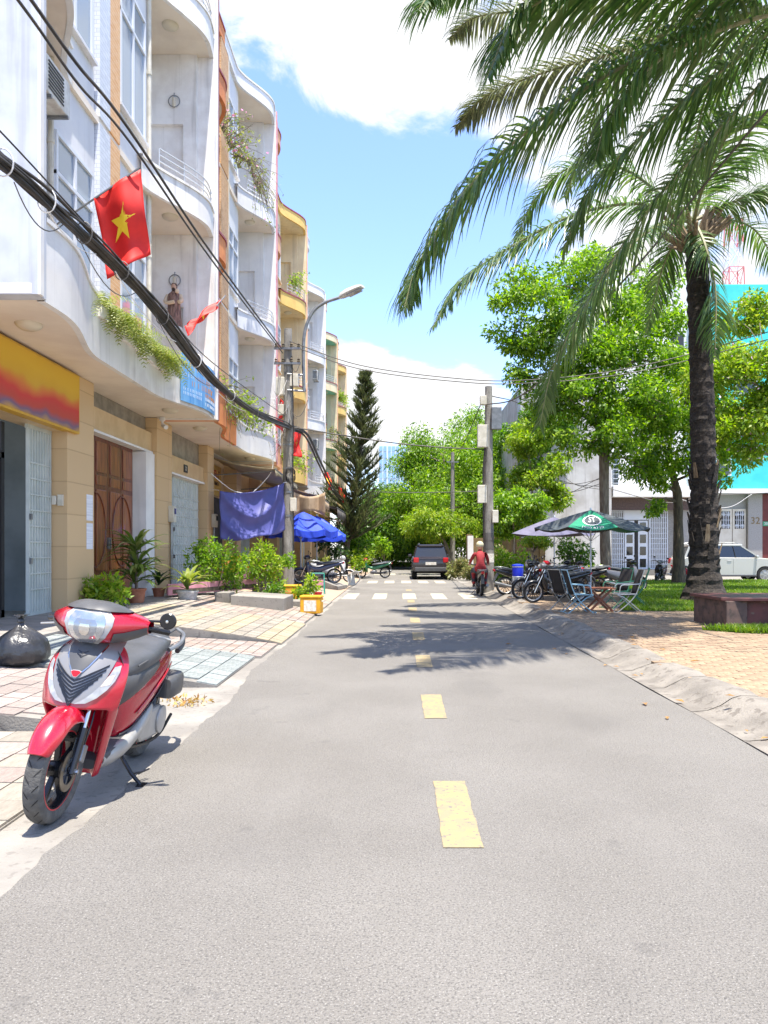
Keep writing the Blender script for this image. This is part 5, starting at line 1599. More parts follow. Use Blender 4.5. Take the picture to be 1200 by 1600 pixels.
for s in (-1, 1):
    def BD(a, b, s=s):
        hw = float(np.interp(-a, [-.06, 0, .12, .30, .50, .70, .88, 1.0], [.085, .125, .158, .176, .178, .165, .125, .075]))
        zc_ = float(np.interp(-a, [-.06, 0, .12, .30, .50, .70, .88, 1.0], [.44, .455, .49, .545, .605, .665, .72, .755])); hh = float(np.interp(-a, [-.06, 0, .12, .30, .50, .70, .88, 1.0], [.14, .17, .185, .165, .135, .105, .075, .045]))
        k = max(-.98, min(.98, (b - zc_) / hh)); return Vector((a, s * hw * (1 - abs(k) ** 2.8) ** (1 / 2.8), b))
    rws = []
    for x in [.02, -.06, -.15, -.25, -.36, -.48, -.60]:
        z0 = float(np.interp(-x, [-.02, .15, .36, .60], [.30, .315, .41, .52])); z1 = float(np.interp(-x, [-.02, .15, .36, .60], [.34, .375, .475, .565]))
        rws.append([BD(x, z0) + Vector((0, s * .012, 0)), BD(x, (z0 + z1) / 2) + Vector((0, s * .014, 0)), BD(x, z1) + Vector((0, s * .010, 0))])
    sb(MB().grid(rws), 'lower_side_trim', m_char, body, smooth=True, solid=.006)
    # crease light line along the flank
    rws = []
    for x in [-.10, -.22, -.36, -.5, -.64, -.78]:
        z0 = float(np.interp(-x, [.1, .36, .78], [.43, .545, .675])); rws.append([BD(x, z0) + Vector((0, s * .006, 0)), BD(x, z0 + .018) + Vector((0, s * .012, 0)), BD(x, z0 + .034) + Vector((0, s * .004, 0))])
    sb(MB().grid(rws), 'flank_crease', m_red, body, smooth=True, sub=1, solid=.004)
sb(MB().loft([(.095, .60, .075, .11), (.06, .615, .11, .125), (-.02, .635, .152, .12), (-.16, .665, .178, .095), (-.34, .705, .186, .07), (-.5, .745, .182, .045)], 18, 2.8), 'seat_base', m_char, smooth=True, sub=1)
seat = sb(MB().loft([(.10, .705, .05, .028), (.05, .715, .095, .052), (-.05, .742, .148, .074), (-.22, .768, .172, .076), (-.40, .778, .178, .070), (-.46, .802, .174, .078), (-.62, .825, .166, .070), (-.78, .835, .135, .050), (-.86, .845, .10, .03)], 22, 2.7), 'seat', m_seat, smooth=True, sub=1)
pts = [(x, .158 - .01 * abs(x + .35), .775 + .07 * (-x - .05)) for x in (-.02, -.2, -.4, -.6, -.75)]
for s in (-1, 1): sb(MB().tube(crom([(p[0], s * p[1], p[2]) for p in pts], 14), .006, 6), 'seat_piping', m_char, seat, smooth=True)
# rear rack and grab rails
rk = MB().prism([(-.80, -.09), (-.84, -.105), (-1.02, -.085), (-1.08, -.05), (-1.08, .05), (-1.02, .085), (-.84, .105), (-.80, .09)], .885, .902)
rack = sb(rk, 'rear_rack', m_char, bevel=.005)
for (x, y, w_, l_) in ((-.88, 0, .11, .03), (-.94, .045, .04, .05), (-.94, -.045, .04, .05), (-1.02, 0, .08, .03)): sb(MB().box((x, y, .9025), (l_, w_, .003)), 'rack_slot', m_rimb, rack)
for s in (-1, 1):
    sb(MB().tube(crom([(-.62, s * .165, .80), (-.78, s * .195, .83), (-.95, s * .17, .87), (-1.05, s * .09, .893)], 14), .016, 8), 'grab_rail', m_galv, smooth=True)
    sb(MB().tube(crom([(-.80, s * .178, .77), (-.92, s * .175, .80), (-1.0, s * .15, .86)], 8), .02, 8), 'grab_grip', m_char, smooth=True)
sb(MB().loft([(-.96, .70, .10, .05), (-1.04, .73, .075, .045), (-1.06, .74, .04, .02)], 14), 'tail_light', m_tail, smooth=True)
sb(MB().prism([(-.86, .62), (-.93, .64), (-1.02, .42), (-.98, .40)], -.085, .085, 'Y'), 'rear_mudguard', m_char, bevel=.01)
# drive side: belt case, air box, swing arm; exhaust on the other side
cs = [(-.20, .30), (-.22, .36), (-.30, .40), (-.50, .405), (-.66, .40), (-.76, .36), (-.78, .28), (-.74, .21), (-.64, .18), (-.45, .19), (-.28, .21), (-.22, .25)]
cvt = sb(MB().prism(cs, .085, .155, 'Y'), 'belt_case', m_silver, bevel=.022)
sb(MB().lathe([(.09, .150), (.10, .158), (.098, .168), (.08, .174), (0, .176)], 28, (-.665, 0, .29), 'Y'), 'belt_case_cap', m_silver, cvt, smooth=True)
sb(MB().loft([(-.62, .52, .06, .07, .155), (-.66, .525, .075, .085, .16), (-.86, .53, .078, .09, .16), (-.91, .53, .06, .07, .155)], 16, 4), 'air_box', m_char, smooth=True)
sb(MB().tube(crom([(-.10, .11, .22), (-.4, .13, .17), (-.70, .15, .17), (-.92, .16, .27)], 12), [.012] * 13, 8), 'kick_lever', m_rimb, smooth=True)
sb(MB().tube([(-.25, -.15, .22), (-.45, -.17, .27), (-.95, -.19, .40)], [.03, .055, .06], 14), 'exhaust', m_galv, smooth=True)
sb(MB().loft([(-.02, .22, .08, .06), (-.3, .25, .11, .09), (-.5, .27, .1, .08)], 14, 3), 'engine', m_char, smooth=True)
sb(MB().tube([(-.60, .10, .33), (-.74, .10, .66)], [.03, .03], 10), 'rear_shock', m_rimb, smooth=True)
# side stand
st = sb(MB().tube([(-.02, .10, .215), (.02, .21, .10), (.04, .285, .042)], [.014, .013, .012], 8), 'side_stand', m_rimb, smooth=True)
sb(MB().box((.045, .292, .043), (.08, .05, .008), Matrix.Rotation(R(7.5), 3, 'X')), 'stand_foot', m_rimb, st)
sb(MB().tube([(.02, .215, .095), (-.03, .27, .105), (-.08, .29, .11), (-.085, .27, .10), (-.03, .24, .085)], .006, 6), 'stand_tang', m_rimb, st, smooth=True)
sb(MB().tube([(-.05, -.1, .21), (-.12, -.16, .07), (-.16, -.17, .10)], .012, 6), 'centre_stand', m_rimb, smooth=True)
sb(MB().box((.50, 0, .50), (.1, .12, .18)), 'inner_arch', m_rimb)

# ------------------------------------------------------------------ the other motorbikes: one underbone and one scooter pattern in several colours
m_bk = M('bike_black', (.012, .012, .014, 1), .25, coat=.4)
m_bgrey = M('bike_grey', (.12, .12, .13, 1), .35, metal=.3)
m_bred = M('bike_red', (.42, .01, .02, 1), .25, coat=.5)
m_bwhite = M('bike_white', (.6, .6, .6, 1), .3, coat=.4)
m_bgreen = M('bike_green', (.02, .16, .06, 1), .3, coat=.4)
m_bblue = M('bike_navy', (.02, .03, .08, 1), .3, coat=.4)
m_rub2 = M('bike_tyre', (.02, .02, .02, 1), .9)
def motorbike(label, loc, rz, body_m, accent, lean=-7, scooter=False, helmet=None, group=None, name='motorbike'):
    t = thing(name, label, 'motorbike', loc, rot=(R(lean), 0, rz), group=group)
    B = lambda mb, n, m, p=None, **k: mb.build(n, m, p or t, world_=False, **k)
    r = .28 if not scooter else .24
    for x in (.62, -.60):
        wh = B(MB().lathe([(r * .72, -.02), (r * .78, -.03), (r * .78, .03), (r * .72, .02)], 24, (x, 0, r), 'Y', close=True), 'wheel', m_silver, smooth=True)
        B(MB().lathe([(r * .78, -.035), (r * .9, -.045), (r * .98, -.025), (r, 0), (r * .98, .025), (r * .9, .045), (r * .78, .035)], 28, (x, 0, r), 'Y', caps=False), 'tyre', m_rub2, wh, smooth=True)
        sp = MB()
        for k in range(6):
            a = PI * k / 6 + .2; dx, dz = math.cos(a) * r * .74, math.sin(a) * r * .74
            sp.beam((x - dx, 0, r - dz), (x + dx, 0, r + dz), .02, .014)
        B(sp, 'spokes', m_rimb, wh)
    rows = []
    for i in range(11):
        a = R(20 + 130 * i / 10); rr_ = r + .035
        rows.append([(.62 + (rr_ - .03 * abs(u) ** 2) * math.cos(a), .06 * u, r + (rr_ - .03 * abs(u) ** 2) * math.sin(a)) for u in (-1, -.5, 0, .5, 1)])
    B(MB().grid(rows), 'front_fender', body_m, smooth=True, solid=.006)
    for s in (-1, 1): B(MB().tube([(.62, s * .075, r), (.36, s * .07, .86)], [.02, .018], 8), 'fork', m_chrome if not scooter else m_rimb, smooth=True)
    if scooter:
        B(MB().loft([(.50, .62, .06, .10), (.44, .60, .17, .24), (.36, .58, .18, .28), (.32, .56, .16, .26)], 16, 2.6), 'leg_shield', body_m, smooth=True)
        B(MB().loft([(.34, .27, .12, .03), (0, .29, .13, .04)], 12, 4), 'floorboard', m_char, smooth=True)
        B(MB().loft([(.05, .44, .10, .16), (-.2, .50, .15, .18), (-.5, .58, .15, .14), (-.85, .70, .08, .06)], 18, 2.7), 'rear_body', body_m, smooth=True)
    else:
        B(MB().loft([(.46, .66, .05, .08), (.40, .62, .14, .20), (.33, .55, .15, .24), (.28, .46, .12, .18)], 16, 2.6), 'leg_shield', body_m, smooth=True)
        B(MB().loft([(.34, .62, .05, .06), (.12, .52, .06, .07), (-.08, .52, .09, .10), (-.3, .60, .12, .10), (-.6, .68, .11, .08), (-.92, .77, .05, .035)], 16, 2.7), 'rear_body', body_m, smooth=True)
    B(MB().loft([(.06, .68, .05, .02), (0, .70, .10, .045), (-.25, .735, .13, .05), (-.6, .775, .115, .045), (-.78, .79, .07, .02)], 16, 2.7), 'seat', m_seat, smooth=True)
    B(MB().loft([(.15, .30, .08, .06), (.0, .32, .11, .10), (-.18, .31, .10, .09)], 14, 3), 'engine', m_bgrey, smooth=True)
    B(MB().tube([(.05, -.12, .22), (-.35, -.14, .22), (-.95, -.15, .36)], [.02, .04, .05], 12), 'exhaust', m_galv, smooth=True)
    hc = B(MB().loft([(.50, .93, .05, .04), (.45, .95, .12, .075), (.36, .96, .13, .07), (.28, .94, .08, .04)], 16, 2.4), 'handlebar_cover', accent, smooth=True)
    B(MB().loft([(.515, .94, .03, .025), (.49, .945, .075, .045)], 14), 'headlight', m_lens, hc, smooth=True)
    for s in (-1, 1):
        B(MB().tube([(.36, s * .06, .96), (.32, s * .24, .99), (.26, s * .35, .98)], .014, 8), 'handlebar', m_rimb, smooth=True)
        B(MB().tube([(.33, s * .22, .99), (.31, s * .27, 1.10)], .006, 6), 'mirror_stem', m_rimb, smooth=True)
        B(MB().loft([(.318, 1.13, .045, .028, s * .28), (.30, 1.13, .05, .032, s * .28)], 12), 'mirror', m_rimb, smooth=True)
    B(MB().loft([(-.90, .74, .06, .04), (-.955, .76, .05, .03)], 12), 'tail_light', m_tail, smooth=True)
    B(MB().prism([(-.78, .66), (-.86, .68), (-.98, .40), (-.94, .39)], -.05, .05, 'Y'), 'rear_mudguard', m_char)
    B(MB().tube(crom([(-.5, .12, .80), (-.75, .13, .84), (-.92, .05, .84), (-.92, -.05, .84), (-.75, -.13, .84), (-.5, -.12, .80)], 16), .012, 6), 'grab_rail', m_galv, smooth=True)
    B(MB().tube([(.0, .08, .24), (.06, .26, .035)], .011, 6), 'side_stand', m_rimb)
    B(MB().tube([(-.1, .1, .3), (-.6, .1, r)], .03, 8), 'swing_arm', m_rimb)
    return t

# ------------------------------------------------------------------ poles, lamp and wires
m_pole = M('pole_concrete', C(150, 146, 138), .9, c2=C(120, 116, 110), scale=3, detail=8, stretch=(2, 2, .5), bump=.4, bscale=30, spots=C(90, 86, 80), sscale=14, samt=.4)
m_cable = M('black_cable', (.018, .017, .016, 1), .6, c2=(.05, .04, .032, 1), scale=3)
m_cable_g = M('grey_cable', (.12, .11, .10, 1), .6)
m_lamp = M('lamp_housing', C(196, 196, 190), .4)
m_tarp = M('purple_tarp', C(80, 82, 146), .5, c2=C(70, 72, 132), scale=3, bump=.15, bscale=14)
m_blue_u = M('blue_canvas', C(30, 66, 196), .6, c2=C(24, 54, 176), scale=4)
m_flag = M('flag_red', C(224, 32, 22), .6, c2=C(206, 24, 18), scale=3)
m_star = M('star_yellow', C(240, 200, 40), .6)
m_awn = M('olive_awning', C(168, 158, 128), .8, c2=C(182, 170, 140), scale=3, detail=6, streak=.3)
m_awn2 = M('brown_canvas', C(170, 148, 122), .8, c2=C(150, 128, 104), scale=3, detail=6)
m_awn3 = M('grey_awning', C(90, 86, 82), .8, c2=C(70, 66, 64), scale=3)
m_ybox = M('yellow_cool_box', C(226, 164, 20), .5, c2=C(206, 146, 24), scale=6)
m_label = M('white_label', C(226, 222, 210), .6, c2=C(200, 190, 176), scale=16)
m_pinkb = M('pink_board', C(214, 150, 160), .7, c2=C(190, 126, 136), scale=5, detail=6, streak=.2)
m_bag = M('black_bin_bag', (.022, .022, .024, 1), .28, c2=(.035, .035, .036, 1), scale=6, bump=.6, bscale=14)

def pole(name, label, x, y, h, r0, r1, z0=0.0, cat='pole'):
    t = thing(name, label, cat, (x, y, z0))
    n = 12
    MB().lathe([(r0 * (1 - i / n) + r1 * i / n, z0 + h * i / n) for i in range(n + 1)], 14, (x, y, 0)).build('shaft', m_pole, t, smooth=True)
    return t
pl = P(450, 920, 26); PX1, PY1 = pl.x, 26.0
p1 = pole('utility_pole', 'left concrete utility pole carrying the cable bundle and street light', PX1, PY1, 8.85, .21, .13, .1)
# clamps, cross arms, insulators
for z in (2.6, 3.4, 4.2, 5.0):
    f = z / 8.9; r = .21 * (1 - f) + .13 * f + .012
    MB().lathe([(r, z), (r, z + .05)], 14, (PX1, PY1, 0), caps=False).build('strap', m_galv, p1)
for z in (7.75, 8.25):
    MB().box((PX1, PY1 - .16, z), (.9, .07, .07)).build('cross_arm', m_galv, p1)
    for k in (-.38, -.14, .14, .38):
        MB().lathe([(.03, z + .03), (.055, z + .06), (.035, z + .10), (.05, z + .14), (.02, z + .19), (0, z + .2)], 10, (PX1 + k, PY1 - .16, 0)).build('insulator', M('brown_insulator', (.12, .05, .03, 1), .3) if k == -.38 and z < 8 else m_bark_d, p1, smooth=True)
for (dx, dy, z, w, h) in ((.22, -.05, 7.2, .28, .42), (-.24, -.05, 7.0, .3, .6), (.2, -.12, 3.0, .2, .45), (-.22, -.1, 6.2, .2, .35)):
    MB().box((PX1 + dx, PY1 + dy, z), (w, .2, h)).build('junction_box', m_plast, p1, bevel=.015)
qw = random.Random(12)
for k in range(26):      # tangle of service drops round the pole head
    a = Vector((PX1 + qw.uniform(-.25, .25), PY1 - .18 + qw.uniform(-.1, .1), qw.uniform(5.2, 8.2))); b = a + Vector((qw.uniform(-.7, .7), qw.uniform(-.3, .3), qw.uniform(-1.4, .5)))
    MB().tube(sag(a, b, qw.uniform(.1, .5), 8), .008, 4).build('loose_wire', m_cable_g if k % 3 else m_white, p1)
MB().tube(crom([(PX1 + .15, PY1 - .14, 8.0), (PX1 + .2, PY1 - .16, 6), (PX1 + .19, PY1 - .17, 4), (PX1 + .22, PY1 - .17, 1.0)], 20), .022, 6).build('down_cable', m_cable, p1)
for k in range(5):
    a = 2 * PI * k / 5
    MB().tube([(PX1 + .12 + .16 * math.cos(x_), PY1 - .22 - .01 * k, 3.9 + .04 * k + .2 * math.sin(x_)) for x_ in [i * PI / 8 for i in range(17)]], .010, 5).build('cable_coil', m_cable, p1)
# street light on its own bent pipe
sl = thing('street_light', 'street light on a bent grey pipe fixed to the concrete pole', 'street light', (P(475, 850, 26).x, 26, 4.6))
base = [P(475, 612, 26), P(474, 560, 26), P(476, 520, 26), P(487, 490, 26), P(505, 474, 26), P(533, 464, 26)]
MB().tube(crom(base, 30), .055, 10).build('bent_pipe', m_galv, sl, smooth=True)
for py in (586, 611):
    a = P(475, py, 26); MB().tube([(PX1, PY1 - .16, a.z), (a.x, a.y, a.z)], .035, 8).build('bracket_arm', m_galv, sl, smooth=True)
a, b = P(530, 466, 25.9), P(567, 448, 25.4)
d = (b - a).normalized(); up = Vector((0, 0, 1)); s_ = d.cross(up).normalized()
rows = []
for f, w, h in ((0, .06, .07), (.12, .13, .15), (.4, .17, .18), (.8, .16, .14), (1.0, .12, .06)):
    c = a.lerp(b, f); upn = s_.cross(d).normalized()
    rows.append([c + s_ * w * math.cos(t_) + upn * h * (math.sin(t_) if math.sin(t_) > 0 else .35 * math.sin(t_)) for t_ in [k * PI / 6 for k in range(12)]])
g = MB().grid(rows, closed=True); g.f.append(tuple(range(11, -1, -1))); g.f.append(tuple(48 + k for k in range(12)))
hd = g.build('lamp_head', m_lamp, sl, smooth=True)
rows = [[a.lerp(b, f) + s_ * w * u - s_.cross(d).normalized() * .07 for u in (-1, 1)] for f, w in ((.38, .12), (.9, .11))]
MB().grid(rows).build('lamp_lens', m_lens, hd, solid=.03)

# thick bundle of telecom cables along the left pavement
bpts = [P(-260, 20, 4.6), P(-90, 175, 6.2), P(0, 250, 7.3), P(75, 315, 8.25), P(150, 382, 9.6), P(240, 478, 11.9), P(330, 590, 15.5), P(400, 645, 20.0), (PX1 + .05, PY1 - .2, P(455, 668, 26).z)]
cb = thing('cable_bundle', 'sagging thick bundle of black telecom cables strung to the concrete pole', 'cable bundle', bpts[-1])
qb = random.Random(2)
main = crom(bpts, 70)
for k in range(16):
    ph = qb.uniform(0, 6.28); a0 = qb.uniform(0, 6.28); rad_ = qb.uniform(.02, .085)
    pts = []
    for i, p in enumerate(main):
        a = a0 + .5 * math.sin(i * .13 + ph)
        wob = 1 + .35 * math.sin(i * .31 + ph)
        pts.append(p + Vector((math.cos(a) * rad_ * wob, 0, math.sin(a) * rad_ * wob * 1.2)))
    MB().tube(pts, qb.uniform(.013, .022), 6).build('cable', m_cable, cb, smooth=True)
for i in (18, 26, 33, 39, 45, 50, 56, 61):
    p = main[i]; d = (main[i + 1] - main[i - 1]).normalized(); s_ = d.cross(Vector((0, 0, 1))).normalized(); u = s_.cross(d)
    MB().tube([p + (s_ * math.cos(x_) * .10 + u * math.sin(x_) * .13) for x_ in [k * PI / 8 for k in range(17)]], .008, 5).build('cable_tie', m_cable_g if i % 2 else m_white, cb)
for k in range(7):
    i = 20 + k * 6; a = main[i] - Vector((0, 0, .1)); b = main[i + 9] - Vector((0, 0, .12))
    MB().tube(sag(a, b, qb.uniform(.08, .3), 10), .007, 4).build('loose_wire', m_white if k % 2 else m_cable_g, cb)
cb2 = thing('cable_bundle', 'cable bundle running on from the pole towards the conifer', 'cable bundle', (PX1, PY1, 5.6))
main2 = crom([(PX1 + .05, PY1 - .2, P(455, 668, 26).z), P(478, 680, 28), P(500, 725, 31), P(522, 768, 36), P(545, 790, 44)], 30)
for k in range(9):
    a0 = qb.uniform(0, 6.28); r_ = qb.uniform(.02, .09)
    MB().tube([p + Vector((math.cos(a0) * r_, 0, math.sin(a0) * r_)) for p in main2], .024, 5).build('cable', m_cable, cb2, smooth=True)

def wire(label, pts, r=.012, mat=None, n=40, name='overhead_wire'):
    g = MB().tube(crom(pts, n), r, 5)
    o = g.build(name, mat or m_cable, None, smooth=True)
    return tag(o, label, 'wire')
wire('upper of the two power wires running along the left house fronts', [P(-60, -150, 6.3), P(45, -5, 7.85), P(120, 100, 9.05), P(200, 200, 10.7), P(330, 395, 15.5), P(440, 545, 25.9)], .022)
wire('lower of the two power wires running along the left house fronts', [P(-70, -130, 6.3), P(50, 30, 7.95), P(125, 135, 9.15), P(205, 225, 10.8), P(332, 408, 15.6), P(442, 552, 25.9)], .018)
wire('thin black wire just above the cable bundle on the left', [P(-60, 150, 6.7), P(0, 205, 7.3), P(130, 345, 9.2), P(250, 475, 12.2), P(330, 565, 15.5), P(445, 650, 25.9)], .010)
wire('upper wire crossing the street from the lamp pole to the right', [P(452, 533, 25.9), P(560, 570, 25.5), P(700, 590, 25), P(820, 594, 24.5), P(1000, 572, 24), P(1260, 502, 23)], .016)
wire('lower wire crossing the street from the lamp pole to the right', [P(455, 540, 25.9), P(560, 576, 25.5), P(700, 595, 25), P(820, 599, 24.5), P(1000, 580, 24), P(1260, 515, 23)], .016)
wire('wire from the lamp pole to the pole with cabinets', [P(460, 668, 26), P(600, 690, 26), P(690, 699, 26), P(758, 702, 26)], .022)
wire('low wire before the trees between the far poles', [P(500, 762, 44), P(600, 769, 44), P(700, 769, 44), P(800, 766, 44), P(880, 768, 43)], .022)
wire('heavy grey service cable rising from the cabinet pole to the right', [P(758, 632, 26), P(800, 625, 24), P(850, 590, 21.5), P(900, 520, 19.5), P(1000, 410, 16.2), P(1100, 290, 13.8), P(1200, 172, 12), P(1330, 30, 10)], .022, m_cable_g)
wire('thin stay wire from the cabinet pole down towards the far pole', [P(755, 622, 26), P(735, 670, 34), P(712, 720, 46)], .018)
wire('thin wire from the cabinet pole to the blank wall', [P(765, 618, 26), P(810, 630, 34), P(850, 655, 44)], .018)
for i, (y0, y1) in enumerate(((742, 760), (752, 748), (768, 755), (738, 765), (775, 745))):
    wire(['top', 'second', 'middle', 'fourth', 'lowest'][i] + ' of the loose service wires before the white house on the right', [P(850 + 8 * i, y0, 42), P(900, (y0 + y1) / 2 + 6, 41), P(940, y1, 40)], .016, n=14)
wire('service wires sagging across the house with the number', [P(940, 760, 40), P(1040, 785, 40), P(1100, 775, 40), P(1200, 770, 40)], .02, m_cable_g)
wire('pale cable hung before the doors of the numbered house', [P(1040, 770, 41), P(1095, 790, 41), P(1140, 792, 41), P(1175, 772, 41)], .012, m_white)
p2 = pole('utility_pole', 'grey utility pole with meter cabinets beside the motorbike rider', 3.0, 26.0, 7.0, .19, .12, 0)
for (dx, z, w, h) in ((-.22, 5.3, .35, .75), (.24, 5.9, .34, .75), (-.24, 3.35, .3, .6), (.2, 2.6, .2, .42), (-.2, 6.5, .22, .3)):
    MB().box((3.0 + dx, 25.85, z), (w, .22, h)).build('cabinet', m_plast if z != 5.9 else m_galv, p2, bevel=.015)
MB().tube(crom([(2.86, 25.83, 4.9), (2.80, 25.82, 4.0), (2.82, 25.83, 2.0), (2.85, 25.84, .3)], 14), .03, 6).build('down_cable', m_cable, p2)
for (z, w) in ((1.05, .14), (1.5, .1), (1.75, .1)): MB().lathe([(.196 - z * .01, z), (.196 - (z + .3) * .01, z + .3)], 14, (3.0, 26, 0), caps=False).build('paper_bill', m_label if z < 1.2 else m_cable_g, p2)
p3 = pole('utility_pole', 'thin bare concrete pole beyond the cabinet pole', 3.15, 46, 7.3, .16, .1, 0)
MB().box((3.15, 45.85, 6.7), (.7, .07, .07)).build('cross_arm', m_galv, p3)

# ------------------------------------------------------------------ flags
def flag(label, p0, p1, hang, seed, along=(0, 1, 0), w=1.15, h=.85, fold=.25):
    """staff from p0 to p1; cloth hung from the staff end, sagging"""
    t = thing('flag', label, 'flag', p0)
    p0, p1 = Vector(p0), Vector(p1)
    MB().tube([p0, p1], .016, 6).build('staff', m_galv, t, smooth=True)
    q = random.Random(seed); d = (p1 - p0).normalized(); dn = Vector(hang).normalized()
    nrm = d.cross(dn).normalized(); ph = q.random() * 6
    def cl(u, v):      # u along the staff from the tip, v away from it
        fall = Vector((0, 0, -1)) * (.10 * w * v * v)
        return p1 - d * h * u * (1 - .35 * v * fold) + dn * w * v + fall + nrm * (.07 * math.sin(v * 7 + u * 3 + ph) * (.3 + v) + .05 * math.sin(u * 8 + ph))
    g = MB().grid([[cl(i / 14, j / 18) for j in range(19)] for i in range(15)])
    c = g.build('cloth', m_flag, t, smooth=True, solid=.004)
    for s in (-1, 1):
        vs = []; eps = .01
        star = []
        for k in range(10):
            a = PI / 2 + k * PI / 5; r = .30 if k % 2 == 0 else .115
            star.append((.5 - r * math.sin(a), .5 + r * math.cos(a) * h / w))
        def on(u, v):
            nn = (cl(u + eps, v) - cl(u - eps, v)).cross(cl(u, v + eps) - cl(u, v - eps)).normalized(); return cl(u, v) + nn * .006 * s
        g = MB(); V = [on(.5, .5)]; F = []
        for k in range(10):
            (u0, v0), (u1, v1) = star[k], star[(k + 1) % 10]
            rowsA = [[on(.5 + (u0 - .5) * f, .5 + (v0 - .5) * f), on(.5 + (u1 - .5) * f, .5 + (v1 - .5) * f)] for f in (0.001, .34, .67, 1)]
            g.grid(rowsA)
        g.build('star', m_star, c, smooth=True)
flag('large red flag with yellow star hung across the white house front', P(165, 350, 12.5) - Vector((.9, .3, .3)), P(218, 262, 12.3), (.10, .10, -1), 3, w=1.2, h=.88)
flag('small red flag with yellow star drooping beside the statue', P(352, 462, 19.2), P(338, 478, 18.4), (-.5, -.35, -.5), 4, w=1.0, h=.5, fold=.8)
flag('red flag hanging beside the top of the concrete pole', P(452, 640, 28.5), P(440, 622, 28), (-.2, .1, -1), 5, w=.9, h=.6, fold=.6)
flag('red flag behind the concrete pole above the awning', P(470, 676, 30), P(456, 672, 29.5), (.05, .1, -1), 6, w=.9, h=.55, fold=.6)
flag('orange-red flag hanging near the conifer', P(520, 742, 38), P(505, 736, 37), (.3, .1, -1), 7, w=.8, h=.6, fold=.5)
flag('red flag low beside the conifer branches', P(540, 768, 40), P(528, 760, 39), (.3, .1, -1), 8, w=.7, h=.5, fold=.5)

# ------------------------------------------------------------------ tarp, awnings, parasols
ta, tb = Vector((-5.66, 24.0, 3.32)), Vector((PX1 - .12, 25.75, 3.72))
def tarp(u, v):
    top = ta.lerp(tb, u) - Vector((0, 0, .34 * 4 * u * (1 - u) * .5))
    low = ta.lerp(tb, u) - Vector((-.05, .0, 1.50 + .16 * math.sin(PI * u * .9) + .05 * math.sin(u * 9)))
    p = top.lerp(low, v)
    w_ = abs(2 * u - 1) ** 1.6
    fold = .20 * (1 - abs(math.sin(v * 5.5 + 3.2 * w_))) * (1 - .6 * w_) + .03 * math.sin(u * 17 + v * 5) * v
    return p + Vector((.6, -.8, 0)) * fold * .9 + Vector((.6, -.8, 0)) * .25 * math.sin(PI * u) * v
tp_ = thing('tarp', 'purple-blue tarp strung as a screen from the house pillar to the pole', 'tarp', (ta.x, ta.y, 1.9))
MB().grid([[tarp(i / 40, j / 26) for i in range(41)] for j in range(27)]).build('sheet', m_tarp, tp_, smooth=True, solid=.006)
MB().tube([ta + Vector((0, 0, .02)), (-6.0, 24.4, 3.4)], .01, 5).build('rope', m_white, tp_); MB().tube([tb, (PX1, PY1 - .2, 3.75)], .012, 5).build('rope', m_white, tp_)
wire('white rope from the awning down to the middle of the tarp', [P(420, 690, 25), P(426, 730, 25.2), P(410, 755, 25.1), P(392, 772, 25)], .014, m_white, 20, 'rope')
wire('pale rope from the tiled pillar to the tarp', [P(330, 740, 23.6), P(350, 757, 24.2), P(368, 768, 24.6), P(395, 772, 25)], .012, m_white, 20, 'rope')
def awning(label, a, b, out, mat, valance=.22, scallop=6, sagz=.08):
    """a-b line on the wall, out: vector of the slope"""
    a, b, out = Vector(a), Vector(b), Vector(out); t = thing('awning', label, 'awning', a)
    rows = [[a.lerp(b, i / 12) + out * f - Vector((0, 0, sagz * math.sin(PI * f) + .02 * math.sin(i * 1.7))) for i in range(13)] for f in (0, .25, .5, .75, 1)]
    MB().grid(rows).build('canvas', mat, t, smooth=True, solid=.008)
    rows = [[a.lerp(b, i / 12) + out * 1.003, a.lerp(b, i / 12) + out * 1.01 - Vector((0, 0, valance * (.8 + .2 * math.cos(i * 2.1))))] for i in range(13)]
    MB().grid(rows).build('valance', mat, t, smooth=True, solid=.006)
    for f in (0.05, .95):
        p = a.lerp(b, f); MB().tube([p - Vector((0, 0, .6)), p + out * .97 - Vector((0, 0, .05))], .02, 6).build('strut', m_galv, t)
    MB().tube([a + out, b + out], .022, 6).build('front_bar', m_galv, t)
awning('olive retractable awning above the tarp', (-6.2, 24.9, 4.52), (-6.2, 30.2, 4.42), (2.15, 0, -.42), m_awn)
awning('brown canvas awning above the blue parasols', (-5.9, 30.4, 4.45), (-5.9, 34.0, 4.4), (2.75, .0, -.85), m_awn2, .5)
awning('dark grey awning beyond the blue parasols', (-5.8, 34.2, 4.4), (-5.8, 40.5, 4.4), (3.0, 0, -1.05), m_awn3, .6)
awning('pale canvas awning at the far end of the shops', (-5.6, 41, 4.0), (-5.6, 46, 4.0), (2.2, 0, -.9), M('sand_canvas', C(196, 172, 150), .8, c2=C(176, 150, 130), scale=3), .4)
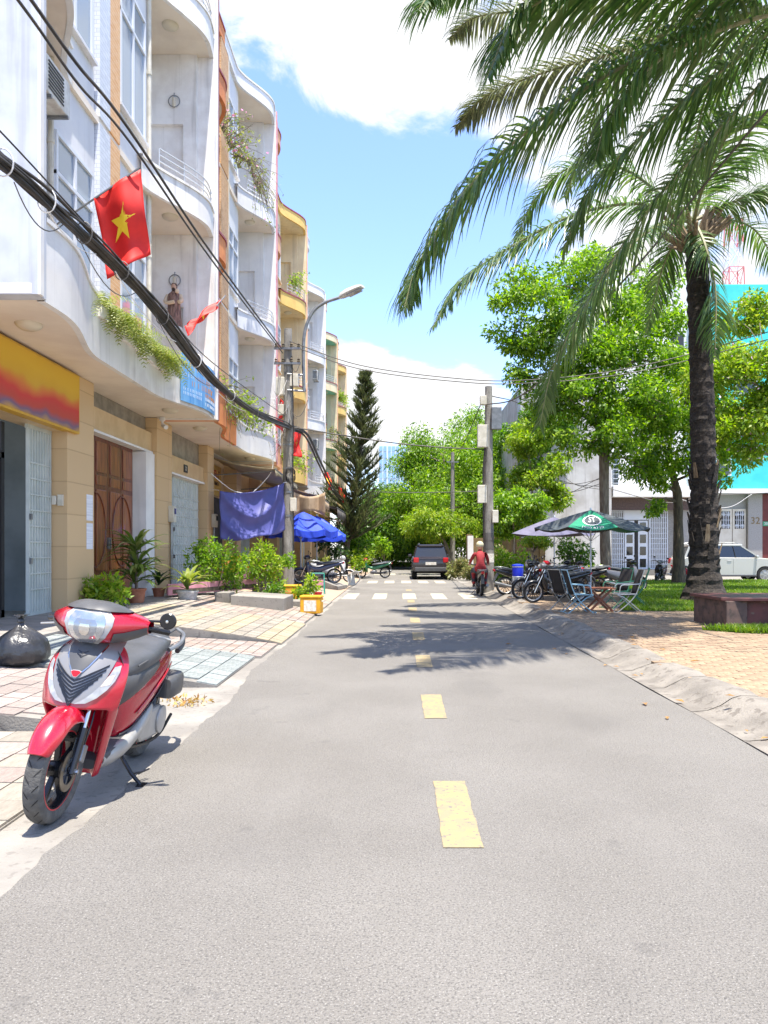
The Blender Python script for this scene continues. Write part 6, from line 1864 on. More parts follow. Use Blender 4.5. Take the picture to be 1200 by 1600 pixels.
# brown sheet hung under the awning
o = MB().grid([[P(458 + 50 * i / 10, 768 + 40 * j / 6 + (8 - 3 * j) * math.sin(i * .3), 27 + .2 * math.sin(i)) for i in range(11)] for j in range(7)]).build('hanging_sheet', m_awn2, None, smooth=True, solid=.006)
tag(o, 'brown cloth sheet hung beside the concrete pole above the parasol', 'sheet')
def parasol(label, c, r, ztop, zedge, mats, n=8, base=True, zb=.1, valance=.0, name='parasol', rot=0.0, square=False, tilt=0.0):
    x, y = c; t = thing(name, label, 'parasol', (x, y, zb))
    MB().tube([(x, y, zb), (x, y, ztop + .03)], .022, 8).build('pole', m_steel, t, smooth=True)
    MB().lathe([(.0, ztop + .07), (.025, ztop + .06), (.03, ztop)], 10, (x, y, 0)).build('finial', m_steel, t, smooth=True)
    for k in range(n):
        a0, a1 = rot + 2 * PI * k / n, rot + 2 * PI * (k + 1) / n
        rows = []
        for f in (0, .25, .5, .75, 1):
            row = []
            for u in (0, .25, .5, .75, 1):
                e0 = Vector((math.cos(a0), math.sin(a0), 0)) * r; e1 = Vector((math.cos(a1), math.sin(a1), 0)) * r
                e = e0.lerp(e1, u) * f
                z = ztop - (ztop - zedge) * f ** 1.12 - .10 * (4 * u * (1 - u)) * f * (1 - f * .6) - .05 * 4 * u * (1 - u) * f
                row.append((x + e.x, y + e.y, z + tilt * e.x))
            rows.append(row)
        if valance:
            rows.append([(p[0], p[1], p[2] - valance) for p in rows[-1]])
        MB().grid(rows).build('panel', mats[k % len(mats)], t, smooth=False, solid=.006)
        MB().tube([(x, y, ztop - .03), (x + math.cos(a0) * r, y + math.sin(a0) * r, zedge - .01 + tilt * math.cos(a0) * r)], .008, 5).build('rib', m_galv, t)
        MB().tube([(x, y, zedge - .35), (x + math.cos(a0) * r * .5, y + math.sin(a0) * r * .5, ztop - (ztop - zedge) * .5 - .03)], .006, 5).build('strut', m_galv, t)
    if base: MB().lathe([(.22, zb), (.24, zb + .04), (.2, zb + .12), (.05, zb + .14), (.04, zb + .3)], 16, (x, y, 0)).build('base', m_conc_d, t, smooth=True)
    return t
parasol('nearer blue parasol beside the concrete pole', (P(470, 830, 28).x, 28.0), 1.35, P(470, 798, 28).z, P(470, 828, 28).z, [m_blue_u], 8, valance=.22, zb=.3)
parasol('farther blue parasol partly hidden behind the nearer blue one', (P(495, 830, 31).x, 31), 1.2, P(490, 806, 31).z, P(490, 836, 31).z, [m_blue_u], 8, valance=.2, zb=.3, rot=.3)

# ------------------------------------------------------------------ pavement clutter on the left
def coolbox(label, px, py, d, w, dp, h, z0, rz=.1, panel=True):
    p = P(px, py, d); t = thing('cool_box', label, 'cool box', (p.x, d, z0), rz)
    B = lambda mb, n, m, **k: mb.build(n, m, t, world_=False, **k)
    B(MB().bx(-w / 2, w / 2, -dp / 2, dp / 2, 0, h * .86), 'body', m_ybox, bevel=.02)
    B(MB().bx(-w / 2 - .012, w / 2 + .012, -dp / 2 - .012, dp / 2 + .012, h * .865, h), 'lid', m_ybox, bevel=.02)
    if panel: B(MB().bx(-w * .30, w * .30, -dp / 2 - .006, -dp / 2 - .001, h * .14, h * .74), 'label_panel', m_label)
    else: B(MB().bx(-w / 2 - .004, w / 2 + .004, -dp / 2 - .005, -dp / 2 - .001, h * .5, h * .66), 'tape_band', M('peach_tape', C(226, 150, 90), .6))
    for s in (-1, 1): B(MB().tube([(s * (w / 2 + .002), -dp * .2, h * .7), (s * (w / 2 + .03), 0, h * .64), (s * (w / 2 + .002), dp * .2, h * .7)], .01, 6), 'handle', m_plast)
coolbox('yellow cool box with a white label at the road edge', 487, 957, 17.3, .46, .34, .40, .06, -.1)
coolbox('yellow cool box with a peach band on the concrete block', 457, 940, 19.4, .42, .32, .38, .22, .05, False)
coolbox('yellow cool box with lid up on the shop bench', 362, 885, 21.5, .5, .34, .46, .85, .1, False)
# concrete blocks
def block(label, pts, z0, z1, mat=None):
    g = MB(); n = len(pts); 
    g.add([(x, y, z0) for x, y, _ in pts] + [(x, y, z1 + dz) for x, y, dz in pts], [tuple(range(n - 1, -1, -1)), tuple(range(n, 2 * n))] + [(i, (i + 1) % n, (i + 1) % n + n, i + n) for i in range(n)])
    tag(g.build('concrete_block', mat or m_conc, bevel=.015), label, 'concrete block')
block('long sloping concrete block at the edge of the striped ramp', [(-3.75, 17.0, .06), (-2.55, 16.9, .0), (-2.5, 18.0, .02), (-3.7, 18.2, .08)], .08, .42)
block('low concrete block beside the yellow cool boxes', [(-2.95, 18.4, .0), (-2.3, 18.3, .0), (-2.3, 19.0, .0), (-2.95, 19.1, 0)], .06, .26)
block('square concrete planter block by the pink board', [(-4.2, 17.4, 0), (-3.85, 17.35, 0), (-3.85, 17.9, 0), (-4.2, 17.95, 0)], .2, .52, m_conc_d)
pbx = thing('pink_planter', 'long pink painted planter board on the pavement', 'planter', (-5.0, 18.4, .35))
a, b = P(262, 938, 17.9), P(410, 928, 20.6)
MB().beam((a.x, a.y, .55), (b.x, b.y, .60), .05, .26).build('front_board', m_pinkb, pbx)
MB().beam((a.x - .12, a.y + .35, .53), (b.x - .12, b.y + .35, .55), .05, .22).build('back_board', m_pinkb, pbx)
MB().beam((a.x, a.y + .15, .50), (b.x, b.y + .15, .54), .22, .10).build('soil', m_bark_d, pbx)
for f in (.1, .5, .9):
    p = a.lerp(b, f); MB().bx(p.x - .06, p.x + .06, p.y + .05, p.y + .3, .30, .47).build('foot', m_conc_d, pbx)
o = MB().beam(P(365, 905, 20.5), P(392, 893, 21.2), .04, .2).build('pink_plank', m_pinkb); tag(o, 'short pink plank leaning behind the planter board', 'plank')
bag = thing('bin_bag', 'black tied rubbish bag on the entrance slab', 'rubbish bag', (-4.12, 8.35, .25))
rb = random.Random(4); rows = []
prof = [(0.0, .02), (.15, 0), (.235, .03), (.265, .12), (.255, .22), (.21, .31), (.13, .375), (.06, .41), (.028, .435), (.024, .46)]
ph = [rb.uniform(0, 6) for _ in range(8)]
prof = [(0.0, .01), (.17, 0), (.24, .03), (.27, .08), (.275, .14), (.262, .2), (.235, .26), (.19, .31), (.14, .35), (.095, .38), (.055, .405), (.03, .43), (.024, .46)]
rk_ = np.random.RandomState(8); wts = rk_.normal(size=(30,)); kk = rk_.randint(3, 17, 30); kz = rk_.uniform(-22, 22, 30); pz = rk_.uniform(0, 6, 30)
for (r, z) in prof:
    row = []
    for i in range(64):
        a = 2 * PI * i / 64
        e = sum(abs(math.sin(kk[k] * a * .5 + kz[k] * z + pz[k])) * wts[k] for k in range(30)) * .011 + .05 * abs(math.sin(8 * a + 6 * z)) * (z > .2)
        row.append((r * (1.0 + e * (1.0 if z > .02 else .4)) * math.cos(a) * 1.06, r * (1 + e) * math.sin(a), z * (1 + .03 * math.sin(3 * a + 1))))
    rows.append(row)
MB().grid(rows, closed=True).build('sack', m_bag, bag, smooth=True, world_=False)
MB().lathe([(.035, .45), (.04, .47), (.03, .49), (.02, .5)], 10).build('knot', m_bag, bag, smooth=True, world_=False)
for k in range(2):
    s = 1 if k else -1
    MB().grid([[(s * .015 * f * 3 + .01 * u, .03 * u * (1 + f), .49 + .075 * f - .03 * f * f) for u in (-1, 0, 1)] for f in (0, .4, .8, 1.2)]).build('tie_ear', m_bag, bag, smooth=True, world_=False, solid=.004)
# pots and stools near the pole
for i, (px, py, d, lb) in enumerate(((476, 938, 19.6, 'pale flower pot behind the yellow cool box'), (496, 935, 20.0, 'red plastic bucket behind the cool box'))):
    p = P(px, py, d); t = thing('flower_pot' if i == 0 else 'bucket', lb, 'pot' if i == 0 else 'bucket', (p.x, d, .12))
    pot(t, (p.x, d, .12), .12, .26, m_potw if i == 0 else m_bred)
    if i: MB().tube([(p.x + .12 * math.cos(a), d, .36 + .13 * math.sin(a)) for a in [k * PI / 8 for k in range(9)]], .006, 5).build('bail', m_galv, t)
# teal folding chair-like stand, white plastic chair shell on its side
def rack_stand(label, c, mat, w=.34, h=.62):
    x, y, z = c; t = thing('folding_stand', label, 'stand', c)
    for s in (-1, 1):
        MB().tube([(x + s * w / 2, y, z), (x + s * w / 2, y + .02, z + h)], .014, 6).build('upright', mat, t)
        MB().tube([(x + s * w / 2, y + .32, z), (x + s * w / 2, y + .04, z + h * .7)], .014, 6).build('leg', mat, t)
    for f in (.2, .5, .98): MB().tube([(x - w / 2, y + .01, z + h * f), (x + w / 2, y + .01, z + h * f)], .012, 6).build('rung', mat, t)
    MB().bx(x - w / 2 + .02, x + w / 2 - .02, y - .04, y + .2, z + h * .42, z + h * .66).build('basket', m_pinkb, t)
p = P(497, 922, 22); rack_stand('turquoise metal stand with a pink basket on the pavement', (p.x, 22, .2), M('turquoise_paint', C(60, 170, 150), .5))
def plastic_chair(label, loc, rz, mat, tip=0.0):
    t = thing('plastic_chair', label, 'chair', loc, rot=(tip, 0, rz)); B = lambda mb, n, **k: mb.build(n, mat, t, world_=False, **k)
    B(MB().grid([[(-.22 + .44 * i / 6, -.2 + .4 * j / 6, .42 - .03 * math.sin(PI * i / 6) * math.sin(PI * j / 6)) for i in range(7)] for j in range(7)]), 'seat', smooth=True, solid=.02)
    B(MB().grid([[(-.22 + .44 * i / 6, .2 + .10 * j / 6 - .04 * math.sin(PI * i / 6), .43 + .40 * j / 6) for i in range(7)] for j in range(7)]), 'backrest', smooth=True, solid=.02)
    for sx in (-1, 1):
        for sy in (-1, 1): B(MB().tube([(sx * .2, sy * .18, .41), (sx * .25, sy * .24, 0)], [.03, .022], 8), 'leg', smooth=True)
        B(MB().tube(crom([(sx * .22, .24, .62), (sx * .27, .0, .62), (sx * .24, -.18, .42)], 8), .022, 6), 'armrest', smooth=True)
m_pch = M('white_plastic', C(206, 206, 202), .5, c2=C(180, 178, 172), scale=5)
p = P(535, 912, 29); plastic_chair('white plastic chair tipped over at the road edge', (p.x, 29, .26), 1.0, m_pch, R(80))
block('broken concrete slab leaning at the road edge before the shops', [(-2.75, 27.2, .15), (-2.2, 27.0, -.05), (-1.95, 28.4, -.05), (-2.6, 28.6, .1)], .06, .24)
block('small concrete step under the parasols', [(-3.2, 29.2, .0), (-2.6, 29.1, 0), (-2.6, 29.9, 0), (-3.2, 30, 0)], .1, .36)
# shop front things seen under the tarp
p = P(400, 905, 23)
bn = thing('shop_bench', 'wooden shop bench heaped with goods below the tarp', 'bench', (p.x - .2, 23, .33))
MB().bx(p.x - 1.3, p.x + .7, 22.6, 23.4, .78, .84).build('bench_top', m_wood, bn)
for dx in (-1.2, .6):
    for dy in (22.65, 23.35): MB().bx(p.x + dx - .03, p.x + dx + .03, dy - .03, dy + .03, .33, .78).build('leg', m_wood, bn)
qg = random.Random(8)
gm = [m_bred, M('goods_green', C(60, 110, 70), .6), M('goods_dark', C(50, 48, 56), .6), M('goods_pink', C(200, 110, 120), .6), m_label, m_bblue]
nm = ['red', 'green', 'dark', 'pink', 'white', 'navy']
for k in range(12):
    x = p.x - 1.2 + k * .16; h = qg.uniform(.12, .34); y = 22.75 + qg.uniform(0, .4)
    g = MB().lathe([(.05, .842), (.07, .85), (.068, .842 + h * .7), (.03, .842 + h * .85), (.03, .842 + h), (0, .842 + h)], 10, (x, y, 0))
    tag(g.build('jar', gm[k % 6], smooth=True), nm[k % 6] + ' goods jar on the shop bench below the tarp', 'jar', 'jars on the shop bench')
ss = thing('shop_sign', 'small yellow and red shop sign on the wall above the tarp', 'sign', (-6.4, 26.2, 3.5))
MB().bx(-6.42, -6.38, 25.1, 27.4, 3.35, 4.4).build('board', M('sign_cream', C(206, 170, 90), .5, c2=C(190, 150, 70), scale=2), ss)
lt2 = MB(); strip_x = lambda y: -6.387
glyphs(lt2, 25.3, 27.1, 3.95, .28, .22); lt2.build('lettering', m_bred, ss)
lt3 = MB(); glyphs(lt3, 25.5, 26.9, 3.72, .12, .1); lt3.build('lettering', m_black, ss)
# statue of a robed man carrying a child in the fin niche
stt = thing('statue', 'painted statue of a robed bearded man holding a child on the balcony', 'statue', P(272, 512, 18.6))
sx, sy, sz = stt.location
m_robe = M('robe_brown', C(150, 116, 100), .6, c2=C(92, 66, 56), scale=10, stretch=(3, 3, .6)); m_robe2 = M('robe_cream', C(214, 190, 160), .6); m_skin = M('statue_skin', C(196, 156, 130), .6); m_hair = M('statue_hair', C(70, 48, 36), .7)
B = lambda mb, n, m, **k: mb.build(n, m, stt, world_=False, **k)
rows = []
for (z, rx, ry) in ((0, .19, .16), (.1, .18, .15), (.35, .155, .125), (.6, .15, .12), (.72, .165, .12), (.80, .15, .10), (.86, .07, .065), (.90, .05, .05)):
    rows.append([(rx * (1 + .06 * math.sin(9 * a) * (z < .6)) * math.cos(a), ry * (1 + .06 * math.sin(9 * a) * (z < .6)) * math.sin(a), z) for a in [2 * PI * k / 28 for k in range(28)]])
B(MB().grid(rows, closed=True), 'robe', m_robe, smooth=True)
B(MB().lathe([(0, .87), (.04, .88), (.062, .93), (.066, .99), (.05, 1.04), (0, 1.06)], 14, (0, -.01, 0)), 'head', m_skin, smooth=True)
B(MB().lathe([(.05, .87), (.066, .93), (.075, 1.0), (.06, 1.06), (0, 1.08)], 14, (0, .012, .004)), 'hair', m_hair, smooth=True)
B(MB().lathe([(0, .86), (.035, .88), (.045, .92), (.03, .95)], 10, (0, -.045, 0)), 'beard', m_hair, smooth=True)
B(MB().tube(crom([(-.15, 0, .78), (-.20, -.05, .62), (-.08, -.14, .56), (.05, -.16, .58)], 10), [.05] * 4 + [.045] * 7, 8), 'sleeve', m_robe2, smooth=True)
B(MB().tube(crom([(.15, 0, .78), (.20, -.06, .64), (.16, -.14, .58)], 8), .05, 8), 'sleeve', m_robe2, smooth=True)
B(MB().loft([(-.02, .62, .02, .02), (0.02, .66, .07, .12), (.1, .68, .07, .13), (.16, .66, .04, .08)], 12).lathe([(0, .79), (.04, .81), (.05, .85), (.035, .9), (0, .91)], 12, (.10, -.10, 0)), 'child', m_robe2, smooth=True)
B(MB().lathe([(.2, -.09), (.21, -.05), (.19, 0)], 20), 'plinth', m_white, smooth=True)
wl_ = thing('wall_lantern', 'small wall lantern in a ring above the statue', 'lantern', P(273, 438, 18.9))
B2 = lambda mb, n, m: mb.build(n, m, wl_, world_=False, smooth=True)
B2(MB().tube([(.14 * math.cos(a), 0, .14 * math.sin(a)) for a in [k * PI / 10 for k in range(21)]], .012, 6), 'ring', m_galv); B2(MB().lathe([(.03, -.14), (.045, -.1), (.045, .06), (.02, .09)], 12), 'lamp_glass', m_lampglass)
B2(MB().tube([(0, 0, .08), (0, .0, .2), (0, .12, .22)], .012, 6), 'arm', m_galv)
wl2 = copy_tree(wl_); wl2.location = P(272, 158, 18.9); wl2['label'] = 'small wall lantern in a ring on the upper balcony'

# ------------------------------------------------------------------ right side: houses behind the lawn
m_blank = M('blank_render', C(196, 194, 192), .85, c2=C(172, 168, 164), scale=.9, detail=8, streak=.5, bump=.15, bscale=12)
m_aqua = M('aqua_plaster', C(58, 190, 190), .8, c2=C(70, 200, 198), scale=1.5, detail=6, streak=.12)
m_brown = M('brown_granite', C(74, 54, 48), .5, c2=C(92, 70, 62), scale=12)
m_grstone = M('grey_granite', C(168, 164, 158), .6, c2=C(138, 134, 130), scale=30, detail=3)
m_maroonw = M('maroon_wall', C(110, 44, 38), .6, c2=C(96, 36, 32), scale=3)
m_ochre = M('ochre_wall', C(140, 116, 76), .9, c2=C(112, 92, 62), scale=2, detail=7, streak=.4)
FD = 44.0
def gate_leaf(t, x0, x1, z0, z1, y, cols=2, rows=4):
    l = MB().bx(x0, x1, y - .06, y, z0, z1).build('gate_leaf', m_frame, t)
    for i in range(cols):
        for j in range(rows):
            a = x0 + (x1 - x0) * (i + .18) / cols; b = x0 + (x1 - x0) * (i + .82) / cols; c = z0 + (z1 - z0) * (j + .15) / rows; d = z0 + (z1 - z0) * (j + .85) / rows
            MB().bx(a, b, y - .075, y - .061, c, d).build('pane', m_glass_d, l)
def lattice(t, x0, x1, z0, z1, y, step=.12):
    fr_ = MB().bx(x0, x0 + .06, y - .05, y, z0, z1).bx(x1 - .06, x1, y - .05, y, z0, z1).bx(x0, x1, y - .052, y + .002, z1 - .06, z1).bx(x0, x1, y - .052, y + .002, z0, z0 + .06).build('grille_frame', m_frame, t)
    x = x0 + .09
    while x < x1 - .08:
        MB().bx(x, x + .05, y - .04, y - .01, z0 + .06, z1 - .06).build('slat', m_frame, fr_); x += step
    z = z0 + .25
    while z < z1 - .1:
        MB().bx(x0 + .06, x1 - .06, y - .046, y - .041, z, z + .03).build('cross_bar', m_frame, fr_); z += .3
def rx(px, d=FD): return (px - VPX) / FPX * d
def rz_(py, d=FD): return CAMH + (VPY - py) / FPX * d
t = thing('blank_wall_house', 'tall house side with a blank stained whitish wall and pitched top', 'house', (9, 46, 0))
a, b = rx(806), rx(948)
MB().add([(a, FD - 1.0, 0), (b, FD - 1.0, 0), (b, FD - 1.0, rz_(585)), (a + 1.2, FD - 1.0, rz_(592)), (a, FD - 1.0, rz_(612)),
          (a, FD + 12, 0), (b, FD + 12, 0), (b, FD + 12, rz_(585)), (a + 1.2, FD + 12, rz_(592)), (a, FD + 12, rz_(612))],
         [(0, 1, 2, 3, 4), (5, 9, 8, 7, 6), (0, 4, 9, 5), (1, 6, 7, 2), (2, 7, 8, 3), (3, 8, 9, 4)]).build('wall', m_blank, t)
MB().bx(a - .05, a + .1, FD - 1.08, FD - .95, rz_(612) - 6, rz_(612) - .2).build('drain_pipe', m_galv, t)
t = thing('white_house', 'white house with railed balcony and white steel folding gates', 'house', (13.8, 45, .3))
a, b = rx(950), rx(1078)
MB().bx(a, b, FD, FD + 10, rz_(792), rz_(455)).build('wall', m_white, t)
MB().bx(a, b, FD - 1.1, FD + .2, rz_(778), rz_(762)).build('balcony_slab', m_white, t)
MB().bx(a, b, FD - .25, FD + .02, rz_(797), rz_(777)).build('fascia', m_brown, t)
MB().bx(a, b, FD + .35, FD + 10, 0, rz_(792) - .01).build('ground_floor_wall', m_grstone, t)
rl = t
for k in range(5): MB().bx(a, b, FD - 1.08, FD - 1.05, rz_(758) + k * .26, rz_(758) + k * .26 + .04).build('balcony_rail', m_steel, t)
for k in range(8): MB().bx(a + (b - a) * k / 7 - .02, a + (b - a) * k / 7 + .02, FD - 1.04, FD - 1.01, rz_(763), rz_(758) + 1.12).build('balcony_post', m_steel, t)
for (p0, p1, q0, q1) in ((954, 968, 760, 705), (1005, 1030, 745, 700), (1000, 1040, 640, 590), (1045, 1070, 560, 520)):
    w = MB().bx(rx(p0), rx(p1), FD - .05, FD - .002, rz_(q0), rz_(q1)).build('window', m_frame, t)
    MB().bx(rx(p0) + .08, rx(p1) - .08, FD - .065, FD - .051, rz_(q0) + .08, rz_(q1) - .08).build('pane', m_glass_d, w)
zb, zt = .35, rz_(797)
lattice(t, rx(950), rx(977), zb, zt, FD + .3)
lattice(t, rx(1016), rx(1046), zb, zt, FD + .3)
for (p0, p1) in ((978, 993), (999, 1014)): gate_leaf(t, rx(p0), rx(p1), zb, zt - .6, FD + .28, 1, 4)
MB().bx(rx(994), rx(998), FD + .2, FD + .3, zb, zt - .6).build('gap_shade', m_dark, t)  # dark strip painted as the shade between the two leaves
MB().bx(rx(977), rx(1015), FD + .22, FD + .3, zt - .55, zt).build('transom', m_frame, t)
MB().bx(a, b, FD - .3, FD + .3, 0, .34).build('door_step', m_conc, t)
t = thing('aqua_house', 'aqua blue house with ornamental grille doors and grey stone piers', 'house', (18, 45, .3))
a, b = rx(1080), rx(1187)
MB().bx(a, b + 1.2, FD - .6, FD + 10, rz_(768), rz_(452)).build('wall', m_aqua, t)
MB().bx(b - 2.2, b + 6, FD + 1, FD + 9, rz_(470), rz_(435)).build('roof_room', m_aqua, t)
MB().bx(a - .1, b + 1.3, FD - .75, FD - .62, rz_(772), rz_(765)).build('cornice', m_white, t)
MB().bx(a, b, FD + .2, FD + 10, 0, rz_(770)).build('ground_floor_wall', m_grstone, t)
for (p0, p1) in ((1064, 1082), (1168, 1190)): MB().bx(rx(p0), rx(p1), FD - .1, FD + .21, .0, rz_(772)).build('stone_pier', m_grstone, t)
dm = M('cream_gate', C(214, 206, 190), .5, c2=C(200, 190, 172), scale=2)
for (p0, p1) in ((1083, 1102), (1103, 1124), (1125, 1145), (1146, 1167)):
    l = MB().bx(rx(p0), rx(p1), FD + .1, FD + .17, .35, rz_(795)).build('door_leaf', dm, t)
    x0, x1 = rx(p0) + .12, rx(p1) - .12; z0, z1 = rz_(826), rz_(799)
    MB().bx(x0, x1, FD + .09, FD + .099, z0, z1).build('grille_shade_panel', m_dark, l)  # flat dark backing, painted as shade behind the scrollwork
    gg = MB()
    for k in range(4): gg.bx(x0 + (x1 - x0) * (k + 1) / 5 - .012, x0 + (x1 - x0) * (k + 1) / 5 + .012, FD + .06, FD + .088, z0, z1)
    for s in (.18, .5, .82): gg.bx(x0, x1, FD + .062, FD + .086, z0 + (z1 - z0) * s - .012, z0 + (z1 - z0) * s + .012)
    for cx in (x0 + .1, x1 - .1):
        for cz in (z0 + .16, z1 - .16):
            for rr_ in (.10, .05): gg.tube([(cx + rr_ * math.cos(q_), FD + .07, cz + rr_ * math.sin(q_)) for q_ in [k * PI / 4 for k in range(9)]], .014, 4)
    o = gg.build('scroll_grille', m_frame, l); o['kind'] = 'stuff'
for (p0, p1, q0, q1) in ((1150, 1185, 720, 700), (1112, 1135, 745, 705), (1140, 1175, 620, 560), (1100, 1125, 600, 550)):
    w = MB().bx(rx(p0), rx(p1), FD - .66, FD - .601, rz_(q0), rz_(q1)).build('window', m_frame, t)
    MB().bx(rx(p0) + .1, rx(p1) - .1, FD - .675, FD - .661, rz_(q0) + .1, rz_(q1) - .1).build('pane', m_glass_d, w)
text_mesh('number', '32', .55, M('brass_number', C(120, 100, 66), .4, metal=.5), t, (rx(1179), FD - .106, rz_(814)), (R(90), 0, 0), .01)
t = thing('maroon_house', 'house with maroon tiled ground floor and small green number plate', 'house', (22.5, 45, 0))
a = rx(1190)
MB().bx(a + .01, a + 9, FD - .05, FD + 10, 0, rz_(772)).build('ground_floor_wall', m_maroonw, t)
MB().bx(a + 1.2, a + 9, FD - .3, FD + 10, rz_(772), rz_(480)).build('wall', m_cream, t)
pl_ = MB().bx(rx(1191), rx(1200), FD - .09, FD - .055, rz_(822), rz_(815)).build('number_plate', M('green_plate', C(70, 150, 110), .5), t)
text_mesh('number', '30', .22, m_white, t, (rx(1195.5), FD - .095, rz_(818.5)), (R(90), 0, 0), .003)
# ochre wall behind the motorbikes, end fence, far tower, lattice mast
t = thing('garden_wall', 'low ochre garden wall behind the poles and motorbikes', 'wall', (5.5, 41, 0))
MB().bx(3.7, 7.6, 41.0, 41.25, 0, 2.1).build('wall_panel', m_ochre, t)
for x in (3.7, 5.0, 6.3, 7.6): MB().bx(x - .14, x + .14, 40.9, 41.35, 0, 2.3).build('pier', m_ochre, t)
MB().bx(3.55, 3.85, 40.3, 40.6, 0, 2.2).build('pale_pier', m_white2, t)
t = thing('end_fence', 'grey-green steel fence on a low kerb closing the street', 'fence', (0, 63, 0))
MB().bx(-7, 5, 62.8, 63.1, 0, .45).build('plinth', m_conc, t)
for x in range(-7, 6, 2): MB().bx(x - .06, x + .06, 62.88, 63.02, .45, 2.3).build('post', m_galv, t)
for z in (.6, 2.1): MB().bx(-7, 5, 62.92, 62.97, z, z + .06).build('rail', m_galv, t)
for k in range(60): MB().bx(-7 + k * .2, -6.965 + k * .2, 62.93, 62.96, .66, 2.1).build('bar', m_galv, t)
tw = thing('tower_block', 'distant pale blue glass tower block above the trees', 'tower', (-4, 250, 0))
m_tw = M('tower_hazy_concrete', C(196, 212, 226), .6); m_twg = glass_mat('tower_hazy_glass', C(130, 168, 200), .1)  # pale blue of the glass, with distance haze put into both colours
x0, x1 = rx(592, 250), rx(638, 250); zt = rz_(696, 250)
MB().bx(x0, x1, 250, 262, 0, zt).build('wall', m_tw, tw)
MB().bx(x0 + 2, x0 + 6, 252, 258, zt, zt + 1.6).build('roof_room', m_tw, tw)
nx, nz = 7, 14; wpr = None
for i in range(nx):
    for j in range(nz):
        xa = x0 + (x1 - x0) * (i + .14) / nx; w_ = (x1 - x0) * .72 / nx; za = zt - 2.2 * (j + 1) + .3
        if wpr is None:
            wpr = MB().bx(0, w_, 0, .2, 0, 1.6).build('window', m_twg, tw, world_=False); o = wpr
        else:
            o = wpr.copy(); col.objects.link(o)
        o.location = Vector((xa, 249.75, za)) - tw.location
for k in (2, 5): MB().bx(x0 + (x1 - x0) * k / nx - .25, x0 + (x1 - x0) * k / nx + .25, 249.2, 250, 0, zt).build('pier', m_tw, tw)
ms = thing('lattice_mast', 'distant red and white lattice radio mast beside the palm crown', 'mast', (rx(1158, 110), 110, 0))
mx_ = rx(1146, 110); zt = rz_(345, 110)
mred, mwh = M('mast_red', C(206, 120, 118), .6), M('mast_white', C(220, 214, 214), .6)
nseg = 14
for k in range(nseg):
    z0, z1 = zt * k / nseg, zt * (k + 1) / nseg; w0, w1 = 1.9 - 1.0 * k / nseg, 1.9 - 1.0 * (k + 1) / nseg
    g = MB(); cs_ = [(-1, -1), (1, -1), (1, 1), (-1, 1)]
    for i, (sx_, sy_) in enumerate(cs_):
        g.beam((mx_ + sx_ * w0, 110 + sy_ * w0, z0), (mx_ + sx_ * w1, 110 + sy_ * w1, z1), .13, .13)
        ex, ey = cs_[(i + 1) % 4]
        g.beam((mx_ + sx_ * w0, 110 + sy_ * w0, z0), (mx_ + ex * w1, 110 + ey * w1, z1), .07, .07); g.beam((mx_ + ex * w0, 110 + ey * w0, z0), (mx_ + sx_ * w1, 110 + sy_ * w1, z1), .07, .07)
        g.beam((mx_ + sx_ * w1, 110 + sy_ * w1, z1), (mx_ + ex * w1, 110 + ey * w1, z1), .08, .08)
    o = g.build('mast_section', mred if k % 2 else mwh, ms); o['kind'] = 'stuff'

# ------------------------------------------------------------------ brown planter bench
pt = thing('stone_planter', 'weathered maroon stone planter bench on the pavement', 'planter', (6.2, 13.4, PZ))
m_mar = M('maroon_stone', C(112, 66, 62), .7, c2=C(84, 56, 52), scale=4, detail=7, spots=C(120, 110, 96), sscale=7, samt=.6)
m_mart = M('maroon_top', C(104, 60, 56), .45, c2=C(84, 50, 48), scale=4)
MB().bx(5.66, 9.0, 13.28, 14.6, PZ - .02, .60).build('side_wall', m_mar, pt, bevel=.01)
MB().bx(5.62, 5.98, 13.22, 14.7, PZ - .02, .605).build('corner_pier', M('stained_concrete', C(110, 88, 80), .85, c2=C(84, 70, 66), scale=5, detail=7, spots=C(66, 60, 54), sscale=9, samt=.6), pt, bevel=.012)
MB().prism([(5.56, 13.3), (5.95, 13.14), (9.1, 13.14), (9.1, 14.75), (5.56, 14.75)], .606, .66).build('top_slab', m_mart, pt, bevel=.008)

# ------------------------------------------------------------------ parasols, tables and chairs
m_gu = M('green_canvas', C(20, 132, 96), .6, c2=C(16, 118, 86), scale=4); m_ku = M('dark_canvas', C(70, 78, 82), .6, c2=C(60, 66, 70), scale=4); m_vu = M('violet_grey_canvas', C(96, 94, 120), .6, c2=C(84, 82, 104), scale=4)
ux, uy = P(923, 900, 21).x, 21.0
zt_, ze_ = P(923, 797, 21).z, P(923, 826, 21).z
pu = parasol('green and grey advertising parasol over the folding table', (ux, uy), 1.62, zt_, ze_, [m_ku, m_gu, m_ku, m_ku, m_gu, m_ku, m_ku, m_ku], 8, zb=PZ, rot=R(-90 - 22.5 - 45 - 12), tilt=-.01)
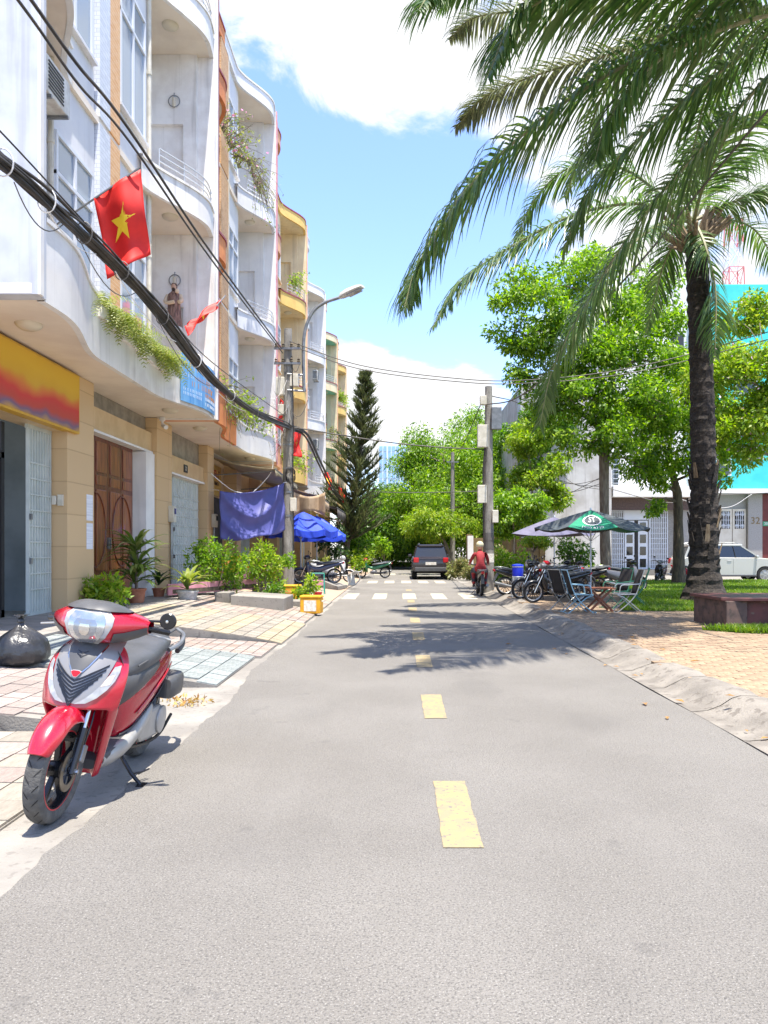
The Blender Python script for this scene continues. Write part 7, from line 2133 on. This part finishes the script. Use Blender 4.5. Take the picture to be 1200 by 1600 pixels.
# print on the green panel that faces the road: badge and number
def on_panel(u, v, off=.012):
    """green panel k=1: azimuth from -112.5 to -67.5 deg; u -1..1 across, v 0..1 from tip to edge"""
    a0, a1 = R(-124.5), R(-79.5); e = (Vector((math.cos(a0), math.sin(a0), 0)).lerp(Vector((math.cos(a1), math.sin(a1), 0)), (u + 1) / 2)) * 1.62 * v
    q_ = (u + 1) / 2; z = zt_ - (zt_ - ze_) * v ** 1.12 - .10 * (4 * q_ * (1 - q_)) * v * (1 - v * .6) - .05 * 4 * q_ * (1 - q_) * v
    return Vector((ux + e.x, uy + e.y - off * .35, z + off - .01 * e.x))
def ring(r0, r1, n=28, cu=0, cv=.54, off=.012):
    rows = []
    for r in (r0, (r0 + r1) / 2, r1): rows.append([on_panel(cu + r * math.cos(2 * PI * k / n) * .62, cv + r * .235 * math.sin(2 * PI * k / n), off) for k in range(n)])
    return MB().grid(rows, closed=True)
bd = ring(0.02, .92, off=.012).build('badge_field', m_ku, pu); ring(.92, 1.06, off=.0125).build('badge_ring', m_white, bd)
def text_on(s, cu, cv, su, sv, name, off=.016):
    cu_ = bpy.data.curves.new('tmp', 'FONT'); cu_.body = s; cu_.size = 1; cu_.align_x = 'CENTER'; cu_.align_y = 'CENTER'; cu_.resolution_u = 2; cu_.extrude = 0
    ob = bpy.data.objects.new('tmp', cu_); col.objects.link(ob); me = bpy.data.meshes.new_from_object(ob.evaluated_get(bpy.context.evaluated_depsgraph_get())); bpy.data.objects.remove(ob, do_unlink=True)
    for v in me.vertices:
        p = on_panel(cu + v.co.x * su, cv - v.co.y * sv, off); v.co = p - pu.location
    return finish(name, me, m_white, bd)
text_on('ST', 0, .54, .52, .34, 'badge_letters')
text_on('1900 6739', 0, .90, .24, .16, 'phone_number', .014)
parasol('violet-grey parasol behind the green advertising one', (P(866, 900, 25).x, 25), 1.55, P(866, 808, 25).z, P(866, 834, 25).z, [m_vu], 4, zb=PZ, rot=R(20))

def folding_chair(label, loc, rz, frame, fabric, group=None):
    t = thing('folding_chair', label, 'chair', loc, rz, group); B = lambda mb, n, m, **k: mb.build(n, m, t, world_=False, **k)
    for s in (-1, 1):
        y = s * .22
        B(MB().tube(crom([(.30, y, .0), (.22, y, .015), (-.14, y, .36), (-.34, y, .92)], 14), .012, 6), 'back_leg', frame, smooth=True)
        B(MB().tube(crom([(-.36, y * .92, .0), (-.28, y * .92, .012), (.06, y * .92, .30), (.22, y * .92, .37)], 12), .012, 6), 'front_leg', frame, smooth=True)
        B(MB().tube([(-.19, y, .40), (.24, y, .39)], .011, 6), 'seat_rail', frame, smooth=True)
        B(MB().tube(crom([(-.26, y * 1.05, .62), (.0, y * 1.05, .60), (.16, y * 1.05, .58), (.2, y * 1.05, .40)], 10), .012, 6), 'armrest', frame, smooth=True)
    for (x, z) in ((.30, .012), (-.36, .012), (-.34, .92), (.23, .375)): B(MB().tube([(x, -.22, z), (x, .22, z)], .011, 6), 'cross_bar', frame)
    B(MB().grid([[(-.18 + .40 * i / 6, -.21 + .42 * j / 4, .395 - .03 * math.sin(PI * i / 6)) for j in range(5)] for i in range(7)]), 'seat', fabric, smooth=True, solid=.006)
    B(MB().grid([[(-.17 - .17 * i / 6 + .02 * math.sin(PI * i / 6), -.21 + .42 * j / 4, .40 + .52 * i / 6) for j in range(5)] for i in range(7)]), 'backrest', fabric, smooth=True, solid=.006)
    return t
m_fb = M('chair_blue_frame', C(150, 190, 206), .35, metal=.3); m_fg = M('chair_green_frame', C(70, 130, 100), .4, metal=.2); m_fs = M('chair_steel', C(180, 180, 176), .3, metal=.6); m_fab = M('chair_fabric', (.025, .022, .022, 1), .85)
p = P(905, 957, 16.7); folding_chair('folding chair with pale blue frame facing the small wooden table', (p.x, 16.7, PZ), R(5), m_fb, m_fab)
p = P(884, 955, 17.2); folding_chair('folding chair with steel frame behind the pale blue one', (p.x, 17.2, PZ), R(25), m_fs, m_fab)
p = P(978, 955, 16.9); folding_chair('steel folding chair at the lawn side of the wooden table', (p.x, 16.9, PZ), R(178), m_fs, m_fab)
p = P(962, 945, 18.0); folding_chair('green-framed folding chair behind the wooden table', (p.x, 18.0, PZ), R(200), m_fg, m_fab)
p = P(992, 935, 18.6); folding_chair('green-framed folding chair at the edge of the grass', (p.x, 18.6, PZ), R(160), m_fg, m_fab)
tx, ty = P(936, 955, 17).x, 17.0
tb_ = thing('folding_table', 'small square wooden table with crossed legs under the parasol', 'table', (tx, ty, PZ))
m_tw2 = M('table_wood', C(126, 72, 44), .5, c2=C(104, 56, 34), scale=4, stretch=(1, 6, 1))
for k in range(6): MB().bx(tx - .30 + k * .1, tx - .205 + k * .1, ty - .28, ty + .28, PZ + .50, PZ + .525).build('slat', m_tw2, tb_)
for s in (-1, 1):
    y = ty + s * .2
    MB().beam((tx - .26, y, PZ + .01), (tx + .22, y, PZ + .49), .03, .045).build('leg', m_tw2, tb_); MB().beam((tx + .26, y + .035, PZ + .01), (tx - .22, y + .035, PZ + .49), .03, .045).build('leg', m_tw2, tb_)
MB().beam((tx - .26, ty - .2, PZ + .05), (tx - .26, ty + .2, PZ + .05), .03, .03).build('stretcher', m_tw2, tb_)
g = thing('drinking_glass', 'drinking glass with green drink on the wooden table edge', 'glass', (tx - .2, ty, PZ + .525)); MB().lathe([(.03, 0), (.035, .12), (.03, .12), (.026, .01), (0, .01)], 12).build('tumbler', m_glass, g, smooth=True, world_=False)
MB().lathe([(.0, .012), (.026, .012), (.029, .09), (0, .09)], 12).build('drink', m_bgreen, g, smooth=True, world_=False)
# blue water cooler on a wire stand
cx, cy = P(809, 930, 22).x, 22.0
cs_ = thing('wire_stand', 'steel wire stand under the blue drinks cooler', 'stand', (cx, cy, PZ))
for sx_ in (-1, 1):
    for sy_ in (-1, 1): MB().tube([(cx + sx_ * .17, cy + sy_ * .15, PZ), (cx + sx_ * .13, cy + sy_ * .12, .72)], .011, 6).build('leg', m_steel, cs_)
MB().tube([(cx + .16 * math.cos(a), cy + .16 * math.sin(a), .71) for a in [k * PI / 10 for k in range(21)]], .011, 6).build('hoop', m_steel, cs_)
MB().lathe([(.05, .34), (.11, .42), (.145, .66), (.14, .70), (.13, .66), (.1, .43), (0, .36)], 18, (cx, cy, 0)).build('white_bowl', m_pch, cs_, smooth=True)
cl_ = thing('drinks_cooler', 'bright blue drinks cooler with white rim', 'cooler', (cx, cy, .71))
MB().lathe([(.14, .722), (.155, .73), (.165, 1.02), (.16, 1.03)], 20, (cx, cy, 0)).build('barrel', M('cooler_blue', C(20, 40, 180), .4), cl_, smooth=True)
MB().lathe([(.168, 1.0), (.172, 1.03), (.165, 1.05), (.05, 1.075), (0, 1.075)], 20, (cx, cy, 0)).build('lid', M('cooler_blue_lid', C(24, 50, 196), .4), cl_, smooth=True)
MB().lathe([(.1665, .985), (.17, .995), (.1665, 1.005)], 20, (cx, cy, 0), caps=False).build('rim', m_white, cl_, smooth=True)

# ------------------------------------------------------------------ motorbikes
def at(px, py, d, z): p = P(px, py, d); return (p.x, d, z)
motorbike('black underbone motorbike parked in front behind the folding chairs', at(868, 942, 19.8, PZ), R(180 + 12), m_bk, m_bgrey)
motorbike('black motorbike turned away beside the blue drinks cooler', at(820, 927, 23, PZ), R(8), m_bk, m_bk)
motorbike('red and black motorbike in the middle of the parked row', at(868, 925, 24, PZ), R(200), m_bred, m_bred)
motorbike('grey motorbike parked under the violet parasol', at(852, 922, 24.6, PZ), R(185), m_bgrey, m_bgrey)
motorbike('blue-grey scooter at the back of the parked row', at(842, 915, 26.3, PZ), R(190), m_bblue, m_bgrey, scooter=True, name='motor_scooter')
motorbike('silver scooter parked on the grass edge behind the straight trunk', at(975, 915, 25, PZ), R(15), m_bgrey, m_bk, scooter=True, name='motor_scooter')
motorbike('dark scooter standing on the side street facing the lawn', at(1030, 908, 32.5, .02), R(-120), m_bk, m_bgrey, scooter=True, name='motor_scooter')
motorbike('red scooter standing between the forked tree and the silver car', at(1074, 908, 33.4, .02), R(-60), m_bred, m_bk, scooter=True, name='motor_scooter')
motorbike('black motorbike squeezed between the cooler and the front bike', at(845, 934, 21.3, PZ), R(196), m_bk, m_bk)
motorbike('dark grey motorbike with its tail to the folding chairs', at(890, 926, 23.2, PZ), R(15), m_bgrey, m_bk)
motorbike('black scooter behind the steel folding chair', at(905, 920, 24.8, PZ), R(170), m_bk, m_bk, scooter=True, name='motor_scooter')
motorbike('dark motorbike covered in navy under the blue parasols', at(496, 900, 27.6, .26), R(195), m_bblue, m_bk)
motorbike('white scooter beside the covered motorbike', at(520, 896, 29.6, .22), R(10), m_bwhite, m_bwhite, scooter=True, name='motor_scooter')
motorbike('green and silver motorbike with red cover parked by the bright bush', at(583, 901, 38.8, .03), R(188), m_bgreen, m_bred)

# ------------------------------------------------------------------ cars
def car(label, loc, rz, paint, suv=True):
    """built along +X (front), 4.7 m"""
    t = thing('car', label, 'car', loc, rz); B = lambda mb, n, m, p=None, **k: mb.build(n, m, p or t, world_=False, **k)
    hw = .90
    prof = [(2.32, .50), (2.36, .72), (2.28, .94), (1.95, 1.05), (1.25, 1.10), (.9, 1.12), (-2.1, 1.14), (-2.28, 1.02), (-2.33, .70), (-2.28, .42)]
    def arch(cx, r, n=8): return [(cx + r * math.cos(PI * k / n), .36 + r * math.sin(PI * k / n)) for k in range(n + 1)]
    low = [(-1.98, .30)] ; seq = prof + [(-1.86, .30)] + [(x, z) for x, z in reversed(arch(-1.42, .40))] + [(-.95, .28), (.95, .28)] + [(x, z) for x, z in reversed(arch(1.40, .40))] + [(1.86, .32), (2.25, .38)]
    g = MB(); n = len(seq); k0 = 0
    ys_ = [(-hw + .10, .97), (-hw + .02, 1.0), (-hw, 1.0), (hw, 1.0), (hw - .02, 1.0), (hw - .10, .97)]
    rings = []
    for y, s in ((-hw + .07, .985), (-hw, .965), (-hw - .015, .93)): rings.append((y, s))
    def ringpts(y, s): return [(x * (1 if s == .985 else .992 if s == .965 else .985), y, (z - .7) * (1.0 if s != .93 else .80) + .7) for x, z in seq]
    R_ = [[(x, -hw + .10, z) for x, z in seq], [(x * .995, -hw + .01, .7 + (z - .7) * .96 if z > .7 else z) for x, z in seq]]
    g.grid([[(x, hw - .10, z) for x, z in seq], [(x, -hw + .10, z) for x, z in seq]], closed=True)
    for sgn in (-1, 1):
        a = [(x, sgn * (hw - .10), z) for x, z in seq]; b = [(x * .996, sgn * hw, z if z < .6 else .6 + (z - .6) * .93) for x, z in seq]
        g.grid([a, b], closed=True); k = len(g.v) - n; g.f.append(tuple(range(k, k + n)))
    body = B(g, 'body', paint, smooth=True)
    # greenhouse
    gh0 = [(1.15, 1.08), (-2.12, 1.12)]; 
    lowr = [(1.20, -.80), (1.20, .80), (-2.14, .80), (-2.14, -.80)]; midr = [(.42, -.66), (.42, .66), (-1.86, .66), (-1.86, -.66)]
    g = MB().grid([[(x, y, 1.09) for x, y in lowr], [(x, y, 1.62) for x, y in midr]], closed=True)
    gl = B(g, 'windows', m_glass_d)
    rf = B(MB().prism([(.52, -.60), (.44, -.66), (-1.84, -.67), (-1.95, -.58), (-1.95, .58), (-1.84, .67), (.44, .66), (.52, .60)], 1.60, 1.72), 'roof', paint, bevel=.05)
    for s in (-1, 1):
        for (xa, xb, w) in ((1.22, .44, .05), (.12, .05, .05), (-.95, -.93, .06), (-2.12, -1.86, .10), (-1.62, -1.50, .07)):
            B(MB().beam((xa, s * .805, 1.10), (xb, s * .668, 1.62), .03, w), 'pillar', paint if w > .055 or xa > 1 else m_black)
        B(MB().box((.98, s * .98, 1.16), (.12, .20, .13)), 'mirror', paint, bevel=.03)
        for x in (-.05, -1.05): B(MB().box((x - .15, s * (hw + .012), .98), (.2, .03, .035)), 'handle', paint if suv else m_chrome, bevel=.01)
        for x in (.98, -.02, -1.0): B(MB().bx(x - .004, x + .004, min(s * (hw - .01), s * (hw + .003)), max(s * (hw - .01), s * (hw + .003)), .42, 1.04), 'door_gap', m_black)
        B(MB().box((0, s * (hw - .02), .32), (2.0, .14, .08)), 'side_step', m_char, bevel=.02)
        B(MB().tube([(.35, s * .55, 1.74), (.2, s * .56, 1.78), (-1.5, s * .56, 1.78), (-1.7, s * .55, 1.74)], .018, 6), 'roof_rail', m_galv)
        B(MB().box((2.28, s * .68, .86), (.16, .36, .16)), 'headlight', m_lens, bevel=.03)
        B(MB().box((-2.27, s * .72, .95), (.12, .26, .24)), 'tail_light', m_tail, bevel=.03)
        for x in (1.40, -1.42):
            w = B(MB().lathe([(.0, s * (hw - .03)), (.06, s * (hw - .02)), (.20, s * (hw - .05)), (.235, s * (hw - .02)), (.24, s * (hw - .1))], 24, (x, 0, .36), 'Y'), 'wheel', m_silver, smooth=True)
            B(MB().lathe([(.235, s * (hw - .02)), (.30, s * (hw - .005)), (.35, s * (hw - .03)), (.36, s * (hw - .12)), (.35, s * (hw - .22)), (.24, s * (hw - .24))], 28, (x, 0, .36), 'Y', caps=False), 'tyre', m_rub2, w, smooth=True)
            sp = MB()
            for k in range(6):
                a = 2 * PI * k / 6; sp.beam((x + .05 * math.cos(a), s * (hw - .015), .36 + .05 * math.sin(a)), (x + .225 * math.cos(a), s * (hw - .022), .36 + .225 * math.sin(a)), .012, .04)
            B(sp, 'spokes', m_silver, w)
    B(MB().bx(-2.4, -2.30, -.8, .8, .40, .60), 'rear_bumper', paint if suv else m_char, bevel=.03)
    B(MB().bx(-2.345, -2.33, -.26, .26, .72, .86), 'number_plate', m_label)
    B(MB().bx(2.30, 2.40, -.85, .85, .36, .56), 'front_bumper', paint, bevel=.04)
    B(MB().bx(2.33, 2.372, -.45, .45, .66, .84), 'grille', m_black)
    return t
m_silverp = M('car_silver', (.50, .49, .46, 1), .28, metal=.35, coat=.6)
m_darkp = M('car_dark', (.018, .013, .016, 1), .25, coat=.7)
p = P(1136, 905, 34.7)
car('silver sport utility car parked side-on on the street behind the lawn', (p.x, 34.9, .008), 0, m_silverp)
p = P(672, 906, 38.5)
car('dark car seen from behind parked at the far end of the road', (p.x, 39.8, .008), R(90), m_darkp, suv=False)

# ------------------------------------------------------------------ rider on a motorbike beside the cabinet pole
rxp = P(748, 929, 25.3)
mb_ = motorbike('dark motorbike under the rider in the red jacket', (rxp.x, 25.0, .01), R(90), m_bk, m_bk, lean=0, name='motorbike')
pr = thing('person', 'person in a red jacket and pale helmet riding away on a motorbike', 'person', (rxp.x, 25.0, .01), R(90))
def skin_body(name, joints, edges, mat, parent, sub=2, root=0):
    me = bpy.data.meshes.new(name); me.from_pydata([j[:3] for j in joints], edges, [])
    o = finish(name, me, mat, parent)
    md = o.modifiers.new('skin', 'SKIN')
    me.skin_vertices.new() if not me.skin_vertices else None
    for i, j in enumerate(joints):
        sv = me.skin_vertices[0].data[i]; sv.radius = (j[3], j[3] * (j[4] if len(j) > 4 else 1)); sv.use_root = (i == root)
    sb_ = o.modifiers.new('sub', 'SUBSURF'); sb_.levels = sub; sb_.render_levels = sub
    return o
m_jean = M('dark_trousers', (.03, .035, .05, 1), .8); m_jack = M('red_jacket', C(150, 40, 46), .8, c2=C(130, 34, 40), scale=6); m_sk = M('skin', C(196, 150, 120), .6); m_helm = M('pale_helmet', C(186, 180, 150), .35)
J = [(-.22, 0, .84, .15, 1.1), (-.20, 0, 1.00, .14, 1.15), (-.14, 0, 1.20, .15, 1.2), (-.11, 0, 1.34, .12), (-.09, 0, 1.42, .06), (-.07, 0, 1.50, .07),
     (-.12, .19, 1.32, .065), (.03, .27, 1.14, .055), (.24, .30, 1.02, .04), (-.12, -.19, 1.32, .065), (.03, -.27, 1.14, .055), (.24, -.30, 1.02, .04),
     (-.18, .12, .82, .10), (.12, .20, .74, .085), (.06, .19, .40, .06), (.10, .18, .32, .045), (-.18, -.12, .82, .10), (.12, -.20, .74, .085), (.06, -.19, .40, .06), (.10, -.18, .32, .045)]
E = [(0, 1), (1, 2), (2, 3), (3, 4), (4, 5), (3, 6), (6, 7), (7, 8), (3, 9), (9, 10), (10, 11), (0, 12), (12, 13), (13, 14), (14, 15), (0, 16), (16, 17), (17, 18), (18, 19)]
bd_ = skin_body('body', J, E, m_jack, pr)
B = lambda mb, n, m, **k: mb.build(n, m, bd_, world_=False, **k)
B(MB().lathe([(.0, 1.47), (.06, 1.48), (.085, 1.54), (.092, 1.60), (.08, 1.67), (.0, 1.70)], 18, (-.06, 0, 0)), 'head', m_sk, smooth=True)
B(MB().lathe([(.105, 1.565), (.125, 1.60), (.122, 1.66), (.09, 1.72), (.04, 1.745), (0, 1.75)], 20, (-.065, 0, 0)), 'helmet', m_helm, smooth=True)
for s in (-1, 1):
    B(MB().tube(crom([(-.20, s * .11, .83), (.12, s * .20, .75), (.07, s * .19, .42)], 10), [.115, .112, .108, .104, .10, .096, .09, .085, .08, .075, .072], 12), 'trouser_leg', m_jean, smooth=True)
    B(MB().loft([(-.02, .31, .04, .04, s * .185), (.10, .30, .045, .045, s * .185), (.20, .285, .035, .025, s * .185)], 12), 'shoe', m_black, smooth=True)
    B(MB().loft([(.22, 1.0, .035, .03, s * .305), (.29, .985, .04, .028, s * .315)], 10), 'hand', m_sk, smooth=True)
    for k in range(4): B(MB().tube([(.28, s * (.285 + .02 * k), .995), (.305, s * (.285 + .02 * k), .975), (.29, s * (.285 + .02 * k), .955)], .009, 5), 'finger', m_sk)
